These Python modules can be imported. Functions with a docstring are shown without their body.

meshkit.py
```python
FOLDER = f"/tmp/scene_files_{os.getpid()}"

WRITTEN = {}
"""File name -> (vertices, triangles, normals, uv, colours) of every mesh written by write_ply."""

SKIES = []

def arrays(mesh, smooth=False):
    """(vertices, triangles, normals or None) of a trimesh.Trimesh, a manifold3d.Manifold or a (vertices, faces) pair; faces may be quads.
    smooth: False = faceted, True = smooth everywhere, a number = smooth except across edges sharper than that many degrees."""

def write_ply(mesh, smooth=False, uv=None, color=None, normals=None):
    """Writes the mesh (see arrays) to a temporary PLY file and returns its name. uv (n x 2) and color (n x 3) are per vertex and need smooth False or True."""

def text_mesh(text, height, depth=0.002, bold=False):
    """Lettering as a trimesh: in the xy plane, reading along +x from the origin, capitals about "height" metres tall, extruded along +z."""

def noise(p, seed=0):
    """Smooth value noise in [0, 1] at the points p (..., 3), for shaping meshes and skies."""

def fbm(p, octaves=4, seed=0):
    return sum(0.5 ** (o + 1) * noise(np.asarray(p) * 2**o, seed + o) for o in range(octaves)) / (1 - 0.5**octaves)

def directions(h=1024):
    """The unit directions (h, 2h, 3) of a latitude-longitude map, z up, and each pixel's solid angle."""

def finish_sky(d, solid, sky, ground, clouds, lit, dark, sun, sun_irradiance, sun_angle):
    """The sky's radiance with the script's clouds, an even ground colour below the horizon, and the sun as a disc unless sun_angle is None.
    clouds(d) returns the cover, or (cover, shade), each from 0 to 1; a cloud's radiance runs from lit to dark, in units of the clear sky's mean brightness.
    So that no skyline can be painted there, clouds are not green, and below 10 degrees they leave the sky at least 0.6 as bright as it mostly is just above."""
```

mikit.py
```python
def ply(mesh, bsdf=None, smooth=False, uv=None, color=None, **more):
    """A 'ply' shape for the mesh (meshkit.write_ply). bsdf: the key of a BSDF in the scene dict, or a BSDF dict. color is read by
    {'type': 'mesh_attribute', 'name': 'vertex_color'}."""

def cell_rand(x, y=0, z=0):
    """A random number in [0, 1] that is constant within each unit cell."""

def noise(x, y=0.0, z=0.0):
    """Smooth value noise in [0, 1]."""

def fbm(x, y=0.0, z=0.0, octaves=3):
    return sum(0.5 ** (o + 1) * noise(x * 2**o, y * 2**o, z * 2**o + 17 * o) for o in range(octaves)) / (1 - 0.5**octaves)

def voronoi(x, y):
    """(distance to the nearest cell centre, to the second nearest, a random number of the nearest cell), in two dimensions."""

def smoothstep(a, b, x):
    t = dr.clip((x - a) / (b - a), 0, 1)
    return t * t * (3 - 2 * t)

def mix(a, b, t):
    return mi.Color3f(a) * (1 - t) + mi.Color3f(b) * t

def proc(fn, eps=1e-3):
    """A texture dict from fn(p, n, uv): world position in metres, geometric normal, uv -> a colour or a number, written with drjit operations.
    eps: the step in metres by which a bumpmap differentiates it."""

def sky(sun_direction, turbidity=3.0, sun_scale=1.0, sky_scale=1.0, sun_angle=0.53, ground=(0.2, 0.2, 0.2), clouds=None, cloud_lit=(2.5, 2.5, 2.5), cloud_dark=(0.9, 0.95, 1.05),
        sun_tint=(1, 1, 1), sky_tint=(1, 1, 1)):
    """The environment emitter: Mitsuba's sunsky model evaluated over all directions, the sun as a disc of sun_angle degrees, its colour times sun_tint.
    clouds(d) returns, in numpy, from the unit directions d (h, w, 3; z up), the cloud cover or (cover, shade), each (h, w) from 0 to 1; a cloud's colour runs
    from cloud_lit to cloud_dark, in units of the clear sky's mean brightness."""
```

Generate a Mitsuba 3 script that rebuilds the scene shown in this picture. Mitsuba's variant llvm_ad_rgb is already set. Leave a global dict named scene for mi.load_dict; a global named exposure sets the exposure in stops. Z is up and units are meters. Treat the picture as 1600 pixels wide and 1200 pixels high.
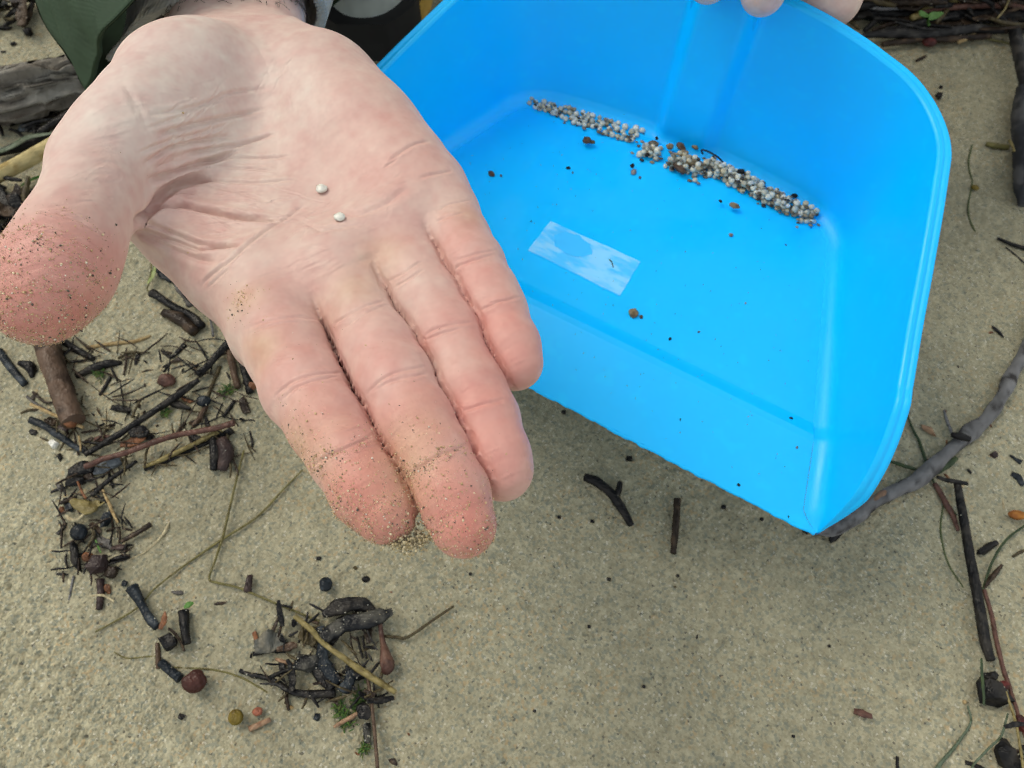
import math
import random
import numpy as np
import trimesh
from scipy.spatial import cKDTree
import mitsuba as mi
import drjit as dr
import meshkit
import mikit

T = mi.ScalarTransform4f
scene, labels = {}, {}

# ================================================================ camera, light, exposure
EYE, PITCH = (0.0, 0.0, 0.36), math.radians(62)
scene["camera"] = {
    "type": "thinlens", "fov": 67.0, "near_clip": 0.01, "far_clip": 500.0,
    "aperture_radius": 0.00055, "focus_distance": 0.225,
    "to_world": T().look_at(origin=EYE, target=[0, math.cos(PITCH), EYE[2] - math.sin(PITCH)], up=[0, 0, 1]),
}
scene["sky"] = mikit.sky((-0.55, 0.36, 0.85), turbidity=4, sun_scale=0.28, sun_angle=32, sun_tint=(0.90, 0.98, 1.06), clouds=lambda d: np.ones(d.shape[:2]),
                         cloud_lit=(1.35, 1.41, 1.42))
exposure = 2.53

# ================================================================ measured shapes (metres)
LITTER = [
    ('driftwood_stick', 'brown_bark', 1, 1.0, 0.12, [(-0.2492, 0.2184, 0.0075, 0.00582), (-0.2386, 0.1968, 0.0076, 0.00601), (-0.2285, 0.1781, 0.0077, 0.0062), (-0.2209, 0.1663, 0.0075, 0.0058)], 'thick brown driftwood stub with broken end sticking out below the thumb', 'stick'),
    ('driftwood_stick>broken_end', 'rust', 1, 1.0, 0.5, [(-0.2248, 0.169, 0.0064, 0.00227), (-0.222, 0.1664, 0.0073, 0.00387), (-0.2208, 0.165, 0.0064, 0.00226)], 'orange splintered broken end', 'stick'),
    ('forked_twig', 'char_blue', 1, 1.0, 0.12, [(-0.2741, 0.2102, 0.0013, 0.00223), (-0.2637, 0.1984, 0.0013, 0.0022), (-0.2552, 0.19, 0.0012, 0.00201)], 'blue black twig end under the tip of the thumb at the left edge', 'twig'),
    ('twig', 'black', 1, 1.0, 0.12, [(-0.2626, 0.2026, 0.0008, 0.00136), (-0.2553, 0.2002, 0.0016, 0.00272), (-0.2529, 0.1949, 0.0006, 0.00101)], 'small black knot of wood beside the blue black twig end', 'twig'),
    ('straw', 'tan', 0, 1.0, 0.12, [(-0.2294, 0.2126, 0.0006, 0.00104), (-0.216, 0.2142, 0.0006, 0.00104), (-0.2027, 0.2166, 0.0006, 0.00104), (-0.1963, 0.2203, 0.0005, 0.00087)], 'pale straw lying level between thumb and index finger with a dark tip', 'straw'),
    ('twig', 'black', 1, 1.0, 0.12, [(-0.2457, 0.2184, 0.0009, 0.00156), (-0.235, 0.2123, 0.0011, 0.00189), (-0.2221, 0.2045, 0.0009, 0.00154)], 'crooked black twig from the thumb down to the right, above the black flaky twig', 'twig'),
    ('twig', 'black', 1, 1.0, 0.12, [(-0.2291, 0.1948, 0.0008, 0.00135), (-0.2205, 0.1991, 0.0014, 0.00237), (-0.2136, 0.2015, 0.0013, 0.00221), (-0.2074, 0.2027, 0.0006, 0.00102)], 'knobbly flaky black twig right of the brown driftwood stub', 'twig'),
    ('twig', 'olive_dark', 1, 1.0, 0.12, [(-0.2103, 0.2059, 0.0004, 0.00069), (-0.2043, 0.2095, 0.0004, 0.00069), (-0.2026, 0.2079, 0.0004, 0.00069), (-0.208, 0.2048, 0.0004, 0.00068)], 'tiny hooked olive twig above the knobbly black twig', 'twig'),
    ('twig', 'black', 1, 1.0, 0.12, [(-0.211, 0.1949, 0.0006, 0.00101), (-0.2125, 0.19, 0.0006, 0.00101), (-0.2148, 0.184, 0.0005, 0.00083)], 'short black twig slanting below the knobbly black twig', 'twig'),
    ('twig', 'black', 1, 1.0, 0.12, [(-0.2002, 0.2468, 0.0035, 0.00249), (-0.1946, 0.2436, 0.0033, 0.00213), (-0.1852, 0.2376, 0.0034, 0.00229), (-0.1752, 0.2316, 0.0035, 0.00245), (-0.1675, 0.2242, 0.0035, 0.00243)], 'black twig with a knobbed end near the web of the thumb', 'twig'),
    ('bark_strip', 'dark_brown', 1, 1.0, 0.12, [(-0.1919, 0.2341, 0.0023, 0.00211), (-0.1819, 0.2294, 0.0031, 0.0035), (-0.1717, 0.2214, 0.0027, 0.00278)], 'brown and black curled bark strip below the knob ended black twig', 'bark'),
    ('grass_strand', 'olive', 1, 1.0, 0.12, [(-0.2051, 0.2704, 0.0032, 0.00039), (-0.2031, 0.2548, 0.0032, 0.00039), (-0.2033, 0.2492, 0.0032, 0.00039), (-0.2, 0.2453, 0.0032, 0.00038)], 'thin olive stem hanging at the web of the thumb', 'grass'),
    ('small_leaf', 'pale_green', 1, 0.15, 0.12, [(-0.2014, 0.2647, 0.003, 0.00055), (-0.2024, 0.258, 0.0031, 0.00144), (-0.2033, 0.2519, 0.003, 0.00054)], 'small pale green leaf on the thin olive stem', 'leaf'),
    ('dead_leaf', 'char_blue', 1, 0.4, 0.12, [(-0.2036, 0.2703, 0.0004, 0.00184), (-0.198, 0.2619, 0.0008, 0.00328), (-0.1928, 0.2569, 0.0003, 0.00145)], 'blue black crumpled leaf near the web of the thumb', 'leaf'),
    ('dead_leaf', 'grey', 1, 0.2, 0.12, [(-0.1929, 0.2605, 0.0003, 0.00218), (-0.1844, 0.2515, 0.0006, 0.00468), (-0.1767, 0.2412, 0.0004, 0.00356)], 'large grey brown leaf half hidden beneath the palm edge', 'leaf'),
    ('wood_chip', 'black', 1, 1.0, 0.12, [(-0.1806, 0.2464, 0.0041, 0.00356), (-0.1721, 0.2407, 0.005, 0.00494), (-0.1672, 0.2371, 0.0041, 0.00352)], 'black chip on the grey brown leaf beneath the palm edge', 'chip'),
    ('straw', 'grey_bark', 1, 1.0, 0.12, [(-0.1672, 0.2361, 0.0024, 0.00071), (-0.1643, 0.2277, 0.0024, 0.0007), (-0.1613, 0.2187, 0.0024, 0.00069)], 'thin upright pale splinter beside the index finger base', 'straw'),
    ('twig', 'black', 1, 1.0, 0.12, [(-0.1878, 0.2114, 0.0006, 0.00103), (-0.1817, 0.2067, 0.0005, 0.00086), (-0.1762, 0.2144, 0.0009, 0.00155)], 'dark flake tangle left of the long black twig head', 'twig'),
    ('wood_chip', 'dark_brown', 1, 1.0, 0.12, [(-0.1836, 0.2033, 0.0009, 0.00154), (-0.1751, 0.2053, 0.0008, 0.00137)], 'dark brown chip above the round brown pebble', 'chip'),
    ('wood_chip', 'dark_brown', 1, 1.0, 0.12, [(-0.1884, 0.2097, 0.0007, 0.0012), (-0.1822, 0.2094, 0.0006, 0.00103)], 'thin brown flake above the dark brown chip', 'chip'),
    ('pebble', 'red_brown', 1, 1.0, 0.12, [(-0.1836, 0.1921, 0.0016, 0.00269), (-0.1779, 0.1914, 0.0022, 0.00369)], 'round red brown pebble beside the long black twig', 'pebble'),
    ('twig', 'black', 1, 1.0, 0.12, [(-0.151, 0.2144, 0.0042, 0.00206), (-0.1562, 0.2054, 0.0041, 0.00187), (-0.161, 0.1977, 0.004, 0.00168), (-0.1641, 0.1936, 0.0044, 0.00234)], 'upper black twig with knob next to the index finger', 'twig'),
    ('driftwood_stick', 'black', 1, 1.0, 0.12, [(-0.1632, 0.1909, 0.0037, 0.00124), (-0.1685, 0.1848, 0.004, 0.00172), (-0.177, 0.1777, 0.0041, 0.00183), (-0.1873, 0.1694, 0.004, 0.00169), (-0.1994, 0.1587, 0.0039, 0.00155), (-0.212, 0.1487, 0.0038, 0.00129)], 'long straight black stick slanting down left of the index finger', 'stick'),
    ('twig', 'brown', 1, 1.0, 0.12, [(-0.1517, 0.2105, 0.002, 0.00172), (-0.1478, 0.1999, 0.0021, 0.00186), (-0.1435, 0.1881, 0.0019, 0.00151)], 'brown twig along the edge of the index finger', 'twig'),
    ('twig', 'black', 1, 1.0, 0.12, [(-0.1466, 0.2121, 0.0014, 0.00241), (-0.141, 0.1984, 0.0013, 0.0022), (-0.1362, 0.1851, 0.0012, 0.002)], 'black twig tucked close under the index finger edge', 'twig'),
    ('twig', 'olive_dark', 1, 1.0, 0.12, [(-0.1548, 0.2007, 0.0007, 0.00119), (-0.1569, 0.1911, 0.0006, 0.00101), (-0.158, 0.1806, 0.0006, 0.001)], 'olive brown thin twig running down to the dark bead', 'twig'),
    ('pebble', 'char_blue', 1, 1.0, 0.12, [(-0.1613, 0.1792, 0.0026, 0.00264), (-0.1567, 0.1795, 0.0028, 0.00298)], 'small blue black bead at the foot of the olive twig', 'pebble'),
    ('bark_strip', 'brown', 1, 1.0, 0.12, [(-0.1583, 0.1775, 0.0008, 0.00133), (-0.1603, 0.1705, 0.0009, 0.00148), (-0.1624, 0.1659, 0.0007, 0.00114)], 'curved brown bark strip below the dark bead', 'bark'),
    ('wood_chip', 'rust', 1, 1.0, 0.12, [(-0.1729, 0.1818, 0.0004, 0.00067), (-0.168, 0.1824, 0.0006, 0.001), (-0.1644, 0.1782, 0.0008, 0.00133)], 'orange wood splinter above the black chip', 'chip'),
    ('wood_chip', 'black', 1, 1.0, 0.12, [(-0.1763, 0.1788, 0.0012, 0.00199), (-0.1686, 0.1771, 0.0016, 0.00264), (-0.1641, 0.1767, 0.001, 0.00165)], 'black oval chip under the orange wood splinter', 'chip'),
    ('twig', 'dark_brown', 1, 1.0, 0.12, [(-0.1672, 0.1681, 0.0006, 0.00098), (-0.1694, 0.1631, 0.0006, 0.00098), (-0.1707, 0.1596, 0.0004, 0.00065)], 'short forked brown twig touching the red brown stick', 'twig'),
    ('twig', 'black', 1, 1.0, 0.12, [(-0.1443, 0.1806, 0.0006, 0.001), (-0.1481, 0.1717, 0.0006, 0.00099)], 'slanting black twig left of the index finger middle joint', 'twig'),
    ('wood_chip', 'dark_brown', 1, 1.0, 0.12, [(-0.1418, 0.1841, 0.001, 0.00167), (-0.1376, 0.1776, 0.0014, 0.00232), (-0.1357, 0.1724, 0.0008, 0.00132)], 'dark pointed chip beside the index finger middle joint', 'chip'),
    ('wood_chip', 'rust', 1, 1.0, 0.12, [(-0.1372, 0.1905, 0.0032, 0.00201), (-0.1333, 0.1873, 0.0034, 0.00233)], 'orange chip touching the index finger', 'chip'),
    ('straw', 'tan', 0, 1.0, 0.12, [(-0.2463, 0.1766, 0.0055, 0.00082), (-0.2306, 0.1697, 0.0055, 0.00089), (-0.2156, 0.1633, 0.0055, 0.00081)], 'pale straw crossing the foot of the driftwood stub', 'straw'),
    ('twig', 'char_blue', 1, 1.0, 0.12, [(-0.2455, 0.1699, 0.0022, 0.00196), (-0.236, 0.1652, 0.0021, 0.00179), (-0.2242, 0.1575, 0.002, 0.00161), (-0.2132, 0.1519, 0.0019, 0.00144)], 'blue black twig slanting below the pale straw', 'twig'),
    ('wood_chip', 'dark_brown', 1, 1.0, 0.12, [(-0.2383, 0.1694, 0.0032, 0.00196), (-0.2316, 0.1668, 0.0034, 0.00228)], 'brown chip between the pale straw and the blue black twig', 'chip'),
    ('wood_chip', 'purple_brown', 1, 1.0, 0.12, [(-0.2302, 0.1662, 0.0032, 0.00195), (-0.2228, 0.1632, 0.0034, 0.00227)], 'purple brown chip right of the brown chip under the straw', 'chip'),
    ('twig', 'grey', 1, 1.0, 0.12, [(-0.2531, 0.1836, 0.0004, 0.00067), (-0.2455, 0.1784, 0.0005, 0.00083), (-0.2379, 0.1747, 0.0004, 0.00066)], 'grey fibrous twig left of the driftwood stub', 'twig'),
    ('twig', 'dark_brown', 1, 1.0, 0.12, [(-0.2497, 0.1854, 0.0014, 0.00067), (-0.2422, 0.1801, 0.0014, 0.00066), (-0.2374, 0.1794, 0.0014, 0.00066)], 'thin brown fibre over the grey fibrous twig', 'twig'),
    ('straw', 'tan', 1, 1.0, 0.12, [(-0.218, 0.1597, 0.0033, 0.00048), (-0.2159, 0.1552, 0.0033, 0.00048), (-0.2146, 0.1513, 0.0033, 0.00048)], 'tiny upright tan splinter above the red brown stick', 'straw'),
    ('shell_fragment', 'white', 0, 1.0, 0.12, [(-0.2327, 0.1572, 0.001, 0.00162), (-0.2295, 0.155, 0.0012, 0.00193)], 'small white shell fragment on the sand left of the twigs', 'shell'),
    ('wood_chip', 'black', 1, 1.0, 0.12, [(-0.2275, 0.151, 0.0009, 0.00144), (-0.2247, 0.1476, 0.0008, 0.00128)], 'small black crumb below the white shell fragment', 'chip'),
    ('driftwood_stick', 'red_brown', 1, 1.0, 0.12, [(-0.2084, 0.142, 0.0069, 0.00156), (-0.1997, 0.1457, 0.0068, 0.00142), (-0.1866, 0.1505, 0.0069, 0.00142), (-0.169, 0.1571, 0.0069, 0.00144), (-0.1539, 0.1613, 0.0069, 0.00144), (-0.1398, 0.1655, 0.007, 0.00161)], 'long red brown stick lying nearly level left of the index finger', 'stick'),
    ('twig', 'straw_olive', 1, 1.0, 0.12, [(-0.1821, 0.1431, 0.0025, 0.00079), (-0.1719, 0.1478, 0.0028, 0.00127), (-0.1605, 0.1547, 0.0028, 0.00128), (-0.1473, 0.1635, 0.0028, 0.0013)], 'tan olive split twig below the red brown stick', 'twig'),
    ('twig', 'black', 1, 1.0, 0.12, [(-0.182, 0.1432, 0.0005, 0.0008), (-0.1719, 0.147, 0.0006, 0.00096), (-0.158, 0.1546, 0.0006, 0.00097), (-0.1469, 0.1615, 0.0008, 0.0013), (-0.1427, 0.1642, 0.0012, 0.00195)], 'dark twig shadowing the tan olive split twig', 'twig'),
    ('dead_leaf', 'rust', 1, 0.4, 0.12, [(-0.1959, 0.1553, 0.0014, 0.00161), (-0.1896, 0.1569, 0.0018, 0.00323), (-0.1847, 0.1602, 0.0015, 0.00194)], 'rusty brown leaf between the long black stick and red brown stick', 'leaf'),
    ('dead_leaf', 'black', 1, 0.5, 0.12, [(-0.1915, 0.1608, 0.0025, 0.00162), (-0.187, 0.1619, 0.0031, 0.00356), (-0.1833, 0.1601, 0.0025, 0.00162)], 'black curled leaf on the rusty brown leaf', 'leaf'),
    ('dead_leaf', 'red_brown', 1, 0.4, 0.12, [(-0.2109, 0.1589, 0.0003, 0.0013), (-0.2061, 0.1596, 0.0005, 0.00195), (-0.2023, 0.1582, 0.0002, 0.00097)], 'dull red leaf scrap under the long black stick', 'leaf'),
    ('wood_chip', 'black', 1, 1.0, 0.12, [(-0.2067, 0.176, 0.0008, 0.00132), (-0.201, 0.1745, 0.0016, 0.00264), (-0.1958, 0.1752, 0.001, 0.00165)], 'black flaky chip above the long black stick', 'chip'),
    ('twig', 'olive_dark', 1, 1.0, 0.12, [(-0.1911, 0.1806, 0.0034, 0.00066), (-0.1925, 0.1755, 0.0034, 0.00066), (-0.1932, 0.1697, 0.0034, 0.00065)], 'short olive twig beside the black flaky chip', 'twig'),
    ('seed_pod', 'black', 1, 1.0, 0.12, [(-0.1507, 0.1596, 0.002, 0.00162), (-0.1478, 0.1519, 0.0027, 0.00288), (-0.1472, 0.1419, 0.0021, 0.0019)], 'black inner half of a split seed pod below the red brown stick', 'seed pod'),
    ('seed_pod', 'purple_brown', 1, 1.0, 0.12, [(-0.1463, 0.1578, 0.0027, 0.0029), (-0.1426, 0.1506, 0.0033, 0.00383), (-0.144, 0.1425, 0.0023, 0.00222)], 'purple brown outer half of a split seed pod', 'seed pod'),
    ('pebble', 'grey_blue', 1, 1.0, 0.12, [(-0.2001, 0.1466, 0.0015, 0.00255), (-0.1954, 0.1463, 0.0021, 0.0035)], 'flat blue grey pebble under the red brown stick', 'pebble'),
    ('dead_leaf', 'black', 1, 0.4, 0.12, [(-0.2189, 0.1408, 0.0005, 0.00222), (-0.2131, 0.1434, 0.0008, 0.0035), (-0.207, 0.1442, 0.0007, 0.00287)], 'black leaf at the lower end of the red brown stick', 'leaf'),
    ('dead_leaf', 'grey_blue', 1, 0.3, 0.12, [(-0.2067, 0.1426, 0.0005, 0.00254), (-0.2022, 0.1442, 0.0006, 0.0035), (-0.1985, 0.145, 0.0002, 0.00128)], 'slate grey leaf right of the black leaf', 'leaf'),
    ('twig', 'black', 1, 1.0, 0.12, [(-0.2047, 0.129, 0.0038, 0.0014), (-0.1997, 0.1336, 0.0037, 0.00125), (-0.1934, 0.1396, 0.0037, 0.0011), (-0.1859, 0.1464, 0.0036, 0.00095)], 'black twig rising right from the wrack column', 'twig'),
    ('wood_chip', 'black', 1, 1.0, 0.12, [(-0.2199, 0.1345, 0.0013, 0.0022), (-0.2146, 0.1364, 0.0017, 0.00283), (-0.2088, 0.1378, 0.0013, 0.00221)], 'black chip pile top in the wrack column', 'chip'),
    ('wood_chip', 'grey', 1, 1.0, 0.12, [(-0.2229, 0.1356, 0.0009, 0.00157), (-0.2203, 0.1307, 0.0009, 0.00156)], 'upright grey chip at the left of the wrack column', 'chip'),
    ('twig', 'dark_brown', 1, 1.0, 0.12, [(-0.2191, 0.1249, 0.0026, 0.00093), (-0.2153, 0.1268, 0.0026, 0.00093), (-0.2121, 0.1285, 0.0025, 0.00078)], 'bent brown twig in the wrack column', 'twig'),
    ('twig', 'rust', 1, 1.0, 0.12, [(-0.2123, 0.1353, 0.0044, 0.00062), (-0.2091, 0.1301, 0.0044, 0.00062), (-0.2064, 0.1268, 0.0044, 0.00062)], 'thin rusty twig in the wrack column', 'twig'),
    ('wood_chip', 'rust', 1, 1.0, 0.12, [(-0.2196, 0.1242, 0.0006, 0.00109), (-0.2171, 0.1197, 0.0007, 0.00124)], 'upright brown flake below the bent brown twig', 'chip'),
    ('wood_chip', 'char_blue', 1, 1.0, 0.12, [(-0.2166, 0.1246, 0.0013, 0.00217), (-0.2128, 0.1217, 0.0013, 0.00216)], 'slate chip right of the upright brown flake', 'chip'),
    ('straw', 'pale', 0, 1.0, 0.12, [(-0.2142, 0.1184, 0.0035, 0.00077), (-0.2114, 0.1165, 0.0035, 0.00092), (-0.2083, 0.1162, 0.0035, 0.00092), (-0.2057, 0.1191, 0.0035, 0.00077)], 'pale curled fibre like a little boat in the wrack column', 'straw'),
    ('dead_leaf', 'straw_olive', 1, 0.4, 0.12, [(-0.2119, 0.1256, 0.0014, 0.00155), (-0.2045, 0.1222, 0.0019, 0.00371), (-0.2017, 0.1249, 0.0014, 0.00186), (-0.1971, 0.1257, 0.0012, 0.00078)], 'yellowish crumpled leaf in the middle of the wrack column', 'leaf'),
    ('wood_chip', 'char_blue', 1, 1.0, 0.12, [(-0.1955, 0.1116, 0.0023, 0.00213), (-0.196, 0.1187, 0.0026, 0.00261), (-0.1953, 0.1227, 0.0021, 0.00185)], 'shiny blue black oblong chip right of the wrack column', 'chip'),
    ('straw', 'tan', 0, 1.0, 0.12, [(-0.1992, 0.1314, 0.0044, 0.00062), (-0.1936, 0.1229, 0.0045, 0.00077), (-0.1885, 0.1153, 0.0044, 0.00061)], 'tan straw leaning over the shiny oblong chip', 'straw'),
    ('pebble', 'char_blue', 1, 1.0, 0.12, [(-0.2083, 0.1101, 0.0028, 0.00304), (-0.204, 0.1112, 0.0034, 0.00395)], 'faceted navy black pebble in the wrack column', 'pebble'),
    ('twig', 'olive_dark', 1, 1.0, 0.12, [(-0.2001, 0.1137, 0.0015, 0.00092), (-0.1997, 0.1086, 0.0016, 0.00106), (-0.2011, 0.1043, 0.0015, 0.00076)], 'curled olive bark beside the navy black pebble', 'twig'),
    ('dead_leaf', 'grey', 1, 0.3, 0.12, [(-0.1977, 0.1091, 0.0002, 0.00122), (-0.1932, 0.1059, 0.0004, 0.00213), (-0.1903, 0.1035, 0.0002, 0.00091)], 'grey leaf scrap below the shiny oblong chip', 'leaf'),
    ('wood_chip', 'black', 1, 1.0, 0.12, [(-0.2085, 0.1053, 0.0023, 0.00212), (-0.2053, 0.0992, 0.0024, 0.0024), (-0.2005, 0.0916, 0.0025, 0.00252)], 'black elongated chip along the left of the wrack column', 'chip'),
    ('pebble', 'rust', 1, 1.0, 0.12, [(-0.2003, 0.0989, 0.0033, 0.00209), (-0.1971, 0.0983, 0.0034, 0.00239)], 'rust brown pebble near the foot of the wrack column', 'pebble'),
    ('grass_strand', 'bright_green', 1, 0.3, 0.12, [(-0.1976, 0.107, 0.0031, 0.00033), (-0.1956, 0.1039, 0.0031, 0.00054), (-0.1933, 0.1005, 0.0031, 0.00032)], 'little fresh green blade in the wrack column', 'grass'),
    ('bark_chunk', 'purple_brown', 1, 1.0, 0.12, [(-0.1966, 0.0933, 0.0041, 0.00355), (-0.1907, 0.0937, 0.005, 0.00503), (-0.189, 0.0957, 0.004, 0.00327)], 'large purple brown bark chunk at the foot of the wrack column', 'bark'),
    ('bark_chunk', 'dark_brown', 1, 1.0, 0.12, [(-0.1894, 0.0901, 0.0026, 0.00266), (-0.1853, 0.0909, 0.003, 0.00326), (-0.1837, 0.0921, 0.0019, 0.00149)], 'dark brown bark chunk right of the purple brown chunk', 'bark'),
    ('twig', 'black', 1, 1.0, 0.12, [(-0.1888, 0.0972, 0.0006, 0.00105), (-0.1849, 0.0987, 0.0008, 0.00135), (-0.1807, 0.0997, 0.0006, 0.00105)], 'short black twig right of the bark chunks', 'twig'),
    ('wood_chip', 'purple_brown', 1, 1.0, 0.12, [(-0.19, 0.1039, 0.0009, 0.00151), (-0.1847, 0.105, 0.0013, 0.00212), (-0.1819, 0.1032, 0.0011, 0.00181)], 'purple brown chip above the short black twig', 'chip'),
    ('twig', 'dark_brown', 1, 1.0, 0.12, [(-0.185, 0.1062, 0.0026, 0.00106), (-0.1797, 0.1099, 0.0027, 0.00121), (-0.1729, 0.1148, 0.0028, 0.00137)], 'brown twig pointing up right from the wrack column', 'twig'),
    ('grass_strand', 'pale', 0, 1.0, 0.12, [(-0.1806, 0.0983, 0.0002, 0.00033), (-0.1752, 0.1013, 0.0002, 0.00033), (-0.1706, 0.1053, 0.0003, 0.00044), (-0.1677, 0.109, 0.0005, 0.00077), (-0.166, 0.1128, 0.0005, 0.00077), (-0.1655, 0.117, 0.0002, 0.00033)], 'pale curved grass with a thin seed head', 'grass'),
    ('twig', 'purple_brown', 1, 1.0, 0.12, [(-0.1907, 0.0885, 0.001, 0.00163), (-0.1892, 0.0826, 0.001, 0.00162), (-0.1883, 0.0751, 0.0009, 0.00146)], 'upright brown peg below the bark chunks', 'twig'),
    ('wood_chip', 'rust', 1, 1.0, 0.12, [(-0.1876, 0.0864, 0.0008, 0.00133), (-0.1852, 0.0817, 0.001, 0.00162)], 'rust flake beside the upright brown peg', 'chip'),
    ('straw', 'pale', 0, 1.0, 0.12, [(-0.1925, 0.08, 0.0033, 0.00044), (-0.1867, 0.0806, 0.0033, 0.00058), (-0.1808, 0.0777, 0.0033, 0.00044)], 'faint pale curl of grass across the brown peg', 'grass'),
    ('twig', 'grey_bark', 1, 1.0, 0.12, [(-0.2045, 0.0901, 0.0004, 0.0006), (-0.2038, 0.0842, 0.0003, 0.00044), (-0.2033, 0.079, 0.0003, 0.00044)], 'thin dark splinter left of the brown peg', 'twig'),
    ('driftwood_stick', 'char_blue', 1, 1.0, 0.12, [(-0.1733, 0.0843, 0.0048, 0.00292), (-0.1698, 0.0798, 0.0044, 0.00233), (-0.1657, 0.0741, 0.0041, 0.00188), (-0.1618, 0.0696, 0.0043, 0.00215), (-0.1579, 0.066, 0.0041, 0.00186)], 'charred black stick with a knobbed head standing out of the wrack', 'stick'),
    ('wood_chip', 'char_blue', 1, 1.0, 0.12, [(-0.1802, 0.0855, 0.0009, 0.00148), (-0.1789, 0.0875, 0.0011, 0.00178)], 'small slate chip left of the charred knobbed stick', 'chip'),
    ('bark_chunk', 'black', 1, 1.0, 0.12, [(-0.156, 0.0608, 0.0039, 0.00312), (-0.1522, 0.0599, 0.0044, 0.00396), (-0.1483, 0.0587, 0.0037, 0.00283)], 'black lump at the foot of the charred knobbed stick', 'bark'),
    ('dead_leaf', 'rust', 1, 0.4, 0.12, [(-0.1559, 0.0649, 0.0043, 0.00114), (-0.1554, 0.0696, 0.0043, 0.00143), (-0.1557, 0.0733, 0.0041, 0.00043)], 'small rusty curled leaf above the black lump', 'leaf'),
    ('twig', 'dark_brown', 1, 1.0, 0.12, [(-0.1533, 0.0659, 0.0033, 0.00057), (-0.1486, 0.0623, 0.0033, 0.00057), (-0.1446, 0.0563, 0.0033, 0.00056)], 'thin brown twig right of the black lump', 'twig'),
    ('twig', 'black', 1, 1.0, 0.12, [(-0.1492, 0.0737, 0.0034, 0.00231), (-0.1467, 0.067, 0.0032, 0.00201), (-0.1441, 0.0593, 0.0031, 0.00184)], 'short thick black twig with a green tip leaf', 'twig'),
    ('small_leaf', 'bright_green', 1, 0.3, 0.12, [(-0.1466, 0.0739, 0.0081, 0.00057), (-0.1448, 0.0752, 0.0083, 0.00157), (-0.1427, 0.0761, 0.0081, 0.00057)], 'bright green leaf scrap at the top of the short thick black twig', 'leaf'),
    ('wood_chip', 'grey', 1, 1.0, 0.12, [(-0.1574, 0.083, 0.0005, 0.00088), (-0.1543, 0.0826, 0.0008, 0.00132), (-0.1505, 0.0824, 0.0005, 0.00088)], 'grey oval chip on the sand above the green tip leaf', 'chip'),
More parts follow.
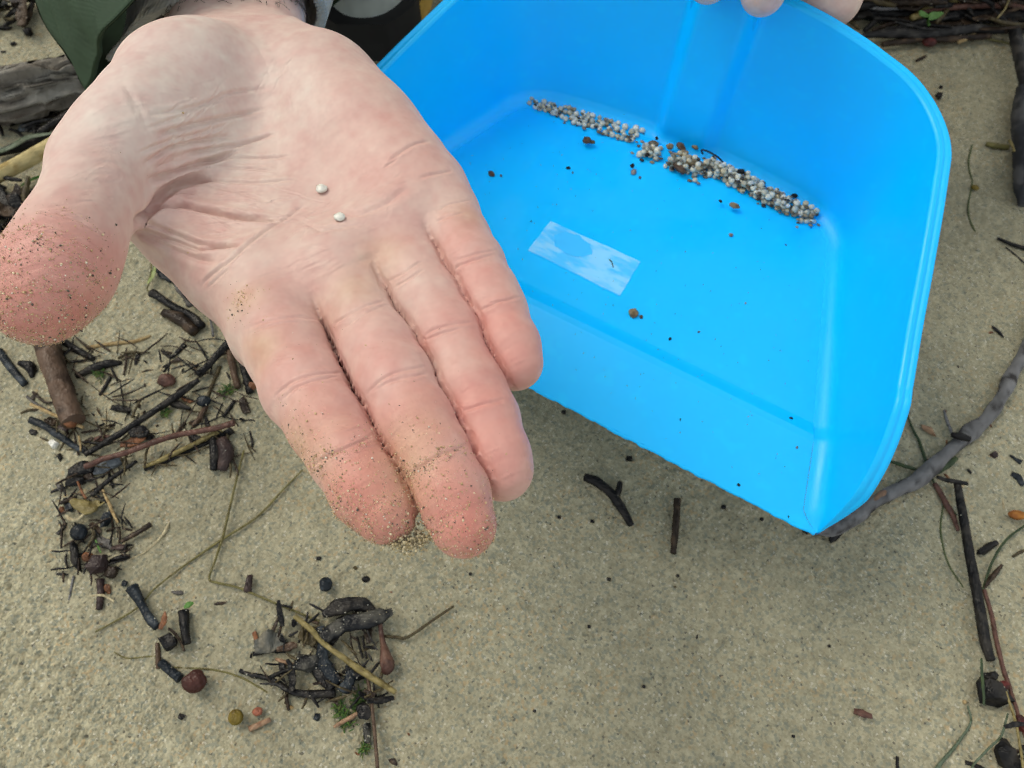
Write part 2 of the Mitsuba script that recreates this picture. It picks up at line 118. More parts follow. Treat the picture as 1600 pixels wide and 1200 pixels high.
    ('wood_chip', 'dark_brown', 1, 1.0, 0.12, [(-0.1361, 0.0772, 0.0003, 0.00059), (-0.1328, 0.0775, 0.0005, 0.00088), (-0.13, 0.0775, 0.0003, 0.00059)], 'thin brown flake right of the green tip leaf', 'chip'),
    ('driftwood_stick', 'char_blue', 1, 1.0, 0.12, [(-0.1543, 0.0522, 0.0021, 0.00183), (-0.1499, 0.0487, 0.0022, 0.00196), (-0.1449, 0.045, 0.0023, 0.00209)], 'short charred stick touching the red brown nut', 'stick'),
    ('bark_strip', 'brown', 1, 1.0, 0.12, [(-0.1583, 0.06, 0.0006, 0.001), (-0.1564, 0.0537, 0.0007, 0.00113), (-0.1558, 0.0492, 0.0005, 0.00084)], 'upright brown bark strip above the short charred stick', 'bark'),
    ('nut', 'nut_brown', 1, 1.0, 0.2, [(-0.1409, 0.043, 0.006, 0.0033), (-0.1366, 0.0434, 0.0068, 0.00467), (-0.1323, 0.043, 0.0061, 0.00358)], 'round wrinkled red brown nut on the sand', 'nut'),
    ('grass_strand', 'olive', 1, 1.0, 0.12, [(-0.1764, 0.056, 0.0002, 0.00026), (-0.1701, 0.0535, 0.0002, 0.00031), (-0.1632, 0.0541, 0.0002, 0.00031), (-0.1568, 0.0546, 0.0002, 0.00031)], 'short thin grass left of the short charred stick', 'grass'),
    ('grass_strand', 'olive', 1, 1.0, 0.12, [(-0.1501, 0.05, 0.0002, 0.0003), (-0.1353, 0.0492, 0.0002, 0.00041), (-0.1251, 0.0476, 0.0002, 0.0004), (-0.1162, 0.0445, 0.0002, 0.0004), (-0.1062, 0.0395, 0.0002, 0.0003)], 'pale olive grass blade from the nut towards the tangle', 'grass'),
    ('grass_strand', 'olive', 1, 1.0, 0.05, [(-0.1866, 0.0646, 0.0012, 0.00031), (-0.1766, 0.071, 0.0012, 0.00042), (-0.1698, 0.0764, 0.0013, 0.00042), (-0.165, 0.084, 0.0013, 0.00042), (-0.1538, 0.0943, 0.0013, 0.00048), (-0.1395, 0.1065, 0.0013, 0.00055), (-0.1233, 0.1191, 0.0013, 0.00055), (-0.1128, 0.1322, 0.0013, 0.00045), (-0.1042, 0.1429, 0.0012, 0.00034)], 'longest olive grass stem, slanting up to the index fingertip', 'grass'),
    ('grass_strand', 'olive', 1, 1.0, 0.05, [(-0.1346, 0.1528, 0.0023, 0.00046), (-0.1359, 0.1334, 0.0023, 0.00056), (-0.1376, 0.1115, 0.0024, 0.0006), (-0.1386, 0.1001, 0.0023, 0.00054), (-0.1399, 0.0887, 0.0023, 0.00053), (-0.1356, 0.0864, 0.0023, 0.00053), (-0.1258, 0.0843, 0.0023, 0.00048), (-0.1109, 0.0785, 0.0023, 0.00053), (-0.0985, 0.0737, 0.0023, 0.00052), (-0.087, 0.0694, 0.0023, 0.00052)], 'sharply bent olive stem running into the dark tangle', 'grass'),
    ('twig', 'purple_brown', 1, 1.0, 0.12, [(-0.1213, 0.0901, 0.0028, 0.00133), (-0.1212, 0.0859, 0.003, 0.00162), (-0.1209, 0.0827, 0.0031, 0.00176)], 'small upright purple brown peg on the bent olive stem', 'twig'),
    ('pebble', 'char_blue', 1, 1.0, 0.12, [(-0.0883, 0.0855, 0.0036, 0.00264), (-0.0856, 0.0857, 0.004, 0.00337), (-0.0834, 0.0857, 0.0037, 0.00279)], 'round blue black pebble below the index fingertip', 'pebble'),
    ('pebble', 'black', 1, 1.0, 0.12, [(-0.0691, 0.0885, 0.0008, 0.00134), (-0.0668, 0.0888, 0.0009, 0.00148)], 'small round black pebble below the middle fingertip', 'pebble'),
    ('wood_chip', 'olive_dark', 1, 1.0, 0.12, [(-0.0742, 0.0946, 0.0004, 0.00075), (-0.0723, 0.0936, 0.0005, 0.0009)], 'tiny olive crumb left of the middle fingertip', 'chip'),
    ('bud', 'olive_bud', 1, 1.0, 0.03, [(-0.1186, 0.0314, 0.0041, 0.0019), (-0.1164, 0.0291, 0.0049, 0.00311), (-0.1151, 0.0269, 0.0042, 0.00203)], 'shiny olive yellow bud on the sand below the nut', 'bud'),
    ('pebble', 'red_pebble', 1, 1.0, 0.12, [(-0.11, 0.0316, 0.002, 0.00164), (-0.1073, 0.0316, 0.0021, 0.00178)], 'little brick red pebble right of the olive bud', 'pebble'),
    ('twig', 'tan_pink', 1, 1.0, 0.12, [(-0.1115, 0.0251, 0.0017, 0.00122), (-0.1074, 0.0266, 0.0017, 0.00122), (-0.1028, 0.0284, 0.0017, 0.00109)], 'short pinkish tan stick below the brick red pebble', 'stick'),
    ('wood_chip', 'black', 1, 1.0, 0.12, [(-0.1428, 0.03, 0.0007, 0.00123), (-0.1401, 0.0292, 0.0008, 0.00137)], 'single black crumb lower left of the olive bud', 'chip'),
    ('twig', 'olive_dark', 1, 1.0, 0.12, [(-0.1002, 0.0421, 0.0002, 0.00042), (-0.0977, 0.0387, 0.0003, 0.00056), (-0.0978, 0.0348, 0.0003, 0.00055)], 'thin olive curl under the black arms of the tangle', 'twig'),
    ('wood_chip', 'tan', 1, 1.0, 0.12, [(-0.0969, 0.0333, 0.0007, 0.0011), (-0.0936, 0.0328, 0.0007, 0.0011)], 'tan crumb under the black arms of the tangle', 'chip'),
    ('seaweed_frond', 'black', 1, 0.4, 0.25, [(-0.085, 0.0732, 0.0043, 0.00144), (-0.078, 0.0757, 0.0049, 0.00375), (-0.0679, 0.076, 0.0048, 0.00318), (-0.0599, 0.0727, 0.0042, 0.00086)], 'leaf shaped black frond at the top of the tangle', 'seaweed'),
    ('seaweed_frond', 'sandy_black', 1, 0.45, 0.25, [(-0.0844, 0.0598, 0.0068, 0.00281), (-0.0792, 0.0641, 0.007, 0.00368), (-0.0715, 0.0669, 0.0068, 0.00312), (-0.0626, 0.0685, 0.0069, 0.00341), (-0.0532, 0.0719, 0.0065, 0.002)], 'broad black frond crusted with sand in the tangle', 'seaweed'),
    ('seaweed_frond', 'char_blue', 1, 0.6, 0.2, [(-0.0851, 0.0675, 0.0048, 0.00228), (-0.0826, 0.0606, 0.0051, 0.00311), (-0.0833, 0.0526, 0.005, 0.0028), (-0.0788, 0.0468, 0.0049, 0.0025), (-0.0751, 0.0431, 0.0047, 0.00193)], 'blue black strap running down the middle of the tangle', 'seaweed'),
    ('straw', 'straw_olive', 1, 1.0, 0.12, [(-0.0965, 0.0703, 0.0077, 0.00114), (-0.0889, 0.0645, 0.0078, 0.00127), (-0.0827, 0.0594, 0.0077, 0.00112), (-0.0721, 0.0521, 0.0078, 0.00139), (-0.0618, 0.0456, 0.0079, 0.00151), (-0.0501, 0.0384, 0.0077, 0.00109)], 'tan reed splinter slanting through the tangle', 'straw'),
    ('twig', 'black', 1, 1.0, 0.2, [(-0.1181, 0.0485, 0.0036, 0.00098), (-0.1126, 0.0459, 0.0036, 0.00097), (-0.1055, 0.0448, 0.0037, 0.00125), (-0.0965, 0.0401, 0.0037, 0.00124), (-0.0879, 0.0381, 0.004, 0.00165), (-0.0756, 0.0386, 0.004, 0.00165)], 'black forked arm reaching left from the tangle', 'twig'),
    ('twig>side_branch', 'black', 1, 1.0, 0.2, [(-0.1053, 0.045, 0.0046, 0.00097), (-0.1001, 0.0473, 0.0045, 0.00083), (-0.0947, 0.0487, 0.0045, 0.00084), (-0.0887, 0.05, 0.0045, 0.00084)], 'short upper branch of the black forked arm', 'twig'),
    ('bark_chunk', 'sandy_black', 1, 1.0, 0.12, [(-0.0953, 0.0527, 0.0042, 0.00364), (-0.0894, 0.0512, 0.0049, 0.00475), (-0.0848, 0.0495, 0.0042, 0.00363)], 'sandy black lump left of the blue black strap', 'bark'),
    ('seaweed_frond', 'black', 1, 0.7, 0.12, [(-0.086, 0.0495, 0.0039, 0.00223), (-0.0818, 0.0448, 0.004, 0.0025), (-0.0773, 0.0406, 0.0038, 0.00193)], 'black curl below the sandy black lump', 'seaweed'),
    ('seaweed_frond', 'char_blue', 1, 0.7, 0.25, [(-0.07, 0.0514, 0.0039, 0.00224), (-0.0704, 0.0448, 0.0042, 0.00277), (-0.0736, 0.0383, 0.0043, 0.00302)], 'blue black lump at the right foot of the tangle', 'seaweed'),
    ('seed_pod', 'brown_pod', 1, 1.0, 0.12, [(-0.0602, 0.0704, 0.0046, 0.001), (-0.0589, 0.0648, 0.0047, 0.00114), (-0.0573, 0.0593, 0.0048, 0.00141), (-0.0554, 0.0535, 0.0057, 0.0028), (-0.0544, 0.0493, 0.0058, 0.00306), (-0.0555, 0.0465, 0.0048, 0.00139)], 'brown seed pod on a tapering stalk at the right of the tangle', 'seed pod'),
    ('dead_leaf', 'grey_sand', 1, 0.4, 0.12, [(-0.1124, 0.059, 0.0016, 0.00256), (-0.1068, 0.0606, 0.0021, 0.00456), (-0.1011, 0.0618, 0.0016, 0.00257)], 'grey sandy leaf at the left of the tangle', 'leaf'),
    ('dead_leaf', 'brown', 1, 0.5, 0.12, [(-0.1042, 0.0567, 0.0023, 0.00113), (-0.0992, 0.0578, 0.0026, 0.00198), (-0.0954, 0.0584, 0.0023, 0.00114)], 'brown folded leaf under the grey sandy leaf', 'leaf'),
    ('twig', 'black', 1, 1.0, 0.12, [(-0.1144, 0.0552, 0.0016, 0.00099), (-0.1092, 0.0563, 0.0017, 0.00113), (-0.1022, 0.0569, 0.0015, 0.00085)], 'black splinter below the grey sandy leaf', 'twig'),
    ('bark_strip', 'tan_pink', 1, 1.0, 0.12, [(-0.1045, 0.0531, 0.0014, 0.00071), (-0.1001, 0.0517, 0.0015, 0.00085), (-0.0951, 0.0504, 0.0014, 0.0007)], 'pinkish bark strip below the brown folded leaf', 'bark'),
    ('dead_leaf', 'rust', 1, 0.4, 0.12, [(-0.1157, 0.0648, 0.0002, 0.00086), (-0.114, 0.0609, 0.0003, 0.00115), (-0.1125, 0.0587, 0.0001, 0.00057)], 'rust leaf tip at the far left of the tangle', 'leaf'),
    ('dead_leaf', 'olive_dark', 1, 0.4, 0.12, [(-0.0941, 0.0642, 0.0035, 0.002), (-0.0904, 0.0622, 0.0037, 0.00284), (-0.0873, 0.0595, 0.0034, 0.0017)], 'olive mossy leaf beneath the tan reed splinter', 'leaf'),
    ('wood_chip', 'black', 1, 1.0, 0.12, [(-0.0984, 0.0698, 0.003, 0.00173), (-0.0966, 0.067, 0.0032, 0.00201)], 'black knot at the upper end of the tan reed splinter', 'chip'),
    ('wood_chip', 'black', 1, 1.0, 0.12, [(-0.1032, 0.0608, 0.004, 0.0017), (-0.1011, 0.0619, 0.0042, 0.00199)], 'black flake on the grey sandy leaf', 'chip'),
    ('twig', 'black', 1, 1.0, 0.12, [(-0.0694, 0.0625, 0.0023, 0.00057), (-0.0675, 0.0578, 0.0023, 0.00057), (-0.066, 0.0535, 0.0023, 0.00056)], 'thin dark stem, left of two in the tangle', 'twig'),
    ('twig', 'black', 1, 1.0, 0.12, [(-0.0668, 0.063, 0.0023, 0.00057), (-0.0656, 0.0584, 0.0023, 0.00057), (-0.0643, 0.0535, 0.0023, 0.00056)], 'thin dark stem, right of two in the tangle', 'twig'),
    ('twig', 'olive_dark', 1, 1.0, 0.05, [(-0.0571, 0.063, 0.0024, 0.00071), (-0.0519, 0.0625, 0.0024, 0.00071), (-0.0468, 0.0625, 0.0024, 0.00071), (-0.0374, 0.0688, 0.0024, 0.00065), (-0.0265, 0.0759, 0.0023, 0.00058)], 'dark bent stem pointing right from the tangle', 'twig'),
    ('bark_chunk', 'black', 1, 1.0, 0.12, [(-0.0739, 0.0487, 0.0038, 0.00307), (-0.0669, 0.0474, 0.0037, 0.00279), (-0.0639, 0.0444, 0.0032, 0.00194)], 'black bark under the tan reed splinter', 'bark'),
    ('bark_strip', 'tan_pink', 1, 1.0, 0.12, [(-0.0753, 0.0256, 0.0025, 0.00081), (-0.0694, 0.0291, 0.0026, 0.00095), (-0.063, 0.0328, 0.0026, 0.00096)], 'pink brown sliver by the moss under the tangle', 'bark'),
    ('driftwood_stick', 'brown', 1, 1.0, 0.05, [(-0.0631, 0.0468, 0.0045, 0.00083), (-0.0606, 0.037, 0.0045, 0.00082), (-0.0579, 0.0244, 0.0045, 0.00081), (-0.0553, 0.01, 0.0045, 0.00079), (-0.0544, 0.0041, 0.0044, 0.00065)], 'thin brown stick running from the tangle off the bottom edge', 'stick'),
    ('bark_chunk', 'black', 1, 1.0, 0.12, [(-0.064, 0.0345, 0.0036, 0.00274), (-0.062, 0.0314, 0.0041, 0.00354), (-0.0624, 0.0285, 0.0036, 0.00271)], 'black knob beside the thin brown stick', 'bark'),
    ('twig', 'sandy_black', 1, 1.0, 0.12, [(-0.0625, 0.0271, 0.0021, 0.0019), (-0.0613, 0.0226, 0.002, 0.00162), (-0.0608, 0.0192, 0.0018, 0.00135)], 'black sandy peg below the black knob', 'twig'),
    ('wood_chip', 'char_blue', 1, 1.0, 0.12, [(-0.0849, 0.0302, 0.001, 0.00164), (-0.0821, 0.0292, 0.001, 0.00164)], 'slate crumb left of the moss', 'chip'),
    ('wood_chip', 'dark_brown', 1, 1.0, 0.12, [(-0.0514, 0.0139, 0.0006, 0.00107), (-0.0475, 0.0113, 0.0008, 0.00133)], 'dark crumb at the bottom edge right of the brown stick', 'chip'),
    ('forked_twig', 'black', 1, 1.0, 0.2, [(0.0365, 0.1388, 0.0031, 0.00189), (0.0423, 0.1364, 0.0034, 0.00235), (0.0482, 0.1304, 0.0035, 0.00249), (0.0524, 0.1233, 0.0033, 0.00216), (0.0568, 0.1142, 0.0029, 0.00153)], 'charred black twig shaped like a Y on the open sand', 'twig'),
    ('forked_twig>arm', 'black', 1, 1.0, 0.12, [(0.0502, 0.1279, 0.0039, 0.00155), (0.052, 0.1315, 0.0039, 0.00156), (0.0528, 0.1352, 0.0037, 0.00125)], 'stub arm of the charred Y shaped twig', 'twig'),
    ('twig', 'dark_brown', 1, 1.0, 0.12, [(0.0803, 0.127, 0.003, 0.00171), (0.0781, 0.1138, 0.003, 0.00168), (0.0755, 0.0996, 0.0029, 0.0015)], 'straight upright dark twig on the open sand', 'twig'),
    ('crumb', 'black', 1, 1.0, 0.12, [(0.0573, 0.1489, 0.0008, 0.00128), (0.0598, 0.1486, 0.0009, 0.00144)], 'tiny dark crumb lying on the open sand', 'crumb', 'dark crumbs on the sand'),
    ('crumb', 'black', 1, 1.0, 0.12, [(0.0221, 0.1191, 0.0004, 0.00074), (0.0236, 0.1188, 0.0005, 0.00083)], 'tiny dark crumb lying on the open sand', 'crumb', 'dark crumbs on the sand'),
    ('crumb', 'black', 1, 1.0, 0.12, [(0.0378, 0.1169, 0.0004, 0.00074), (0.0392, 0.1165, 0.0005, 0.00083)], 'tiny dark crumb lying on the open sand', 'crumb', 'dark crumbs on the sand'),
    ('crumb', 'black', 1, 1.0, 0.12, [(0.1015, 0.1236, 0.0006, 0.00099), (0.1034, 0.1232, 0.0007, 0.00112)], 'tiny dark crumb lying on the open sand', 'crumb', 'dark crumbs on the sand'),
    ('crumb', 'black', 1, 1.0, 0.12, [(0.1194, 0.1172, 0.0004, 0.00074), (0.1208, 0.1169, 0.0005, 0.00083)], 'tiny dark crumb lying on the open sand', 'crumb', 'dark crumbs on the sand'),
    ('crumb', 'black', 1, 1.0, 0.12, [(0.0444, 0.0886, 0.0004, 0.00071), (0.0458, 0.0883, 0.0005, 0.0008)], 'tiny dark crumb lying on the open sand', 'crumb', 'dark crumbs on the sand'),
    ('crumb', 'black', 1, 1.0, 0.12, [(0.034, 0.0675, 0.0004, 0.00069), (0.0353, 0.0673, 0.0005, 0.00078)], 'tiny dark crumb lying on the open sand', 'crumb', 'dark crumbs on the sand'),
    ('crumb', 'black', 1, 1.0, 0.12, [(0.1414, 0.059, 0.0003, 0.00057), (0.1424, 0.0587, 0.0004, 0.00064)], 'tiny dark crumb lying on the open sand', 'crumb', 'dark crumbs on the sand'),
    ('crumb', 'black', 1, 1.0, 0.12, [(0.0762, 0.0901, 0.0004, 0.0006), (0.0773, 0.0898, 0.0004, 0.00067)], 'tiny dark crumb lying on the open sand', 'crumb', 'dark crumbs on the sand'),
    ('crumb', 'black', 1, 1.0, 0.12, [(0.0568, 0.0421, 0.0004, 0.00067), (0.0581, 0.0418, 0.0004, 0.00075)], 'tiny dark crumb lying on the open sand', 'crumb', 'dark crumbs on the sand'),
    ('crumb', 'black', 1, 1.0, 0.12, [(0.1188, 0.0222, 0.0003, 0.00054), (0.1199, 0.022, 0.0004, 0.00061)], 'tiny dark crumb lying on the open sand', 'crumb', 'dark crumbs on the sand'),
    ('crumb', 'black', 1, 1.0, 0.12, [(0.0091, 0.0323, 0.0003, 0.00055), (0.0102, 0.032, 0.0004, 0.00062)], 'tiny dark crumb lying on the open sand', 'crumb', 'dark crumbs on the sand'),
    ('crumb', 'black', 1, 1.0, 0.12, [(-0.02, 0.091, 0.0004, 0.0006), (-0.0188, 0.0907, 0.0004, 0.00067)], 'tiny dark crumb lying on the open sand', 'crumb', 'dark crumbs on the sand'),
    ('crumb', 'black', 1, 1.0, 0.12, [(-0.092, 0.0985, 0.0005, 0.00084), (-0.0902, 0.0982, 0.0006, 0.00095)], 'tiny dark crumb lying on the open sand', 'crumb', 'dark crumbs on the sand'),
    ('crumb', 'black', 1, 1.0, 0.12, [(0.0255, 0.1761, 0.0006, 0.00093), (0.0274, 0.1757, 0.0006, 0.00104)], 'tiny dark crumb lying on the open sand', 'crumb', 'dark crumbs on the sand'),
    ('wood_chip', 'red_brown', 1, 1.0, 0.12, [(0.1431, 0.0324, 0.0018, 0.00137), (0.1477, 0.0314, 0.0021, 0.00191), (0.1551, 0.0301, 0.0015, 0.00082)], 'reddish wood chip on the sand at the lower right', 'chip'),
    ('branch', 'grey_bark', 0, 1.0, 0.26, [(0.1403, 0.1109, 0.0033, 0.00213), (0.152, 0.1127, 0.0037, 0.00277), (0.1656, 0.1196, 0.0038, 0.003), (0.1834, 0.1308, 0.004, 0.00337), (0.2012, 0.1401, 0.004, 0.00341), (0.2203, 0.153, 0.0042, 0.00369), (0.2376, 0.1689, 0.0041, 0.00353), (0.2561, 0.1892, 0.0041, 0.0035), (0.2727, 0.2105, 0.0041, 0.00347), (0.2893, 0.2371, 0.0041, 0.00345), (0.3071, 0.2721, 0.0041, 0.00345)], 'curved grey branch passing under the dustpan corner', 'branch'),
    ('branch>broken_end', 'black', 1, 1.0, 0.12, [(0.1388, 0.111, 0.0041, 0.00182), (0.1409, 0.1097, 0.0043, 0.00212)], 'dark broken knob at the tip of the grey branch', 'chip'),
    ('wood_chip', 'black', 1, 1.0, 0.12, [(0.1495, 0.1075, 0.0012, 0.00365), (0.1554, 0.1098, 0.001, 0.00335), (0.1643, 0.1212, -0.0001, 0.00155)], 'black chip beneath the dustpan corner', 'chip'),
    ('grass_strand', 'green_dark', 1, 1.0, 0.05, [(0.2026, 0.178, 0.0013, 0.00048), (0.2036, 0.1656, 0.0014, 0.00059), (0.2052, 0.1577, 0.0014, 0.0007), (0.206, 0.1466, 0.0014, 0.00069), (0.2069, 0.1378, 0.0013, 0.00057), (0.2099, 0.1273, 0.0013, 0.00045), (0.2138, 0.1189, 0.0013, 0.00044)], 'dark green stem crossing beneath the grey branch', 'grass'),
    ('twig', 'grey_bark', 1, 1.0, 0.12, [(0.2207, 0.1736, 0.0034, 0.00066), (0.2208, 0.1667, 0.0035, 0.00081), (0.2214, 0.1604, 0.0034, 0.00065)], 'short grey twig meeting the knot of the grey branch', 'twig'),
    ('branch>knot', 'black', 1, 1.0, 0.12, [(0.2168, 0.1571, 0.0108, 0.00126), (0.2207, 0.1559, 0.0111, 0.00189), (0.2248, 0.154, 0.0108, 0.00126)], 'dark ring knot across the grey branch', 'twig'),
    ('twig', 'green_dark', 1, 1.0, 0.12, [(0.1875, 0.1462, 0.0025, 0.00079), (0.1934, 0.1441, 0.0026, 0.00095), (0.1992, 0.1418, 0.0025, 0.00079)], 'short dark green twig left of the grey branch', 'twig'),
    ('small_leaf', 'green_dark', 1, 0.3, 0.12, [(0.2094, 0.1399, 0.0012, 0.00095), (0.2157, 0.1446, 0.0013, 0.00191), (0.2211, 0.1481, 0.0012, 0.00096)], 'dark green leaf below the grey branch', 'leaf'),
    ('wood_chip', 'tan_pink', 0, 1.0, 0.12, [(0.2075, 0.1668, 0.0019, 0.00147), (0.2113, 0.1638, 0.0021, 0.00179), (0.2159, 0.1608, 0.0017, 0.00113)], 'light brown peg of wood on the sand above the grey branch', 'chip'),
    ('driftwood_stick', 'black', 1, 1.0, 0.06, [(0.2167, 0.1351, 0.005, 0.00161), (0.2147, 0.1227, 0.0052, 0.00193), (0.2131, 0.1069, 0.0053, 0.00211), (0.2119, 0.0918, 0.0053, 0.00218), (0.2104, 0.0744, 0.0054, 0.00234), (0.2093, 0.0606, 0.0054, 0.0024), (0.2097, 0.0517, 0.0051, 0.00186)], 'long shiny black stick standing down the right side', 'stick'),
    ('driftwood_stick>crosspiece', 'black', 1, 1.0, 0.12, [(0.206, 0.1365, 0.0066, 0.00093), (0.2115, 0.1344, 0.0067, 0.00124), (0.2199, 0.1329, 0.0066, 0.00093)], 'black crosspiece at the top of the long shiny black stick', 'twig'),
    ('twig', 'red_brown', 1, 1.0, 0.12, [(0.2067, 0.135, 0.0017, 0.0011), (0.2096, 0.1271, 0.0018, 0.0014), (0.2114, 0.119, 0.0018, 0.00139), (0.2122, 0.1112, 0.0015, 0.00091)], 'red brown twig leaning against the long shiny black stick', 'twig'),
    ('driftwood_stick', 'red_brown', 1, 1.0, 0.1, [(0.2159, 0.0829, 0.0035, 0.00088), (0.2161, 0.0697, 0.0036, 0.00101), (0.2151, 0.0568, 0.0036, 0.00099), (0.2151, 0.0443, 0.0036, 0.00097), (0.2155, 0.032, 0.0035, 0.00082), (0.2155, 0.0196, 0.0035, 0.0008)], 'thin red brown stick right of the long shiny black stick', 'stick'),
    ('grass_strand', 'olive_green', 1, 1.0, 0.04, [(0.2107, 0.127, 0.0002, 0.00034), (0.2056, 0.1147, 0.0003, 0.00044), (0.2039, 0.1047, 0.0003, 0.00044), (0.2046, 0.0949, 0.0003, 0.00043), (0.2085, 0.0848, 0.0002, 0.00032)], 'thin curved olive green stem left of the long shiny black stick', 'grass'),
    ('grass_strand', 'green_dark', 1, 1.0, 0.04, [(0.2158, 0.0832, 0.0023, 0.00042), (0.2221, 0.0941, 0.0023, 0.00054), (0.2296, 0.1032, 0.0023, 0.00054), (0.2368, 0.109, 0.0023, 0.00055), (0.2465, 0.1147, 0.0023, 0.00044)], 'green stem curving up to the right edge', 'grass'),
    ('twig', 'dark_brown', 1, 1.0, 0.12, [(0.2166, 0.0843, 0.0024, 0.00059), (0.2216, 0.0889, 0.0027, 0.00118), (0.2272, 0.0943, 0.0024, 0.00074)], 'pointed dark bract beside the green stem', 'twig'),
    ('twig', 'olive_dark', 1, 1.0, 0.12, [(0.2348, 0.0988, 0.0004, 0.0006), (0.239, 0.1009, 0.0005, 0.00075), (0.2436, 0.1019, 0.0004, 0.0006)], 'olive twig at the right edge', 'twig'),
    ('wood_chip', 'black', 1, 1.0, 0.12, [(0.218, 0.0996, 0.0019, 0.0015), (0.2229, 0.1026, 0.0022, 0.00196), (0.2292, 0.1054, 0.0021, 0.00181)], 'black bark chip right of the long shiny black stick', 'chip'),
    ('twig', 'char_blue', 1, 1.0, 0.12, [(0.2465, 0.1401, 0.0007, 0.00111), (0.2489, 0.138, 0.0009, 0.00158), (0.2503, 0.1341, 0.0007, 0.0011)], 'bent blue black flake near the right edge', 'chip'),
    ('twig', 'char_blue', 1, 1.0, 0.12, [(0.2494, 0.1501, 0.0004, 0.00064), (0.2513, 0.1484, 0.0005, 0.0008), (0.2535, 0.1465, 0.0008, 0.00128)], 'little hooked black flake above the bent flake', 'chip'),
    ('wood_chip', 'purple_brown', 1, 1.0, 0.12, [(0.2387, 0.1486, 0.0009, 0.00144), (0.2415, 0.1509, 0.0011, 0.00176)], 'purple crumb right of the grey branch', 'chip'),
    ('seed', 'orange_seed', 1, 1.0, 0.03, [(0.238, 0.1188, 0.0033, 0.00215), (0.2413, 0.1181, 0.0035, 0.00245), (0.2456, 0.1182, 0.0031, 0.00184)], 'glossy orange brown seed at the right edge', 'seed'),
    ('straw', 'pale', 0, 1.0, 0.12, [(0.2389, 0.1276, 0.0003, 0.00047), (0.238, 0.1224, 0.0003, 0.00047)], 'tiny pale splinter left of the orange seed', 'straw'),
    ('bark_chunk', 'black', 1, 1.0, 0.3, [(0.2007, 0.0382, 0.0048, 0.00302), (0.205, 0.0393, 0.0066, 0.00601), (0.2092, 0.0407, 0.0056, 0.00439), (0.2125, 0.0385, 0.0045, 0.00247)], 'black leafy lump at the foot of the long shiny black stick', 'bark'),
    ('bark_chunk>tip', 'black', 1, 1.0, 0.12, [(0.2078, 0.0474, 0.0043, 0.00223), (0.2081, 0.0441, 0.005, 0.00332)], 'pointed top of the black leafy lump', 'bark'),
    ('berry', 'dark_red', 1, 1.0, 0.12, [(0.2099, 0.0418, 0.007, 0.00164), (0.2131, 0.0418, 0.0071, 0.00192)], 'dark red berry on the black leafy lump', 'berry'),
    ('grass_strand', 'green_dark', 1, 0.3, 0.12, [(0.2033, 0.0525, 0.0091, 0.0005), (0.2013, 0.0436, 0.0091, 0.00069), (0.1993, 0.0335, 0.0091, 0.00048)], 'green blade laid over the black leafy lump', 'grass'),
    ('grass_strand', 'green_grey', 1, 1.0, 0.04, [(0.1966, 0.0342, 0.0012, 0.0004), (0.1961, 0.0277, 0.0013, 0.00049), (0.1888, 0.0202, 0.0013, 0.00058), (0.1803, 0.0134, 0.0015, 0.00077), (0.1735, 0.0077, 0.0015, 0.00076)], 'grey green bent grass at the bottom right', 'grass'),
    ('straw', 'tan', 1, 1.0, 0.12, [(0.1959, 0.0364, 0.0005, 0.00083), (0.1966, 0.0353, 0.0007, 0.0011)], 'tan bead at the top of the grey green bent grass', 'straw'),
    ('bark_chunk', 'black', 1, 1.0, 0.3, [(0.2028, 0.0195, 0.0049, 0.0032), (0.2047, 0.0147, 0.0062, 0.00528), (0.2077, 0.0099, 0.0054, 0.00394)], 'black bark heap in the bottom right corner', 'bark'),
    ('bark_chunk', 'dark_red', 1, 1.0, 0.3, [(0.2133, 0.0299, 0.0043, 0.00217), (0.2151, 0.0264, 0.0049, 0.00323), (0.217, 0.0244, 0.0043, 0.00215)], 'dark red rotten wood at the bottom right edge', 'bark'),
    ('grass_strand', 'green_grey', 1, 1.0, 0.04, [(0.2099, 0.0305, 0.0062, 0.00039), (0.2041, 0.0219, 0.0063, 0.00048), (0.1974, 0.017, 0.0063, 0.00048), (0.1891, 0.0111, 0.0063, 0.00047), (0.1852, 0.0064, 0.0063, 0.00047)], 'green grass arc in the bottom right corner', 'grass'),
    ('grass_strand', 'straw_olive', 1, 1.0, 0.04, [(0.2108, 0.0391, 0.0083, 0.00049), (0.2105, 0.0266, 0.0083, 0.00058), (0.2087, 0.0146, 0.0083, 0.00057), (0.2071, 0.0052, 0.0083, 0.00056)], 'yellow stem in the bottom right corner', 'grass'),
    ('twig', 'black', 1, 1.0, 0.12, [(0.1617, 0.0144, 0.0004, 0.00067), (0.1604, 0.0077, 0.0004, 0.00066)], 'black twig end at the bottom edge', 'twig'),
    ('twig', 'black', 1, 1.0, 0.12, [(0.1892, 0.012, 0.0005, 0.0008), (0.1945, 0.0101, 0.0006, 0.00093), (0.1977, 0.0072, 0.0005, 0.0008)], 'black twig end at the bottom edge near the corner', 'twig'),
    ('grass_strand', 'olive_green', 1, 1.0, 0.04, [(0.2911, 0.3632, 0.0003, 0.00044), (0.2859, 0.3518, 0.0003, 0.0005), (0.2838, 0.3428, 0.0003, 0.0005), (0.2823, 0.3318, 0.0003, 0.00049), (0.2747, 0.3141, 0.0003, 0.00048), (0.2724, 0.3033, 0.0003, 0.00048), (0.272, 0.2923, 0.0002, 0.00041)], 'thin wavy green stem on the sand at the right', 'grass'),
    ('bud', 'olive_bud', 1, 1.0, 0.12, [(0.2806, 0.3273, 0.0019, 0.00155), (0.2831, 0.3256, 0.002, 0.00175)], 'tiny bud on the thin wavy green stem', 'bud'),
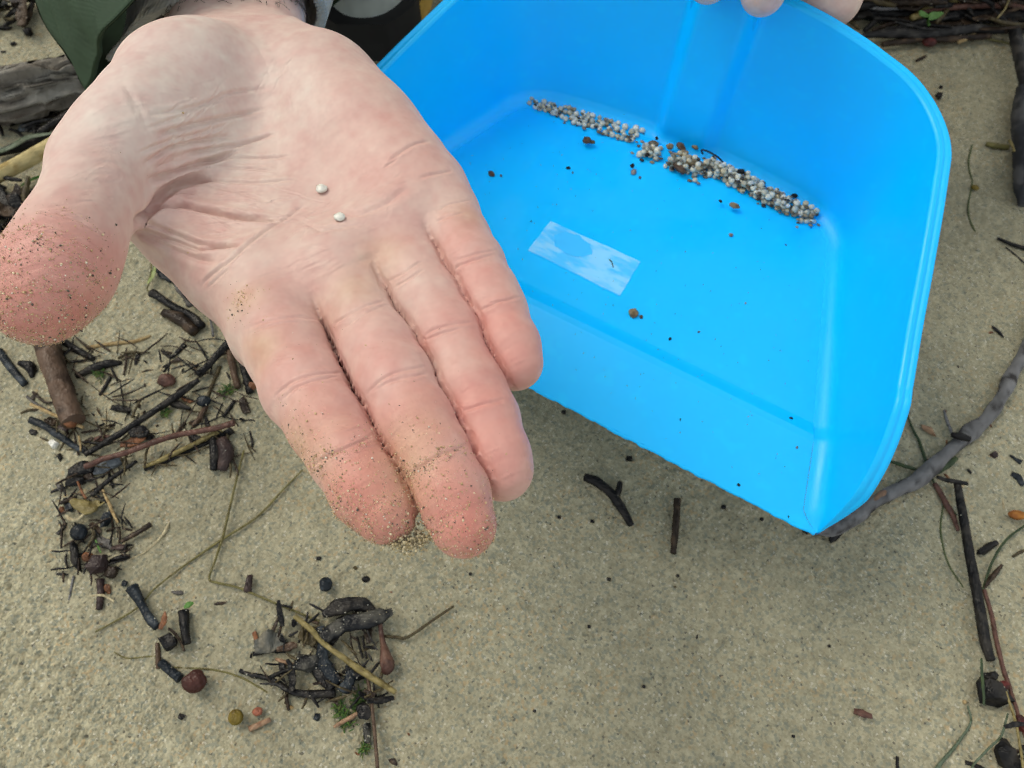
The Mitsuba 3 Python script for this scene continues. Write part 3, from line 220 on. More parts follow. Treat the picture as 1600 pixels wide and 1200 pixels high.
    ('twig', 'olive', 1, 1.0, 0.12, [(0.2985, 0.3626, 0.002, 0.00161), (0.3043, 0.3608, 0.0021, 0.00181), (0.3115, 0.36, 0.0018, 0.0014)], 'short mossy olive twig beside the thick dark stick end', 'twig'),
    ('driftwood_stick', 'slate', 1, 1.0, 0.08, [(0.3319, 0.4039, 0.0068, 0.0046), (0.3218, 0.3744, 0.0076, 0.00596), (0.3133, 0.3446, 0.0077, 0.00608), (0.3066, 0.3209, 0.0072, 0.00537), (0.3028, 0.3099, 0.0052, 0.00197)], 'thick dark stick end cut by the right edge', 'stick'),
    ('straw', 'straw_olive', 1, 1.0, 0.12, [(0.3051, 0.3551, 0.0125, 0.00078), (0.3053, 0.3504, 0.0125, 0.00078), (0.305, 0.3456, 0.0125, 0.00078)], 'pale splinter against the thick dark stick', 'straw'),
    ('driftwood_stick', 'dark_grey', 1, 1.0, 0.06, [(0.3424, 0.4645, 0.0081, 0.00356), (0.3362, 0.4321, 0.0085, 0.00408), (0.3326, 0.4019, 0.0086, 0.00428)], 'dark round stick leaning at the upper right edge', 'stick'),
    ('wood_chip', 'black', 1, 1.0, 0.12, [(0.2773, 0.4047, 0.0025, 0.00251), (0.2814, 0.4029, 0.0025, 0.00251)], 'black crumb beside the dustpan rim', 'chip'),
    ('crumb', 'black', 1, 1.0, 0.12, [(0.2828, 0.4144, 0.0008, 0.00127), (0.2841, 0.4132, 0.0008, 0.00127)], 'tiny dark crumb lying on the open sand', 'crumb', 'dark crumbs on the sand'),
    ('twig', 'dark_brown', 1, 1.0, 0.12, [(0.2734, 0.4381, 0.0005, 0.00087), (0.2774, 0.4405, 0.0006, 0.00108), (0.2809, 0.4433, 0.0004, 0.00065)], 'tiny twig beside the top of the dustpan rim', 'twig'),
    ('twig', 'black', 1, 1.0, 0.12, [(0.2828, 0.2866, 0.0014, 0.00075), (0.289, 0.2827, 0.0017, 0.00111), (0.2975, 0.2793, 0.0018, 0.0013)], 'tapering black twig at the right edge', 'twig'),
    ('twig', 'dark_grey', 1, 1.0, 0.12, [(0.2862, 0.2805, 0.0003, 0.00046), (0.2894, 0.274, 0.0003, 0.00046), (0.293, 0.2668, 0.0003, 0.00046)], 'hair thin twig below the tapering black twig', 'twig'),
    ('wood_chip', 'black', 1, 1.0, 0.12, [(0.2621, 0.2261, 0.0004, 0.0007), (0.2638, 0.2227, 0.0006, 0.00105), (0.2661, 0.2187, 0.0005, 0.00087)], 'short black splinter near the right edge', 'chip'),
    ('wood_chip', 'black', 1, 1.0, 0.12, [(0.3227, 0.4948, 0.0007, 0.00114), (0.3229, 0.492, 0.0007, 0.00113)], 'black crumb in the upper right litter', 'chip'),
    ('driftwood_stick', 'dark_grey', 1, 1.0, 0.12, [(0.2403, 0.4594, 0.006, 0.00162), (0.2616, 0.4592, 0.0071, 0.00355), (0.2828, 0.4566, 0.0071, 0.00354), (0.3147, 0.4614, 0.0069, 0.00323), (0.3351, 0.4607, 0.006, 0.00162)], 'long dark stick lying across the upper right litter', 'stick'),
    ('driftwood_stick', 'dark_brown', 1, 1.0, 0.12, [(0.252, 0.4514, 0.0052, 0.00195), (0.2743, 0.454, 0.0052, 0.00196), (0.3003, 0.4538, 0.0053, 0.00218), (0.3253, 0.4567, 0.005, 0.00175)], 'thin brown stick along the front of the upper right litter', 'stick'),
    ('driftwood_stick', 'red_brown', 1, 1.0, 0.12, [(0.2797, 0.4726, 0.0129, 0.00153), (0.3071, 0.4776, 0.0132, 0.00197), (0.3336, 0.4782, 0.0132, 0.00198), (0.3674, 0.4737, 0.013, 0.00175)], 'red brown stick at the back of the upper right litter', 'stick'),
    ('driftwood_stick', 'black', 1, 1.0, 0.2, [(0.2195, 0.4861, 0.005, 0.00332), (0.2585, 0.4812, 0.0056, 0.00429), (0.3024, 0.4785, 0.0056, 0.00428), (0.3724, 0.4756, 0.0058, 0.00459)], 'thick black log at the back of the upper right litter', 'stick'),
    ('sprout', 'bright_green', 1, 1.0, 0.12, [(0.2767, 0.4508, 0.0185, 0.00085), (0.277, 0.4533, 0.0185, 0.00085), (0.2773, 0.4561, 0.0184, 0.00064)], 'bright green two leaved sprout in the upper right litter', 'sprout'),
    ('sprout>leaf', 'bright_green', 1, 0.15, 0.12, [(0.272, 0.4608, 0.0221, 0.00085), (0.2733, 0.456, 0.0223, 0.00318), (0.274, 0.4499, 0.0221, 0.00084)], 'left leaf of the bright green sprout in the litter', 'leaf'),
    ('sprout>leaf', 'bright_green', 1, 0.15, 0.12, [(0.274, 0.4499, 0.0221, 0.00084), (0.2793, 0.4547, 0.0223, 0.00317), (0.2852, 0.4575, 0.0221, 0.00106)], 'right leaf of the bright green sprout in the litter', 'leaf'),
    ('berry', 'dark_red', 1, 1.0, 0.12, [(0.2795, 0.4499, 0.0058, 0.00303), (0.2854, 0.4496, 0.0061, 0.00346)], 'dark red berry at the front of the upper right litter', 'berry'),
    ('straw', 'tan', 1, 1.0, 0.12, [(0.3032, 0.4506, 0.0048, 0.0013), (0.3094, 0.4543, 0.0049, 0.00153), (0.3156, 0.4577, 0.0048, 0.00131)], 'tan curled straw at the front of the upper right litter', 'straw'),
    ('grass_strand', 'olive', 1, 1.0, 0.12, [(0.3207, 0.4589, 0.0024, 0.00063), (0.3328, 0.455, 0.0024, 0.00063), (0.3407, 0.4524, 0.0024, 0.00063)], 'olive grass by the dark round stick', 'grass'),
    ('grass_strand', 'straw_olive', 1, 1.0, 0.12, [(0.3391, 0.481, 0.0204, 0.00063), (0.3298, 0.4644, 0.0204, 0.00062), (0.3219, 0.4547, 0.0204, 0.00061)], 'yellow stem standing in the upper right litter', 'grass'),
    ('twig', 'olive_dark', 1, 1.0, 0.12, [(0.2279, 0.4864, 0.0068, 0.00134), (0.234, 0.4729, 0.0068, 0.00132), (0.2391, 0.4651, 0.0067, 0.0011)], 'olive twig behind the dustpan rim', 'twig'),
    ('twig', 'grey_bark', 1, 1.0, 0.12, [(0.2337, 0.4823, 0.0127, 0.0011), (0.2511, 0.4774, 0.0128, 0.00132), (0.2724, 0.4783, 0.0127, 0.0011)], 'grey twig behind the dustpan rim', 'twig'),
    ('driftwood_log', 'weathered', 0, 1.0, 0.22, [(-0.3469, 0.3892, 0.0147, 0.01734), (-0.3241, 0.3945, 0.015, 0.01783), (-0.3025, 0.4032, 0.0146, 0.01717), (-0.2816, 0.4134, 0.0129, 0.01449), (-0.2685, 0.4218, 0.0099, 0.00965)], 'weathered grey driftwood log at the upper left edge', 'log'),
    ('grass_strand', 'green_grey', 1, 0.3, 0.12, [(-0.3187, 0.3431, 0.0103, 0.0014), (-0.3077, 0.3519, 0.0104, 0.00212), (-0.2978, 0.3584, 0.0104, 0.00213), (-0.282, 0.3619, 0.0101, 0.00071)], 'broad grey green blade below the driftwood log', 'grass'),
    ('bark_strip', 'black', 1, 1.0, 0.12, [(-0.2926, 0.3626, 0.0099, 0.00159), (-0.2845, 0.3678, 0.0107, 0.00279), (-0.2721, 0.3811, 0.0107, 0.00282)], 'black bark strip meeting the palm edge', 'bark'),
    ('driftwood_stick', 'black', 1, 1.0, 0.12, [(-0.3207, 0.3506, 0.0042, 0.00205), (-0.3065, 0.3574, 0.0049, 0.00324), (-0.2892, 0.3656, 0.0044, 0.00238)], 'black stick beneath the grey green blade', 'stick'),
    ('reed', 'straw', 0, 1.0, 0.03, [(-0.3143, 0.3141, 0.0147, 0.00449), (-0.2969, 0.331, 0.0147, 0.00457), (-0.2846, 0.3413, 0.0148, 0.00462), (-0.2631, 0.3615, 0.0146, 0.00432)], 'pale yellow reed stem at the left edge', 'reed'),
    ('grass_strand', 'bright_green', 1, 0.3, 0.12, [(-0.2956, 0.3229, 0.0061, 0.00055), (-0.2893, 0.3279, 0.0062, 0.00125), (-0.2809, 0.3321, 0.0061, 0.00056)], 'green blade below the pale yellow reed', 'grass'),
    ('twig', 'grey_bark', 1, 1.0, 0.12, [(-0.3054, 0.3125, 0.0067, 0.00114), (-0.2986, 0.3149, 0.0067, 0.00114), (-0.2925, 0.316, 0.0066, 0.00095)], 'bent grey twig below the pale yellow reed', 'twig'),
    ('twig', 'grey_bark', 1, 1.0, 0.12, [(-0.2942, 0.317, 0.0055, 0.00076), (-0.2896, 0.3095, 0.0056, 0.00095), (-0.285, 0.3014, 0.0054, 0.00075)], 'grey splinter hanging from the bent grey twig', 'twig'),
    ('dead_leaf', 'grey_blue', 1, 0.3, 0.12, [(-0.3141, 0.3738, 0.0002, 0.00122), (-0.3097, 0.3762, 0.0006, 0.00327), (-0.3038, 0.3737, 0.0003, 0.00163)], 'slate leaf on the sand below the driftwood log', 'leaf'),
    ('twig', 'black', 1, 1.0, 0.12, [(-0.3194, 0.3742, 0.0025, 0.00081), (-0.3126, 0.3707, 0.0026, 0.00101), (-0.3082, 0.3664, 0.0025, 0.00081)], 'thin black twig below the driftwood log', 'twig'),
    ('twig', 'black', 1, 1.0, 0.12, [(-0.3064, 0.3798, 0.0025, 0.00082), (-0.3024, 0.377, 0.0025, 0.00081), (-0.3016, 0.3714, 0.0025, 0.00081)], 'short crooked black twig below the driftwood log', 'twig'),
    ('twig', 'black', 1, 1.0, 0.12, [(-0.2942, 0.3885, 0.0024, 0.00062), (-0.291, 0.3799, 0.0024, 0.00061), (-0.2881, 0.371, 0.0024, 0.00061)], 'upright hair thin black twig by the bark strip', 'twig'),
    ('wood_chip', 'black', 1, 1.0, 0.12, [(-0.3448, 0.4557, 0.0008, 0.00132), (-0.3415, 0.4581, 0.0009, 0.00154)], 'black crumb on the bright sand at the upper left', 'chip'),
    ('wood_chip', 'black', 1, 1.0, 0.12, [(-0.3504, 0.4489, 0.0005, 0.00087), (-0.3455, 0.4502, 0.0005, 0.00087)], 'flat black sliver on the bright sand at the upper left', 'chip'),
    ('wood_chip', 'black', 1, 1.0, 0.12, [(-0.3375, 0.4664, 0.0016, 0.00266), (-0.3337, 0.4697, 0.0021, 0.00355)], 'black chip at the front of the upper left litter', 'chip'),
]
DARK = [('twig', 'black', 1), ('twig', 'dark_brown', 1), ('twig', 'dark_grey', 1), ('dead_leaf', 'black', 0.3), ('dead_leaf', 'dark_brown', 0.3), ('grass_strand', 'olive_dark', 1), ('twig', 'black', 1)]
HEAPS = [
    (90, [(-0.3443, 0.3306), (-0.2864, 0.3306), (-0.2681, 0.2661), (-0.3223, 0.2661)], 0.012, (0.00076, 0.00208), (0.0095, 0.0303), None, DARK, 'wet dark piece in the wrack heap under the pale reed, a', 'wrack heap at the left edge'),
    (10, [(-0.3392, 0.3882), (-0.2854, 0.3882), (-0.2765, 0.3548), (-0.3286, 0.3548)], 0.004, (0.00061, 0.00142), (0.0061, 0.0204), None, DARK, 'dark piece between the driftwood log and the reed, a', 'wrack behind the reed'),
    (40, [(-0.3935, 0.5013), (-0.3377, 0.5013), (-0.3291, 0.4712), (-0.3835, 0.4712)], 0.012, (0.0009, 0.00248), (0.009, 0.0226), None, DARK, 'dark piece in the litter at the upper left corner, a', 'litter at the upper left'),
    (150, [(0.2283, 0.5353), (0.3955, 0.5353), (0.3758, 0.4752), (0.217, 0.4752)], 0.018, (0.00138, 0.00344), (0.0184, 0.0596), 0, [('twig', 'black', 1), ('twig', 'dark_brown', 1), ('twig', 'dark_grey', 1), ('dead_leaf', 'black', 0.3), ('dead_leaf', 'dark_brown', 0.3), ('grass_strand', 'olive_dark', 1), ('twig', 'black', 1), ('grass_strand', 'straw_olive', 1), ('twig', 'red_brown', 1)], 'dark piece in the litter line at the upper right, a', 'litter at the upper right'),
    (34, [(0.2646, 0.4779), (0.3678, 0.4779), (0.3614, 0.458), (0.26, 0.458)], 0.008, (0.00067, 0.00178), (0.0111, 0.04), 0, DARK, 'dark piece along the front of the upper right litter, a', 'front of the litter'),
    (10, [(0.2079, 0.0272), (0.2243, 0.0272), (0.2177, 0.0065), (0.2017, 0.0065)], 0.008, (0.0004, 0.00108), (0.0054, 0.0162), None, DARK, 'dark piece in the litter at the bottom right corner, a', 'litter in the bottom right'),
    (16, [(-0.2025, 0.207), (-0.139, 0.207), (-0.1314, 0.1583), (-0.1914, 0.1583)], 0.0, (0.00042, 0.00083), (0.0027, 0.0093), None, DARK, 'small dark bit strewn on the sand left of the index finger, a', 'small bits left of the finger'),
    (14, [(-0.226, 0.1427), (-0.191, 0.1427), (-0.1788, 0.0902), (-0.2115, 0.0902)], 0.001, (0.00038, 0.00092), (0.0031, 0.0092), None, DARK, 'small dark bit in the wrack column at the left, a', 'small bits in the wrack column'),
    (80, [(-0.1111, 0.0756), (-0.0585, 0.0756), (-0.0554, 0.0362), (-0.1052, 0.0362)], 0.005, (0.00028, 0.00085), (0.0034, 0.0142), None, DARK, 'small dark bit in the seaweed tangle, a', 'small bits of the tangle'),
    (10, [(-0.2563, 0.1914), (-0.2226, 0.1914), (-0.2132, 0.1548), (-0.2455, 0.1548)], 0.0, (0.00041, 0.00082), (0.0026, 0.0092), None, DARK, 'small dark bit beside the driftwood stub, a', 'small bits by the stub'),
    (12, [(0.2237, 0.2231), (0.2779, 0.2231), (0.2464, 0.1212), (0.1984, 0.1212)], 0.0, (0.00041, 0.00066), (0.0013, 0.003), None, [('crumb', 'black', 1), ('crumb', 'rust', 1)], 'tiny dark bit on the sand around the grey branch, a', 'crumbs right'),
    (8, [(-0.1261, 0.0962), (0.1351, 0.0962), (0.1205, 0.0125), (-0.1125, 0.0125)], 0.0, (0.00028, 0.0005), (0.0008, 0.0023), None, [('crumb', 'black', 1), ('crumb', 'olive_dark', 1), ('crumb', 'rust', 1)], 'tiny brown bit on the open sand, a', 'crumbs middle'),
    (12, [(-0.2266, 0.207), (-0.1613, 0.207), (-0.1525, 0.1583), (-0.2141, 0.1583)], 0.0, (0.00042, 0.00075), (0.0013, 0.0033), None, [('crumb', 'black', 1), ('crumb', 'dark_brown', 1)], 'tiny dark bit among the sticks at the left, a', 'crumbs left'),
    (125, [(-0.2448, 0.217), (-0.1406, 0.217), (-0.1289, 0.1427), (-0.2244, 0.1427)], 0.003, (0.0003, 0.00066), (0.006, 0.0199), None, [('twig', 'black', 1), ('twig', 'dark_brown', 1), ('grass_strand', 'olive_dark', 1)], 'thin wet fibre among the sticks left of the index finger, a', 'fibres among the left sticks'),
    (70, [(-0.2267, 0.1427), (-0.1894, 0.1427), (-0.1769, 0.0887), (-0.2117, 0.0887)], 0.003, (0.00028, 0.00061), (0.0043, 0.0129), None, [('twig', 'black', 1), ('twig', 'dark_brown', 1)], 'thin wet fibre in the wrack column at the left, a', 'fibres of the wrack column'),
]
MOSS = [(-0.2171, 0.1964, 0.0054), (-0.1486, 0.1869, 0.006), (-0.1777, 0.1735, 0.004), (-0.0739, 0.0328, 0.0055), (-0.065, 0.0387, 0.005), (-0.0699, 0.0288, 0.0055), (-0.0613, 0.0178, 0.0027), (-0.0663, 0.0349, 0.0039)]
PAN_ORIGIN, PAN_TURN = (0.007, 0.1574, 0.07), -30.5
PILE = [[(-0.0819, 0.1506), (-0.0716, 0.1544), (-0.0598, 0.1575), (-0.0477, 0.1597), (-0.0351, 0.1607), (-0.022, 0.1619)], [(-0.015, 0.1422), (-0.0066, 0.1471), (0.0007, 0.1504), (0.0101, 0.157), (0.0212, 0.1595), (0.0333, 0.1596), (0.0457, 0.1582), (0.0584, 0.1555), (0.0685, 0.1525), (0.0751, 0.1485)]]
PAN_CRUMBS = [(-0.0418, 0.1315, 0.00248, 'brown'), (-0.0389, 0.1322, 0.00124, 'olive_dark'), (-0.0127, 0.1267, 0.00174, 'pebble'), (-0.0145, 0.1281, 0.00124, 'black'), (-0.0085, 0.1252, 0.00087, 'grey'), (0.0065, 0.1379, 0.00298, 'brown'), (0.0092, 0.1435, 0.00323, 'tan_dark'), (0.0107, 0.1478, 0.00199, 'grey'), (0.039, 0.1296, 0.00199, 'tan_dark'), (0.0322, 0.1293, 0.00087, 'black'), (0.0244, 0.0515, 0.00248, 'tan_dark'), (0.0281, 0.0518, 0.00149, 'brown'), (-0.042, 0.1128, 0.00099, 'black'), (-0.0387, 0.1113, 0.00062, 'grey_blue'), (-0.0728, 0.0898, 0.00174, 'brown'), (-0.0683, 0.0915, 0.00112, 'grey'), (0.0444, 0.1147, 0.00112, 'pebble'), (0.0696, 0.1331, 0.00074, 'pebble'), (0.0533, 0.0577, 0.00099, 'grey'), (0.0439, 0.048, 0.00112, 'char_blue'), (0.1034, 0.038, 0.00099, 'char_blue'), (0.0652, 0.0823, 0.00087, 'pebble'), (-0.0412, 0.0741, 0.00062, 'black'), (0.065, 0.1426, 0.00062, 'grey'), (-0.0113, 0.1383, 0.00124, 'black'), (-0.0121, 0.1511, 0.00112, 'black'), (-0.0176, 0.1417, 0.00099, 'grey'), (-0.0101, 0.1431, 0.00248, 'brown_grey'), (0.0109, 0.1631, 0.00087, 'black'), (0.0333, 0.1513, 0.00174, 'black'), (0.0424, 0.165, 0.00149, 'black'), (0.0658, 0.1561, 0.00223, 'black'), (0.0615, 0.1502, 0.00149, 'black'), (0.0742, 0.1457, 0.00174, 'olive_dark'), (-0.0338, 0.1603, 0.00422, 'olive_dark'), (-0.0406, 0.1606, 0.00223, 'brown'), (-0.0112, 0.1455, 0.00323, 'brown_grey'), (-0.0038, 0.1488, 0.00223, 'tan_dark'), (0.0202, 0.1619, 0.00199, 'brown'), (0.0042, 0.1475, 0.00273, 'tan_dark'), (-0.0246, 0.162, 0.00199, 'black'), (-0.07, 0.1515, 0.00099, 'black'), (-0.0506, 0.1624, 0.00099, 'black'), (0.0071, 0.1557, 0.00248, 'tan_dark'), (0.0009, 0.1516, 0.00248, 'brown'), (0.0269, 0.1624, 0.00174, 'olive_dark'), (0.0455, 0.1503, 0.00124, 'black'), (0.0348, 0.1685, 0.00099, 'tan_dark'), (0.0689, 0.1225, 0.0005, 'grey'), (0.0491, 0.0805, 0.0005, 'grey'), (-0.0356, 0.0893, 0.00062, 'grey'), (0.1189, 0.0007, 0.00074, 'char_blue'), (0.0966, 0.0029, 0.00099, 'char_blue'), (0.0641, 0.0159, 0.00074, 'char_blue'), (0.1103, 0.027, 0.00087, 'grey_blue'), (0.1, 0.0682, 0.00037, 'grey_blue')]
PAN_LABEL = [(-0.0333, 0.0788), (0.0144, 0.0792), (0.0147, 0.0574), (-0.0339, 0.0585)]
PAN_LABEL_OVAL = [(-0.0276, 0.0723), (-0.0237, 0.0772), (-0.0174, 0.0783), (-0.0105, 0.0762), (-0.0069, 0.0714), (-0.0114, 0.067), (-0.0172, 0.0653), (-0.0238, 0.0666)]
PAN_BRISTLE = [(0.0133, 0.152), (0.0121, 0.1563), (0.0133, 0.16), (0.017, 0.1617), (0.0212, 0.1606), (0.0239, 0.1577)]
LABEL_HAIR = [(0.0013, 0.0728), (0.0032, 0.0718), (0.0049, 0.0698)]
PAN_TRIANGLE = [(0.098, 0.0483), (0.1047, 0.0324), (0.0935, 0.0322)]
RIGHT_HAND = {'fingers': [[[-0.04993, 0.11013, 0.1772, 0.0056], [-0.04255, 0.0952, 0.18063, 0.0056], [-0.03745, 0.08555, 0.18323, 0.0056], [-0.03036, 0.07315, 0.18561, 0.0056], [-0.02479, 0.06398, 0.18616, 0.0056]], [[-0.03604, 0.12529, 0.17568, 0.0056], [-0.03076, 0.11397, 0.17717, 0.0056], [-0.02556, 0.10413, 0.17827, 0.0056], [-0.0182, 0.08755, 0.17998, 0.0056], [-0.01399, 0.07873, 0.18045, 0.0056], [-0.01033, 0.06955, 0.18079, 0.0056]], [[-0.02539, 0.14945, 0.17262, 0.0056], [-0.02321, 0.14007, 0.17433, 0.0056], [-0.01893, 0.12934, 0.17572, 0.0056], [-0.0138, 0.11898, 0.17677, 0.0056], [-0.01121, 0.1133, 0.17696, 0.0056], [-0.00688, 0.1028, 0.17771, 0.0056]], [[-0.07144, 0.1258, 0.17926, 0.01194], [-0.06424, 0.11188, 0.1824, 0.01177], [-0.05872, 0.10264, 0.18484, 0.01074], [-0.05238, 0.0909, 0.18697, 0.01059], [-0.0443, 0.07889, 0.1906, 0.00934], [-0.03868, 0.07067, 0.19151, 0.00888], [-0.03271, 0.06161, 0.19281, 0.00854], [-0.02857, 0.0568, 0.19262, 0.00765]], [[-0.04823, 0.12981, 0.17983, 0.01019], [-0.04134, 0.11514, 0.1834, 0.00955], [-0.03396, 0.10089, 0.18683, 0.01019], [-0.02911, 0.09105, 0.18943, 0.01008], [-0.02295, 0.07805, 0.19203, 0.00941], [-0.01838, 0.0695, 0.19236, 0.00904], [-0.01379, 0.06062, 0.19342, 0.00842], [-0.01085, 0.05331, 0.19282, 0.00743]], [[-0.03361, 0.14552, 0.17882, 0.0102], [-0.02789, 0.12916, 0.18225, 0.00972], [-0.02255, 0.11807, 0.18337, 0.01014], [-0.01751, 0.10777, 0.18447, 0.01003], [-0.01086, 0.09058, 0.18618, 0.00924], [-0.00713, 0.08229, 0.18665, 0.00872], [-0.00417, 0.0724, 0.18699, 0.00834], [-0.0023, 0.06867, 0.18682, 0.00743]], [[-0.02327, 0.16591, 0.17819, 0.00868], [-0.01848, 0.15275, 0.18028, 0.00858], [-0.01601, 0.14263, 0.18096, 0.00949], [-0.0118, 0.13274, 0.18192, 0.00953], [-0.00725, 0.12215, 0.18297, 0.00892], [-0.00488, 0.11634, 0.18316, 0.00872], [-0.00068, 0.10514, 0.18391, 0.00788], [0.00084, 0.10003, 0.18366, 0.00738]]], 'thumb': [[-0.11565, 0.15457, 0.19704, 0.01217], [-0.11292, 0.14254, 0.20008, 0.01102], [-0.11193, 0.12903, 0.20322, 0.01086], [-0.1114, 0.12024, 0.20477, 0.01136], [-0.11103, 0.11231, 0.20649, 0.01168], [-0.11356, 0.10499, 0.20569, 0.0109]], 'slab': ([[-0.10881, 0.14556], [-0.09866, 0.1352], [-0.08785, 0.12421], [-0.07996, 0.11373], [-0.0735, 0.10411], [-0.06294, 0.10707], [-0.04978, 0.11108], [-0.04158, 0.11517], [-0.03445, 0.11933], [-0.02667, 0.1268], [-0.02205, 0.13453], [-0.01852, 0.14603], [-0.0144, 0.15688], [-0.01782, 0.16772], [-0.02375, 0.17878], [-0.03025, 0.18838], [-0.03989, 0.20126], [-0.05129, 0.2148], [-0.0656, 0.2284], [-0.07481, 0.23897], [-0.10281, 0.23232], [-0.1179, 0.22105], [-0.12642, 0.19834], [-0.131, 0.18013], [-0.12664, 0.16312], [-0.11787, 0.15079]], [0.18038, 0.00742, -0.02635], 0.0115, 0.0105), 'mounds': [([[-0.10566, 0.19521, 0.18979, 0.01801], [-0.10741, 0.17518, 0.19511, 0.01432], [-0.11185, 0.16269, 0.19789, 0.01235], [-0.11565, 0.15457, 0.19704, 0.01217]], 0.009), ([[-0.0971, 0.20665, 0.18698, 0.01446], [-0.09931, 0.18288, 0.18527, 0.01192]], 0.014), ([[-0.06516, 0.20959, 0.17402, 0.01998], [-0.04949, 0.18713, 0.17715, 0.0165], [-0.03604, 0.17008, 0.17931, 0.01188], [-0.02891, 0.15792, 0.18002, 0.00887]], 0.014), ([[-0.06877, 0.12829, 0.1804, 0.01122], [-0.04914, 0.13142, 0.18067, 0.01092], [-0.03581, 0.14523, 0.17918, 0.0098], [-0.02646, 0.15988, 0.17865, 0.00817]], 0.01), ([[-0.11156, 0.15112, 0.18361, 0.00488], [-0.10005, 0.1433, 0.18012, 0.00486], [-0.08528, 0.12861, 0.17995, 0.00617]], 0.01), ([[-0.10439, 0.22215, 0.17401, 0.01333], [-0.13271, 0.31167, 0.13239, 0.02068], [-0.13555, 0.36431, 0.12006, 0.0266], [-0.13339, 0.40921, 0.11867, 0.02815], [-0.14959, 0.57102, 0.12459, 0.03937]], 0.014), ([[-0.08424, 0.2247, 0.17187, 0.01348], [-0.1055, 0.29453, 0.1443, 0.01523], [-0.11587, 0.35076, 0.12899, 0.0189], [-0.11976, 0.40061, 0.12374, 0.02362], [-0.13203, 0.57168, 0.12432, 0.03744]], 0.014)], 'web': 0.004, 'thumb_web': 0.0045, 'cleft': True}
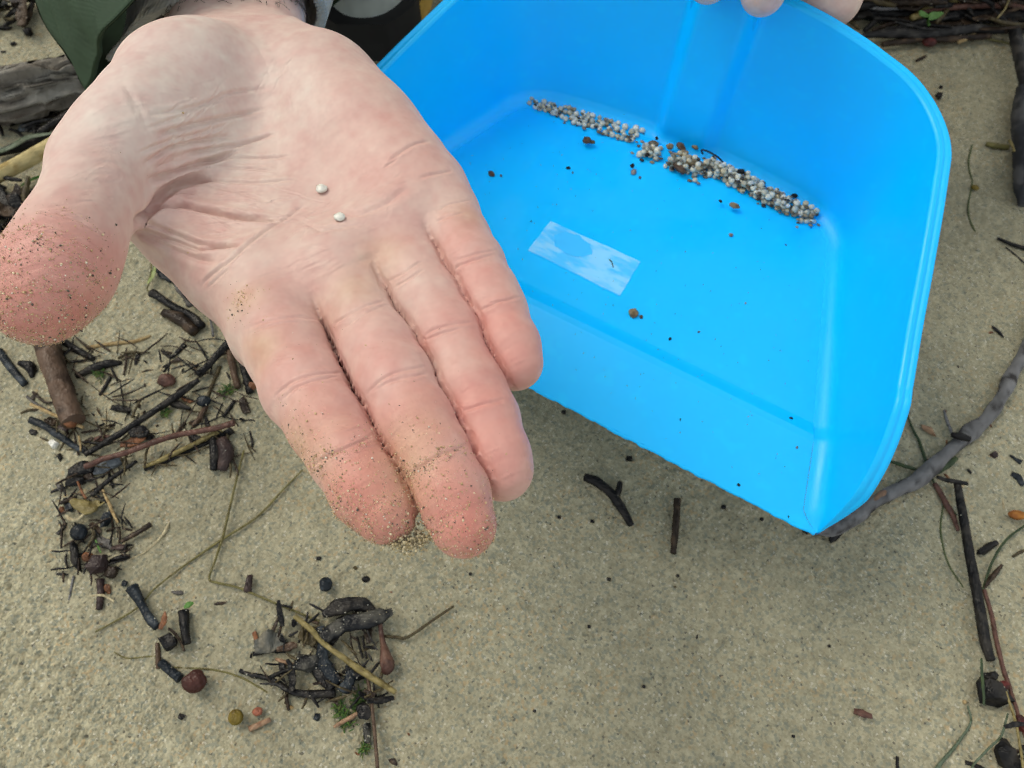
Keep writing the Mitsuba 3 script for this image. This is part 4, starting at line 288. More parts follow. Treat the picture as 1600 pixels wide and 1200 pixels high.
# lines of the palm: depth and width in mm, points in 0.1 mm
PALM_LINES = [(0.31,0.92,[(-672,1045,1933),(-648,1048,1946),(-625,1051,1955),(-602,1054,1958),(-581,1058,1958),(-561,1066,1952),(-542,1076,1940),(-524,1082,1925),(-509,1095,1896)]),(0.19,0.69,[(-670,1030,1931),(-644,1030,1948),(-620,1034,1957),(-597,1038,1961),(-575,1045,1960),(-554,1050,1955),(-535,1058,1944)]),(0.34,0.8,[(-565,840,1955),(-546,850,1971),(-527,862,1980),(-506,871,1985),(-485,880,1984),(-465,889,1978),(-445,898,1966),(-427,910,1946),(-418,944,1883)]),(0.28,0.69,[(-546,826,1962),(-529,836,1976),(-512,848,1983),(-492,856,1987),(-473,865,1986),(-454,873,1981),(-436,884,1969),(-421,901,1945)]),(0.31,0.8,[(-457,660,1959),(-433,661,1986),(-412,666,1999),(-393,672,2007),(-374,680,2010),(-356,690,2008),(-340,703,2002),(-325,719,1989),(-320,761,1919)]),(0.34,0.8,[(-460,1074,1907),(-435,1076,1931),(-413,1084,1943),(-392,1093,1948),(-371,1106,1946),(-350,1120,1938),(-331,1142,1916)]),(0.28,0.69,[(-437,1047,1926),(-411,1050,1948),(-389,1061,1957),(-368,1077,1957),(-347,1095,1948),(-326,1118,1928)]),(0.34,0.8,[(-347,840,1962),(-329,849,1983),(-310,861,1995),(-290,871,2001),(-269,881,2002),(-247,890,1998),(-225,902,1986),(-205,920,1963)]),(0.28,0.69,[(-333,842,1977),(-310,846,1992),(-289,854,2001),(-267,859,2004),(-246,868,2001),(-224,877,1992),(-204,893,1973)]),(0.31,0.8,[(-221,630,1993),(-201,638,2008),(-182,648,2016),(-164,661,2018),(-143,671,2015),(-122,684,2004),(-102,702,1980)]),(0.31,0.8,[(-316,1194,1899),(-292,1195,1920),(-270,1202,1931),(-250,1215,1935),(-231,1233,1932)]),(0.25,0.69,[(-331,1221,1891),(-306,1222,1912),(-283,1229,1924),(-263,1243,1928),(-243,1263,1925)]),(0.31,0.8,[(-232,984,1948),(-223,1020,1924),(-207,1031,1939),(-186,1037,1947),(-164,1043,1950),(-142,1049,1948),(-120,1058,1940),(-98,1072,1923)]),(0.25,0.69,[(-222,1017,1923),(-197,1017,1940),(-174,1023,1947),(-149,1030,1948),(-126,1040,1943)]),(0.31,0.8,[(-137,774,1976),(-122,804,1939),(-102,808,1954),(-81,813,1959),(-60,820,1959),(-39,828,1954),(-18,840,1942)]),(0.31,0.8,[(-215,1420,1897),(-187,1427,1907),(-158,1436,1910),(-130,1452,1903)]),(0.25,0.69,[(-211,1456,1900),(-184,1477,1901),(-153,1490,1896),(-122,1515,1876)]),(0.31,0.8,[(-167,1236,1904),(-148,1260,1901),(-123,1265,1913),(-98,1272,1918),(-73,1284,1915),(-47,1304,1900)]),(0.25,0.69,[(-153,1278,1905),(-125,1283,1916),(-98,1292,1918),(-70,1303,1912),(-42,1326,1891)]),(0.31,0.8,[(-84,1118,1904),(-58,1123,1919),(-33,1134,1922),(-6,1146,1916),(22,1169,1893)]),(0.31,1.03,[(-1115,1215,2182),(-1092,1213,2181),(-1072,1214,2175),(-1052,1212,2168),(-1035,1212,2157),(-1019,1204,2145),(-1005,1200,2130),(-994,1202,2109),(-986,1208,2083)]),(0.25,1.03,[(-1123,1154,2195),(-1100,1148,2196),(-1080,1145,2193),(-1062,1143,2188),(-1045,1143,2180),(-1030,1145,2170),(-1016,1147,2158),(-1004,1146,2144),(-993,1146,2127),(-984,1150,2106)]),(0.22,1.38,[(-1069,1122,2191),(-1053,1116,2184),(-1038,1112,2175),(-1024,1109,2164),(-1013,1103,2152),(-1002,1098,2137),(-994,1094,2120),(-987,1090,2100),(-983,1089,2076)]),(0.5,1.0,[(-989,1651,2071),(-972,1670,2059),(-955,1689,2047),(-937,1709,2034),(-920,1734,2020),(-905,1762,2005),(-890,1793,1988),(-876,1828,1971),(-861,1861,1955),(-844,1891,1938),(-824,1916,1920),(-800,1933,1908),(-773,1942,1904)]),(0.4,0.9,[(-996,1609,2062),(-980,1631,2052),(-965,1654,2041),(-949,1677,2031),(-932,1702,2022),(-917,1729,2013),(-902,1759,2000),(-888,1789,1983),(-873,1821,1964),(-857,1851,1945),(-839,1880,1927)]),(0.9,1.2,[(-980,1610,2038),(-965,1632,2026),(-950,1655,2013),(-934,1676,2002),(-917,1698,1990),(-901,1722,1975),(-886,1748,1958),(-870,1773,1942),(-854,1800,1924),(-837,1827,1906),(-818,1850,1891),(-795,1868,1884),(-769,1878,1884)]),(0.5,0.9,[(-1016,1538,2039),(-1002,1560,2031),(-987,1581,2023),(-972,1604,2013),(-958,1628,2001),(-943,1650,1988),(-927,1672,1975),(-910,1694,1962),(-894,1718,1949),(-877,1742,1936),(-860,1767,1922)]),(0.9,1.2,[(-1009,1527,2010),(-996,1553,2003),(-982,1577,1998),(-968,1603,1992),(-953,1628,1977),(-937,1651,1963),(-920,1673,1950),(-902,1693,1936),(-883,1714,1922),(-864,1733,1908),(-844,1750,1893)]),(0.9,1.1,[(-946,1634,1942),(-929,1653,1929),(-910,1670,1917),(-890,1687,1905),(-870,1704,1895),(-848,1720,1885),(-825,1733,1877),(-802,1748,1873),(-779,1762,1869),(-753,1773,1870),(-725,1778,1875)]),(1.8,1.5,[(-1010,1512,1969),(-1001,1543,1946),(-988,1569,1931),(-973,1593,1917),(-955,1613,1908),(-935,1630,1899),(-914,1646,1892),(-892,1660,1886),(-871,1677,1881),(-849,1695,1878),(-828,1713,1875)]),(0.6,0.9,[(-907,1648,1889),(-885,1661,1882),(-861,1673,1876),(-837,1684,1873),(-811,1689,1870),(-784,1690,1869),(-756,1689,1869),(-727,1688,1869),(-699,1689,1871),(-670,1689,1875)]),(0.45,0.8,[(-938,1622,1893),(-916,1632,1884),(-893,1641,1877),(-868,1648,1872),(-842,1650,1870),(-814,1648,1869),(-786,1646,1870),(-758,1643,1870),(-730,1638,1870),(-702,1633,1871)]),(0.5,0.9,[(-931,1600,1877),(-906,1601,1871),(-879,1598,1870),(-851,1594,1870),(-824,1592,1871),(-797,1590,1871),(-769,1588,1871),(-742,1588,1871),(-716,1592,1872),(-690,1595,1872),(-663,1598,1872),(-637,1601,1872)]),(0.35,0.8,[(-891,1578,1871),(-864,1570,1871),(-836,1562,1871),(-809,1555,1872),(-782,1545,1872),(-755,1534,1873),(-729,1523,1873),(-702,1512,1874)]),(3.3,2.6,[(-1008,1355,1980),(-1022,1413,1936),(-1020,1452,1915),(-1010,1480,1908),(-999,1507,1901),(-988,1535,1894),(-975,1562,1888),(-956,1579,1880),(-935,1593,1876),(-912,1601,1872),(-887,1606,1870)]),(1.8,1.7,[(-1012,1366,1970),(-1027,1428,1913),(-1013,1450,1902),(-994,1466,1898),(-972,1475,1893),(-951,1486,1885),(-927,1488,1880),(-901,1484,1877),(-875,1479,1875),(-848,1473,1874),(-821,1465,1874),(-794,1458,1875),(-767,1451,1875),(-739,1447,1877),(-712,1443,1879),(-684,1438,1881),(-657,1433,1885)]),(0.7,1.0,[(-993,1493,1898),(-977,1514,1889),(-960,1533,1880),(-937,1541,1874),(-913,1546,1872)]),(0.6,1.0,[(-963,1464,1891),(-941,1491,1882),(-912,1501,1876)]),(2.0,1.7,[(-1054,1406,1886),(-1031,1402,1877),(-1001,1390,1879),(-972,1377,1882),(-942,1365,1884),(-913,1352,1886),(-884,1339,1889),(-855,1328,1893),(-828,1330,1896),(-801,1332,1898),(-772,1330,1906),(-742,1327,1915)]),(1.2,1.4,[(-1025,1387,1939),(-1027,1418,1890),(-1002,1411,1887),(-975,1399,1888),(-948,1386,1888),(-921,1374,1888),(-894,1361,1889),(-866,1349,1890),(-839,1342,1892),(-810,1332,1897)]),(1.0,1.5,[(-1059,1405,1873),(-1035,1394,1868),(-1007,1378,1870),(-979,1362,1872),(-952,1346,1875),(-923,1330,1879),(-894,1314,1884),(-865,1299,1890),(-836,1287,1897),(-806,1275,1904)]),(0.6,1.2,[(-849,1220,1866),(-826,1229,1884),(-803,1238,1899),(-781,1250,1910),(-762,1265,1918),(-745,1282,1923),(-729,1303,1924),(-714,1327,1920),(-701,1355,1912),(-688,1385,1900),(-671,1409,1892),(-653,1431,1885),(-634,1453,1881),(-617,1478,1877),(-599,1501,1875)]),(0.4,0.8,[(-836,1229,1879),(-815,1240,1894),(-794,1250,1905),(-775,1263,1914)]),(0.4,0.8,[(-821,1210,1876),(-798,1219,1894),(-777,1230,1909),(-756,1243,1919)]),(0.14,2.2,[(-787,2131,1934),(-766,2087,1939),(-749,2051,1937),(-737,2020,1931),(-733,1989,1923),(-729,1958,1915),(-727,1928,1906),(-724,1897,1898),(-720,1865,1892),(-717,1832,1886),(-714,1799,1881),(-712,1766,1877),(-709,1732,1874),(-705,1697,1871),(-701,1662,1870),(-696,1626,1871),(-692,1589,1872)]),(0.15,1.6,[(-809,2094,1945),(-788,2058,1940),(-770,2025,1932),(-760,1992,1922),(-750,1959,1911)]),(0.12,2.0,[(-639,1932,1935),(-621,1895,1937),(-603,1859,1939),(-586,1825,1939),(-583,1794,1933),(-581,1766,1924),(-579,1740,1914),(-577,1713,1904),(-574,1686,1895),(-571,1658,1887),(-567,1628,1882),(-563,1596,1878)]),(0.4,0.9,[(-356,1614,1932),(-336,1634,1935),(-314,1653,1936),(-292,1675,1933),(-268,1695,1924),(-244,1718,1906)]),(0.4,0.9,[(-265,1557,1925),(-236,1573,1919),(-206,1591,1908),(-177,1616,1888)]),(0.3,0.8,[(-368,1594,1927),(-346,1610,1932),(-324,1629,1934)]),(0.16,1.6,[(-1044,1697,2112),(-1028,1671,2104),(-1014,1651,2092),(-1005,1629,2079),(-999,1608,2064)]),(0.14,1.4,[(-1072,1734,2116),(-1052,1704,2114),(-1036,1679,2108),(-1026,1652,2100),(-1017,1629,2090)]),(0.6,2.0,[(-507,1459,1897),(-476,1444,1909),(-447,1433,1918),(-421,1429,1922),(-396,1439,1924),(-372,1450,1926),(-350,1464,1927),(-330,1484,1928),(-310,1505,1928),(-290,1527,1927)]),(0.4,2.0,[(-412,1262,1922),(-392,1279,1915),(-376,1284,1908),(-369,1262,1899),(-362,1240,1890),(-352,1210,1893),(-339,1175,1903)]),(0.35,1.5,[(-617,1447,1884),(-586,1419,1899),(-553,1387,1918),(-523,1362,1932),(-498,1367,1933),(-472,1373,1932),(-448,1381,1928),(-423,1389,1926)])]
# finer creases: how many, where, along which two directions (m per unit), half sizes, angle, spread, lengths, depth and width in mm
HATCH = [(26,[-0.1034,0.1362,0.2102],[9.1e-05,-3.4e-05,-8.8e-05],[7.1e-05,-0.000141,-2.4e-05],72.5,57.5,36,5,(40,90),0.09,0.5),(30,[-0.0911,0.1711,0.1989],[5.2e-05,6.3e-05,-6.5e-05],[-2.5e-05,-0.000174,-0.000108],95.0,70.0,18,10,(40,110),0.18,0.45),(26,[-0.0748,0.1454,0.1876],[0.000196,1e-06,7e-06],[-4e-06,-0.000161,1.8e-05],90.0,60.0,-8,14,(40,110),0.2,0.45),(20,[-0.0452,0.1472,0.1909],[0.000175,1e-05,4.9e-05],[-3.2e-05,-0.000146,1.9e-05],90.0,100.0,35,40,(20,70),0.16,0.45),(16,[-0.0703,0.1929,0.1913],[0.000201,-1.6e-05,5.9e-05],[-1.4e-05,-0.000206,-5.9e-05],115.0,80.0,70,30,(30,90),0.13,0.5),(16,[-0.0535,0.0942,0.1977],[0.000161,2e-06,9e-06],[-6e-06,-0.000119,2.6e-05],45.0,40.0,8,5,(50,95),0.1,0.4),(12,[-0.0416,0.0758,0.2004],[0.00015,-0.0,-5e-06],[2e-06,-0.000129,5e-06],45.0,40.0,25,5,(50,95),0.1,0.4),(16,[-0.0301,0.095,0.1994],[0.000156,3e-06,8e-06],[-6e-06,-0.000105,3.2e-05],45.0,40.0,8,5,(50,95),0.1,0.4),(10,[-0.0217,0.0751,0.2018],[0.000146,1e-06,-4e-06],[2e-06,-0.000135,-1.6e-05],45.0,40.0,25,5,(50,95),0.1,0.4),(12,[-0.018,0.11,0.1949],[0.000165,0.0,3e-06],[-2e-06,-0.000131,2e-05],45.0,40.0,8,5,(50,95),0.1,0.4),(10,[-0.0101,0.0907,0.196],[0.000154,-0.0,-1.2e-05],[6e-06,-0.000136,2e-06],45.0,40.0,20,5,(50,95),0.1,0.4),(10,[-0.0149,0.1354,0.1914],[0.000168,5e-06,4.3e-05],[-2.5e-05,-0.000147,1.1e-05],45.0,40.0,15,5,(50,95),0.1,0.4),(10,[-0.0076,0.1197,0.1924],[0.000168,-1e-06,2.1e-05],[-9e-06,-0.000153,-7e-06],45.0,40.0,15,5,(50,95),0.1,0.4),(14,[-0.1046,0.105,0.2155],[0.000123,4.2e-05,-6.4e-05],[-7e-06,-0.000145,-9e-05],45.0,40.0,-25,5,(50,95),0.1,0.4)]
SKIN_PATCHES = [(-0.1074, 0.1035, 0.2163, 17, 'red', 0.62), (-0.1039, 0.1006, 0.2103, 16, 'red', 0.45), (-0.1128, 0.098, 0.2141, 17, 'red', 0.6), (-0.1051, 0.108, 0.2175, 10, 'pink', 0.5), (-0.108, 0.1112, 0.2193, 9, 'pink', 0.4), (-0.034, 0.0598, 0.2017, 13, 'red', 0.85), (-0.0276, 0.0525, 0.1989, 12, 'red', 0.95), (-0.0385, 0.0684, 0.201, 9, 'red', 0.35), (-0.0138, 0.0556, 0.2013, 11, 'red', 0.85), (-0.0089, 0.049, 0.1985, 10, 'red', 0.95), (-0.0191, 0.068, 0.2019, 9, 'red', 0.3), (-0.0044, 0.0679, 0.1948, 12, 'red', 0.5), (-0.0044, 0.0706, 0.1958, 12, 'pink', 0.9), (-0.0091, 0.0821, 0.1958, 11, 'pink', 0.85), (0.0, 0.0974, 0.1905, 10, 'red', 0.35), (0.0, 0.099, 0.191, 11, 'pink', 0.9), (-0.005, 0.1102, 0.1916, 10, 'pink', 0.85), (-0.0102, 0.122, 0.1921, 9, 'pink', 0.6), (-0.0158, 0.1356, 0.1911, 8, 'pink', 0.55), (-0.0178, 0.106, 0.1951, 9, 'pink', 0.4), (-0.051, 0.0932, 0.1979, 13, 'pink', 0.55), (-0.029, 0.0919, 0.2001, 12, 'pink', 0.5), (-0.0439, 0.0765, 0.2005, 12, 'pink', 0.75), (-0.0232, 0.0759, 0.2019, 11, 'pink', 0.65), (-0.0595, 0.1055, 0.1959, 10, 'pink', 0.35), (-0.0368, 0.105, 0.1966, 9, 'pink', 0.3), (-0.0332, 0.1618, 0.1933, 16, 'pink', 0.35), (-0.0494, 0.1782, 0.1947, 16, 'pink', 0.25), (-0.092, 0.1499, 0.1878, 10, 'pink', 0.5), (-0.0275, 0.1279, 0.1927, 10, 'pink', 0.3), (-0.0577, 0.1203, 0.1916, 12, 'pink', 0.3), (-0.098, 0.1191, 0.2068, 7, 'pink', 0.4), (-0.0618, 0.0983, 0.1953, 5, 'ochre', 0.6), (-0.0348, 0.1301, 0.1912, 6, 'ochre', 0.4), (-0.0426, 0.117, 0.1933, 7, 'ochre', 0.4), (-0.0117, 0.1445, 0.1899, 5, 'ochre', 0.4), (-0.0694, 0.1128, 0.1936, 5, 'ochre', 0.5), (-0.0229, 0.0699, 0.2011, 8, 'ochre', 0.5), (-0.0487, 0.0707, 0.1956, 9, 'ochre', 0.6), (-0.0231, 0.0616, 0.1949, 7, 'ochre', 0.5), (-0.0986, 0.1842, 0.208, 26, 'pale', 0.8), (-0.1032, 0.1584, 0.2087, 22, 'pale', 0.7), (-0.0707, 0.1842, 0.1892, 14, 'pale', 0.5), (-0.0905, 0.2011, 0.2033, 18, 'pale', 0.5)]
GRIT_SPOTS = [(-0.1133, 0.0952, 0.2105, 15, 2600), (-0.1104, 0.0946, 0.206, 12, 1500), (-0.1105, 0.1024, 0.2167, 14, 600), (-0.1026, 0.1027, 0.2111, 9, 300), (-0.114, 0.1023, 0.2168, 10, 700), (-0.1039, 0.0995, 0.2038, 7, 300), (-0.032, 0.0513, 0.1967, 9, 1300), (-0.0253, 0.0502, 0.1945, 7, 700), (-0.0333, 0.0591, 0.2016, 9, 260), (-0.0277, 0.0566, 0.2003, 9, 300), (-0.0379, 0.0555, 0.1973, 6, 500), (-0.043, 0.0656, 0.1985, 7, 400), (-0.0485, 0.0718, 0.1968, 6, 380), (-0.0228, 0.0632, 0.1988, 5, 60), (-0.0224, 0.0597, 0.1873, 6, 60), (-0.011, 0.0471, 0.1968, 9, 1100), (-0.0137, 0.0531, 0.2002, 9, 400), (-0.0062, 0.0486, 0.1963, 7, 300), (-0.009, 0.0565, 0.2006, 9, 100), (-0.0206, 0.0681, 0.2017, 7, 380), (-0.0156, 0.0626, 0.2022, 6, 260), (-0.0231, 0.0729, 0.2014, 6, 50), (-0.0171, 0.0695, 0.202, 9, 40), (-0.0694, 0.1128, 0.1936, 4, 150), (-0.0712, 0.1165, 0.1926, 3, 30), (-0.0588, 0.1014, 0.1963, 12, 20), (-0.0329, 0.0985, 0.1981, 14, 16), (-0.0486, 0.0876, 0.1984, 16, 12), (-0.0928, 0.1659, 0.1942, 40, 6), (-0.0647, 0.1236, 0.1927, 40, 8), (-0.1038, 0.1217, 0.2157, 22, 16)]
PALM_PELLETS = [(-0.0554, 0.1557, 0.1875), (-0.0475, 0.1406, 0.1922)]
GRIT_CLUMP = [(-0.0258, 0.0492, 0.192), (-0.0238, 0.0483, 0.192), (-0.0221, 0.0489, 0.192), (-0.0208, 0.0501, 0.192), (-0.0199, 0.0509, 0.192), (-0.023, 0.0498, 0.192)]
CUFF_RINGS = [[(-0.1723, 0.277, 0.134), (-0.1717, 0.2986, 0.11), (-0.1501, 0.3037, 0.102), (-0.1168, 0.3102, 0.104), (-0.0869, 0.3037, 0.125), (-0.079, 0.2947, 0.146), (-0.0811, 0.2796, 0.172), (-0.1066, 0.2883, 0.174), (-0.1253, 0.2675, 0.169), (-0.1511, 0.2748, 0.153)], [(-0.1614, 0.2838, 0.145), (-0.17, 0.3211, 0.115), (-0.1554, 0.341, 0.098), (-0.1245, 0.3508, 0.098), (-0.0898, 0.3421, 0.115), (-0.0776, 0.3219, 0.145), (-0.0819, 0.3059, 0.172), (-0.0991, 0.2957, 0.182), (-0.1184, 0.2802, 0.178), (-0.1406, 0.28, 0.165)], [(-0.1757, 0.3498, 0.145), (-0.1815, 0.3796, 0.11), (-0.1665, 0.4043, 0.09), (-0.1291, 0.4157, 0.09), (-0.0919, 0.4068, 0.11), (-0.0777, 0.3799, 0.145), (-0.086, 0.3607, 0.172), (-0.1058, 0.3462, 0.182), (-0.1307, 0.3444, 0.178), (-0.1561, 0.3446, 0.165)]]
SLEEVE_RINGS = [[(-0.1758, 0.2554, 0.136), (-0.1821, 0.2953, 0.098), (-0.1601, 0.3316, 0.07), (-0.1229, 0.3721, 0.07), (-0.0815, 0.3815, 0.098), (-0.0678, 0.3547, 0.145), (-0.079, 0.3124, 0.188), (-0.1065, 0.2827, 0.2), (-0.1272, 0.2374, 0.19), (-0.1517, 0.2385, 0.172)], [(-0.203, 0.2928, 0.135), (-0.2135, 0.3514, 0.09), (-0.18, 0.4016, 0.06), (-0.1322, 0.4369, 0.06), (-0.0772, 0.4393, 0.09), (-0.0626, 0.4013, 0.145), (-0.0811, 0.3542, 0.19), (-0.1113, 0.3185, 0.205), (-0.1426, 0.2915, 0.195), (-0.1699, 0.277, 0.175)], [(-0.2373, 0.3596, 0.145), (-0.257, 0.4516, 0.09), (-0.2111, 0.5044, 0.05), (-0.1396, 0.5403, 0.05), (-0.0732, 0.5398, 0.09), (-0.0593, 0.4933, 0.145), (-0.0848, 0.4174, 0.195), (-0.1233, 0.3794, 0.21), (-0.1659, 0.3556, 0.205), (-0.2047, 0.3549, 0.18)]]
SHOE_TOE = (-0.0964, 0.4413)

# ================================================================ helpers
# ---------------------------------------------------------------- a body surface as one smooth distance field
def smooth_min(a, b, k):
    h = np.clip(0.5 + 0.5 * (b - a) / k, 0, 1)
    return b * (1 - h) + a * h - k * h * (1 - h)


def round_cone(P, a, b):
    """Distance to the hull of two spheres a, b = (x, y, z, r)."""
    a, b = np.asarray(a, np.float32), np.asarray(b, np.float32)
    ba, rr = b[:3] - a[:3], a[3] - b[3]
    l2 = float(ba @ ba)
    a2, il2 = l2 - rr * rr, 1 / l2
    pa = P - a[:3]
    y = pa @ ba
    z = y - l2
    w = pa * l2 - y[:, None] * ba
    x2 = (w * w).sum(1)
    y2, z2 = y * y * l2, z * z * l2
    k = np.sign(rr) * rr * rr * x2
    d = (np.sqrt(x2 * a2 * il2) + y * rr) * il2 - a[3]
    d = np.where(np.sign(z) * a2 * z2 > k, np.sqrt(x2 + z2) * il2 - b[3], d)
    return np.where(np.sign(y) * a2 * y2 < k, np.sqrt(x2 + y2) * il2 - a[3], d)


def polygon_distance(x, y, pts):
    d, inside = np.full(len(x), 1e9, np.float32), np.zeros(len(x), bool)
    for (ax, ay), (bx, by) in zip(pts, np.roll(pts, -1, 0)):
        ex, ey = bx - ax, by - ay
        wx, wy = x - ax, y - ay
        t = np.clip((wx * ex + wy * ey) / (ex * ex + ey * ey), 0, 1)
        d = np.minimum(d, (wx - ex * t) ** 2 + (wy - ey * t) ** 2)
        c = (y >= ay) != (y >= by)
        inside ^= c & (wx < ex * np.where(c, wy / np.where(ey == 0, 1e-9, ey), 0))
    return np.sqrt(d) * np.where(inside, -1, 1)


def chain(P, joints, k=0.003):
    d = None
    for a, b in zip(joints[:-1], joints[1:]):
        e = round_cone(P, a, b)
        d = e if d is None else smooth_min(d, e, k)
    return d


def near(P, joints, pad):
    j = np.asarray(joints)
    return np.all((P > (j[:, :3] - j[:, 3:]).min(0) - pad) & (P < (j[:, :3] + j[:, 3:]).max(0) + pad), axis=1)


def hand_field(P, hand):
    """hand: fingers, thumb, mounds (chains of joints), slab (outline, middle height coefficients, half thickness, edge radius), forearm."""
    P = np.asarray(P, np.float32)
    far = np.float32(0.05)
    palm = np.full(len(P), far, np.float32)
    if "slab" in hand:
        pts, (c0, cx, cy), half, edge = hand["slab"]
        pts = np.asarray(pts)
        m = np.all((P[:, :2] > pts.min(0) - 0.03) & (P[:, :2] < pts.max(0) + 0.03), axis=1)
        Q = P[m]
        e = polygon_distance(Q[:, 0], Q[:, 1], pts) + edge
        h = np.abs(Q[:, 2] - (c0 + cx * Q[:, 0] + cy * Q[:, 1])) - half + edge
        palm[m] = np.sqrt(np.maximum(e, 0) ** 2 + np.maximum(h, 0) ** 2) + np.minimum(np.maximum(e, h), 0) - edge
    for joints, k in hand["mounds"]:
        m = near(P, joints, 0.02)
        palm[m] = smooth_min(palm[m], chain(P[m], joints, 0.008), k)
    digits = np.full(len(P), far, np.float32)
    for joints in hand["fingers"]:
        m = near(P, joints, 0.015)
        a, b = digits[m], chain(P[m], joints, 0.0025)
        # where two fingers press together the cleft between them runs deeper
        cleft = 0.0016 * np.exp(-((a - b) / 0.0011) ** 2) * np.clip(1 - np.abs(np.minimum(a, b)) / 0.004, 0, 1) if hand.get("cleft") else 0
        digits[m] = smooth_min(a, b, 0.0010) + cleft
    d = smooth_min(palm, digits, hand.get("web", 0.005))
    m = near(P, hand["thumb"], 0.02)
    d[m] = smooth_min(d[m], chain(P[m], hand["thumb"], 0.006), hand.get("thumb_web", 0.007))
    return d


def surface_net(field, lo, hi, step):
    """The zero surface of the field as (vertices, triangles), one vertex per grid cell that it crosses."""
    n = np.ceil((np.asarray(hi) - lo) / step).astype(int) + 1
    n = (n + 7) // 8 * 8
    axes = [np.asarray(lo[i] + step * np.arange(n[i]), np.float32) for i in range(3)]
    C = np.stack(np.meshgrid(*[a[4::8] for a in axes], indexing="ij"), -1)
    V = field(C.reshape(-1, 3)).reshape(C.shape[:3])
    V = np.repeat(np.repeat(np.repeat(V, 8, 0), 8, 1), 8, 2)
    at = np.argwhere(np.abs(V) < 8.5 * step + 0.001)  # only the blocks that the surface may cross are sampled finely
    V[tuple(at.T)] = field(np.stack([axes[i][at[:, i]] for i in range(3)], 1))
    corner = [V[i:n[0] - 1 + i, j:n[1] - 1 + j, k:n[2] - 1 + k] for i in (0, 1) for j in (0, 1) for k in (0, 1)]
    inside = sum((v < 0).astype(np.int8) for v in corner)
    cells = np.argwhere((inside > 0) & (inside < 8))
    cv = np.stack([v[tuple(cells.T)] for v in corner], 1)
    off = np.array([(i, j, k) for i in (0, 1) for j in (0, 1) for k in (0, 1)], float)
    acc, cnt = np.zeros((len(cells), 3)), np.zeros(len(cells))
    for a in range(8):
        for b in range(a + 1, 8):
            if bin(a ^ b).count("1") == 1:
                x = (cv[:, a] < 0) != (cv[:, b] < 0)
                t = np.where(x, cv[:, a] / np.where(x, cv[:, a] - cv[:, b], 1), 0)[:, None]
                acc += x[:, None] * (off[a] * (1 - t) + off[b] * t)
                cnt += x
    verts = (cells + acc / cnt[:, None]) * step + lo
    index = np.full(n - 1, -1)
    index[tuple(cells.T)] = np.arange(len(cells))
    quads = []
    for ax in range(3):
        u, w = (ax + 1) % 3, (ax + 2) % 3
        A = np.moveaxis(V, (ax, u, w), (0, 1, 2))
        I = np.moveaxis(index, (ax, u, w), (0, 1, 2))
        a, b = A[:-1, 1:-1, 1:-1] < 0, A[1:, 1:-1, 1:-1] < 0
        e = np.argwhere(a != b)
        i, j, k = e[:, 0], e[:, 1] + 1, e[:, 2] + 1
        q = np.stack([I[i, j - 1, k - 1], I[i, j, k - 1], I[i, j, k], I[i, j - 1, k]], 1)
        flip = ~a[tuple(e.T)]
        q[flip] = q[flip][:, ::-1]
        quads.append(q)
    q = np.vstack(quads)
    q = q[(q >= 0).all(1)]
    return verts, np.vstack([q[:, [0, 1, 2]], q[:, [0, 2, 3]]])


def gradient(field, P, h=2e-4):
    e = np.eye(3, dtype=np.float32) * h
    g = np.stack([field(P + e[i]) - field(P - e[i]) for i in range(3)], 1)
    return g / (np.linalg.norm(g, axis=1, keepdims=True) + 1e-12)


def field_mesh(field, lo, hi, step, split=1):
    v, f = surface_net(field, lo, hi, step)
    m = trimesh.Trimesh(v, f, process=False)
    trimesh.smoothing.filter_taubin(m, iterations=4)
    for _ in range(split):
        m = m.subdivide()
    v = np.array(m.vertices)
    for _ in range(2):
        v = v - gradient(field, v) * np.clip(field(v), -0.002, 0.002)[:, None]
    m = trimesh.Trimesh(v, m.faces, process=False)
    trimesh.smoothing.filter_taubin(m, iterations=2)
    # in the narrow clefts single points may have jumped across: pull them back among their neighbours
    e = m.edges_unique
    for _ in range(14):
        v = np.array(m.vertices)
        acc, cnt = np.zeros_like(v), np.zeros(len(v))
        for a, b in ((0, 1), (1, 0)):
            np.add.at(acc, e[:, a], v[e[:, b]])
            np.add.at(cnt, e[:, a], 1)
        mean = acc / cnt[:, None]
        bad = np.linalg.norm(v - mean, axis=1) > step * 0.22
        if not bad.any():
            break
        v[bad] = mean[bad]
        m.vertices = v
    return m


def refine(m, mark):
    """Splits the marked triangles in four and their neighbours so that no gap opens."""
    f, v = np.array(m.faces), np.array(m.vertices)
    e = np.sort(np.stack([f, np.roll(f, -1, 1)], -1).reshape(-1, 2), 1)
    u, inv = np.unique(e, axis=0, return_inverse=True)
    inv = inv.reshape(-1, 3)
    cut = np.zeros(len(u), bool)
    cut[inv[mark].ravel()] = True
    mid = np.full(len(u), -1)
    mid[cut] = len(v) + np.arange(cut.sum())
    v = np.vstack([v, v[u[cut]].mean(1)])
    M = mid[inv]
    n = (M >= 0).sum(1)
    out = [f[n == 0]]
    k = np.flatnonzero(n == 3)
    a, b, c, x, y, z = *f[k].T, *M[k].T
    out += [np.stack(q, 1) for q in ((a, x, z), (x, b, y), (z, y, c), (x, y, z))]
    for r in range(3):
        R, G = np.roll(f, -r, 1), np.roll(M, -r, 1)
        k = np.flatnonzero((n == 1) & (G[:, 0] >= 0))
        a, b, c, x = *R[k].T, G[k, 0]
        out += [np.stack(q, 1) for q in ((a, x, c), (x, b, c))]
        k = np.flatnonzero((n == 2) & (G[:, 2] < 0))
        a, b, c, x, y = *R[k].T, G[k, 0], G[k, 1]
        out += [np.stack(q, 1) for q in ((x, b, y), (a, x, y), (a, y, c))]
    return trimesh.Trimesh(v, np.vstack(out), process=False)
# ---------------------------------------------------------------- end of the field

rng = np.random.RandomState(7)
taken = {}


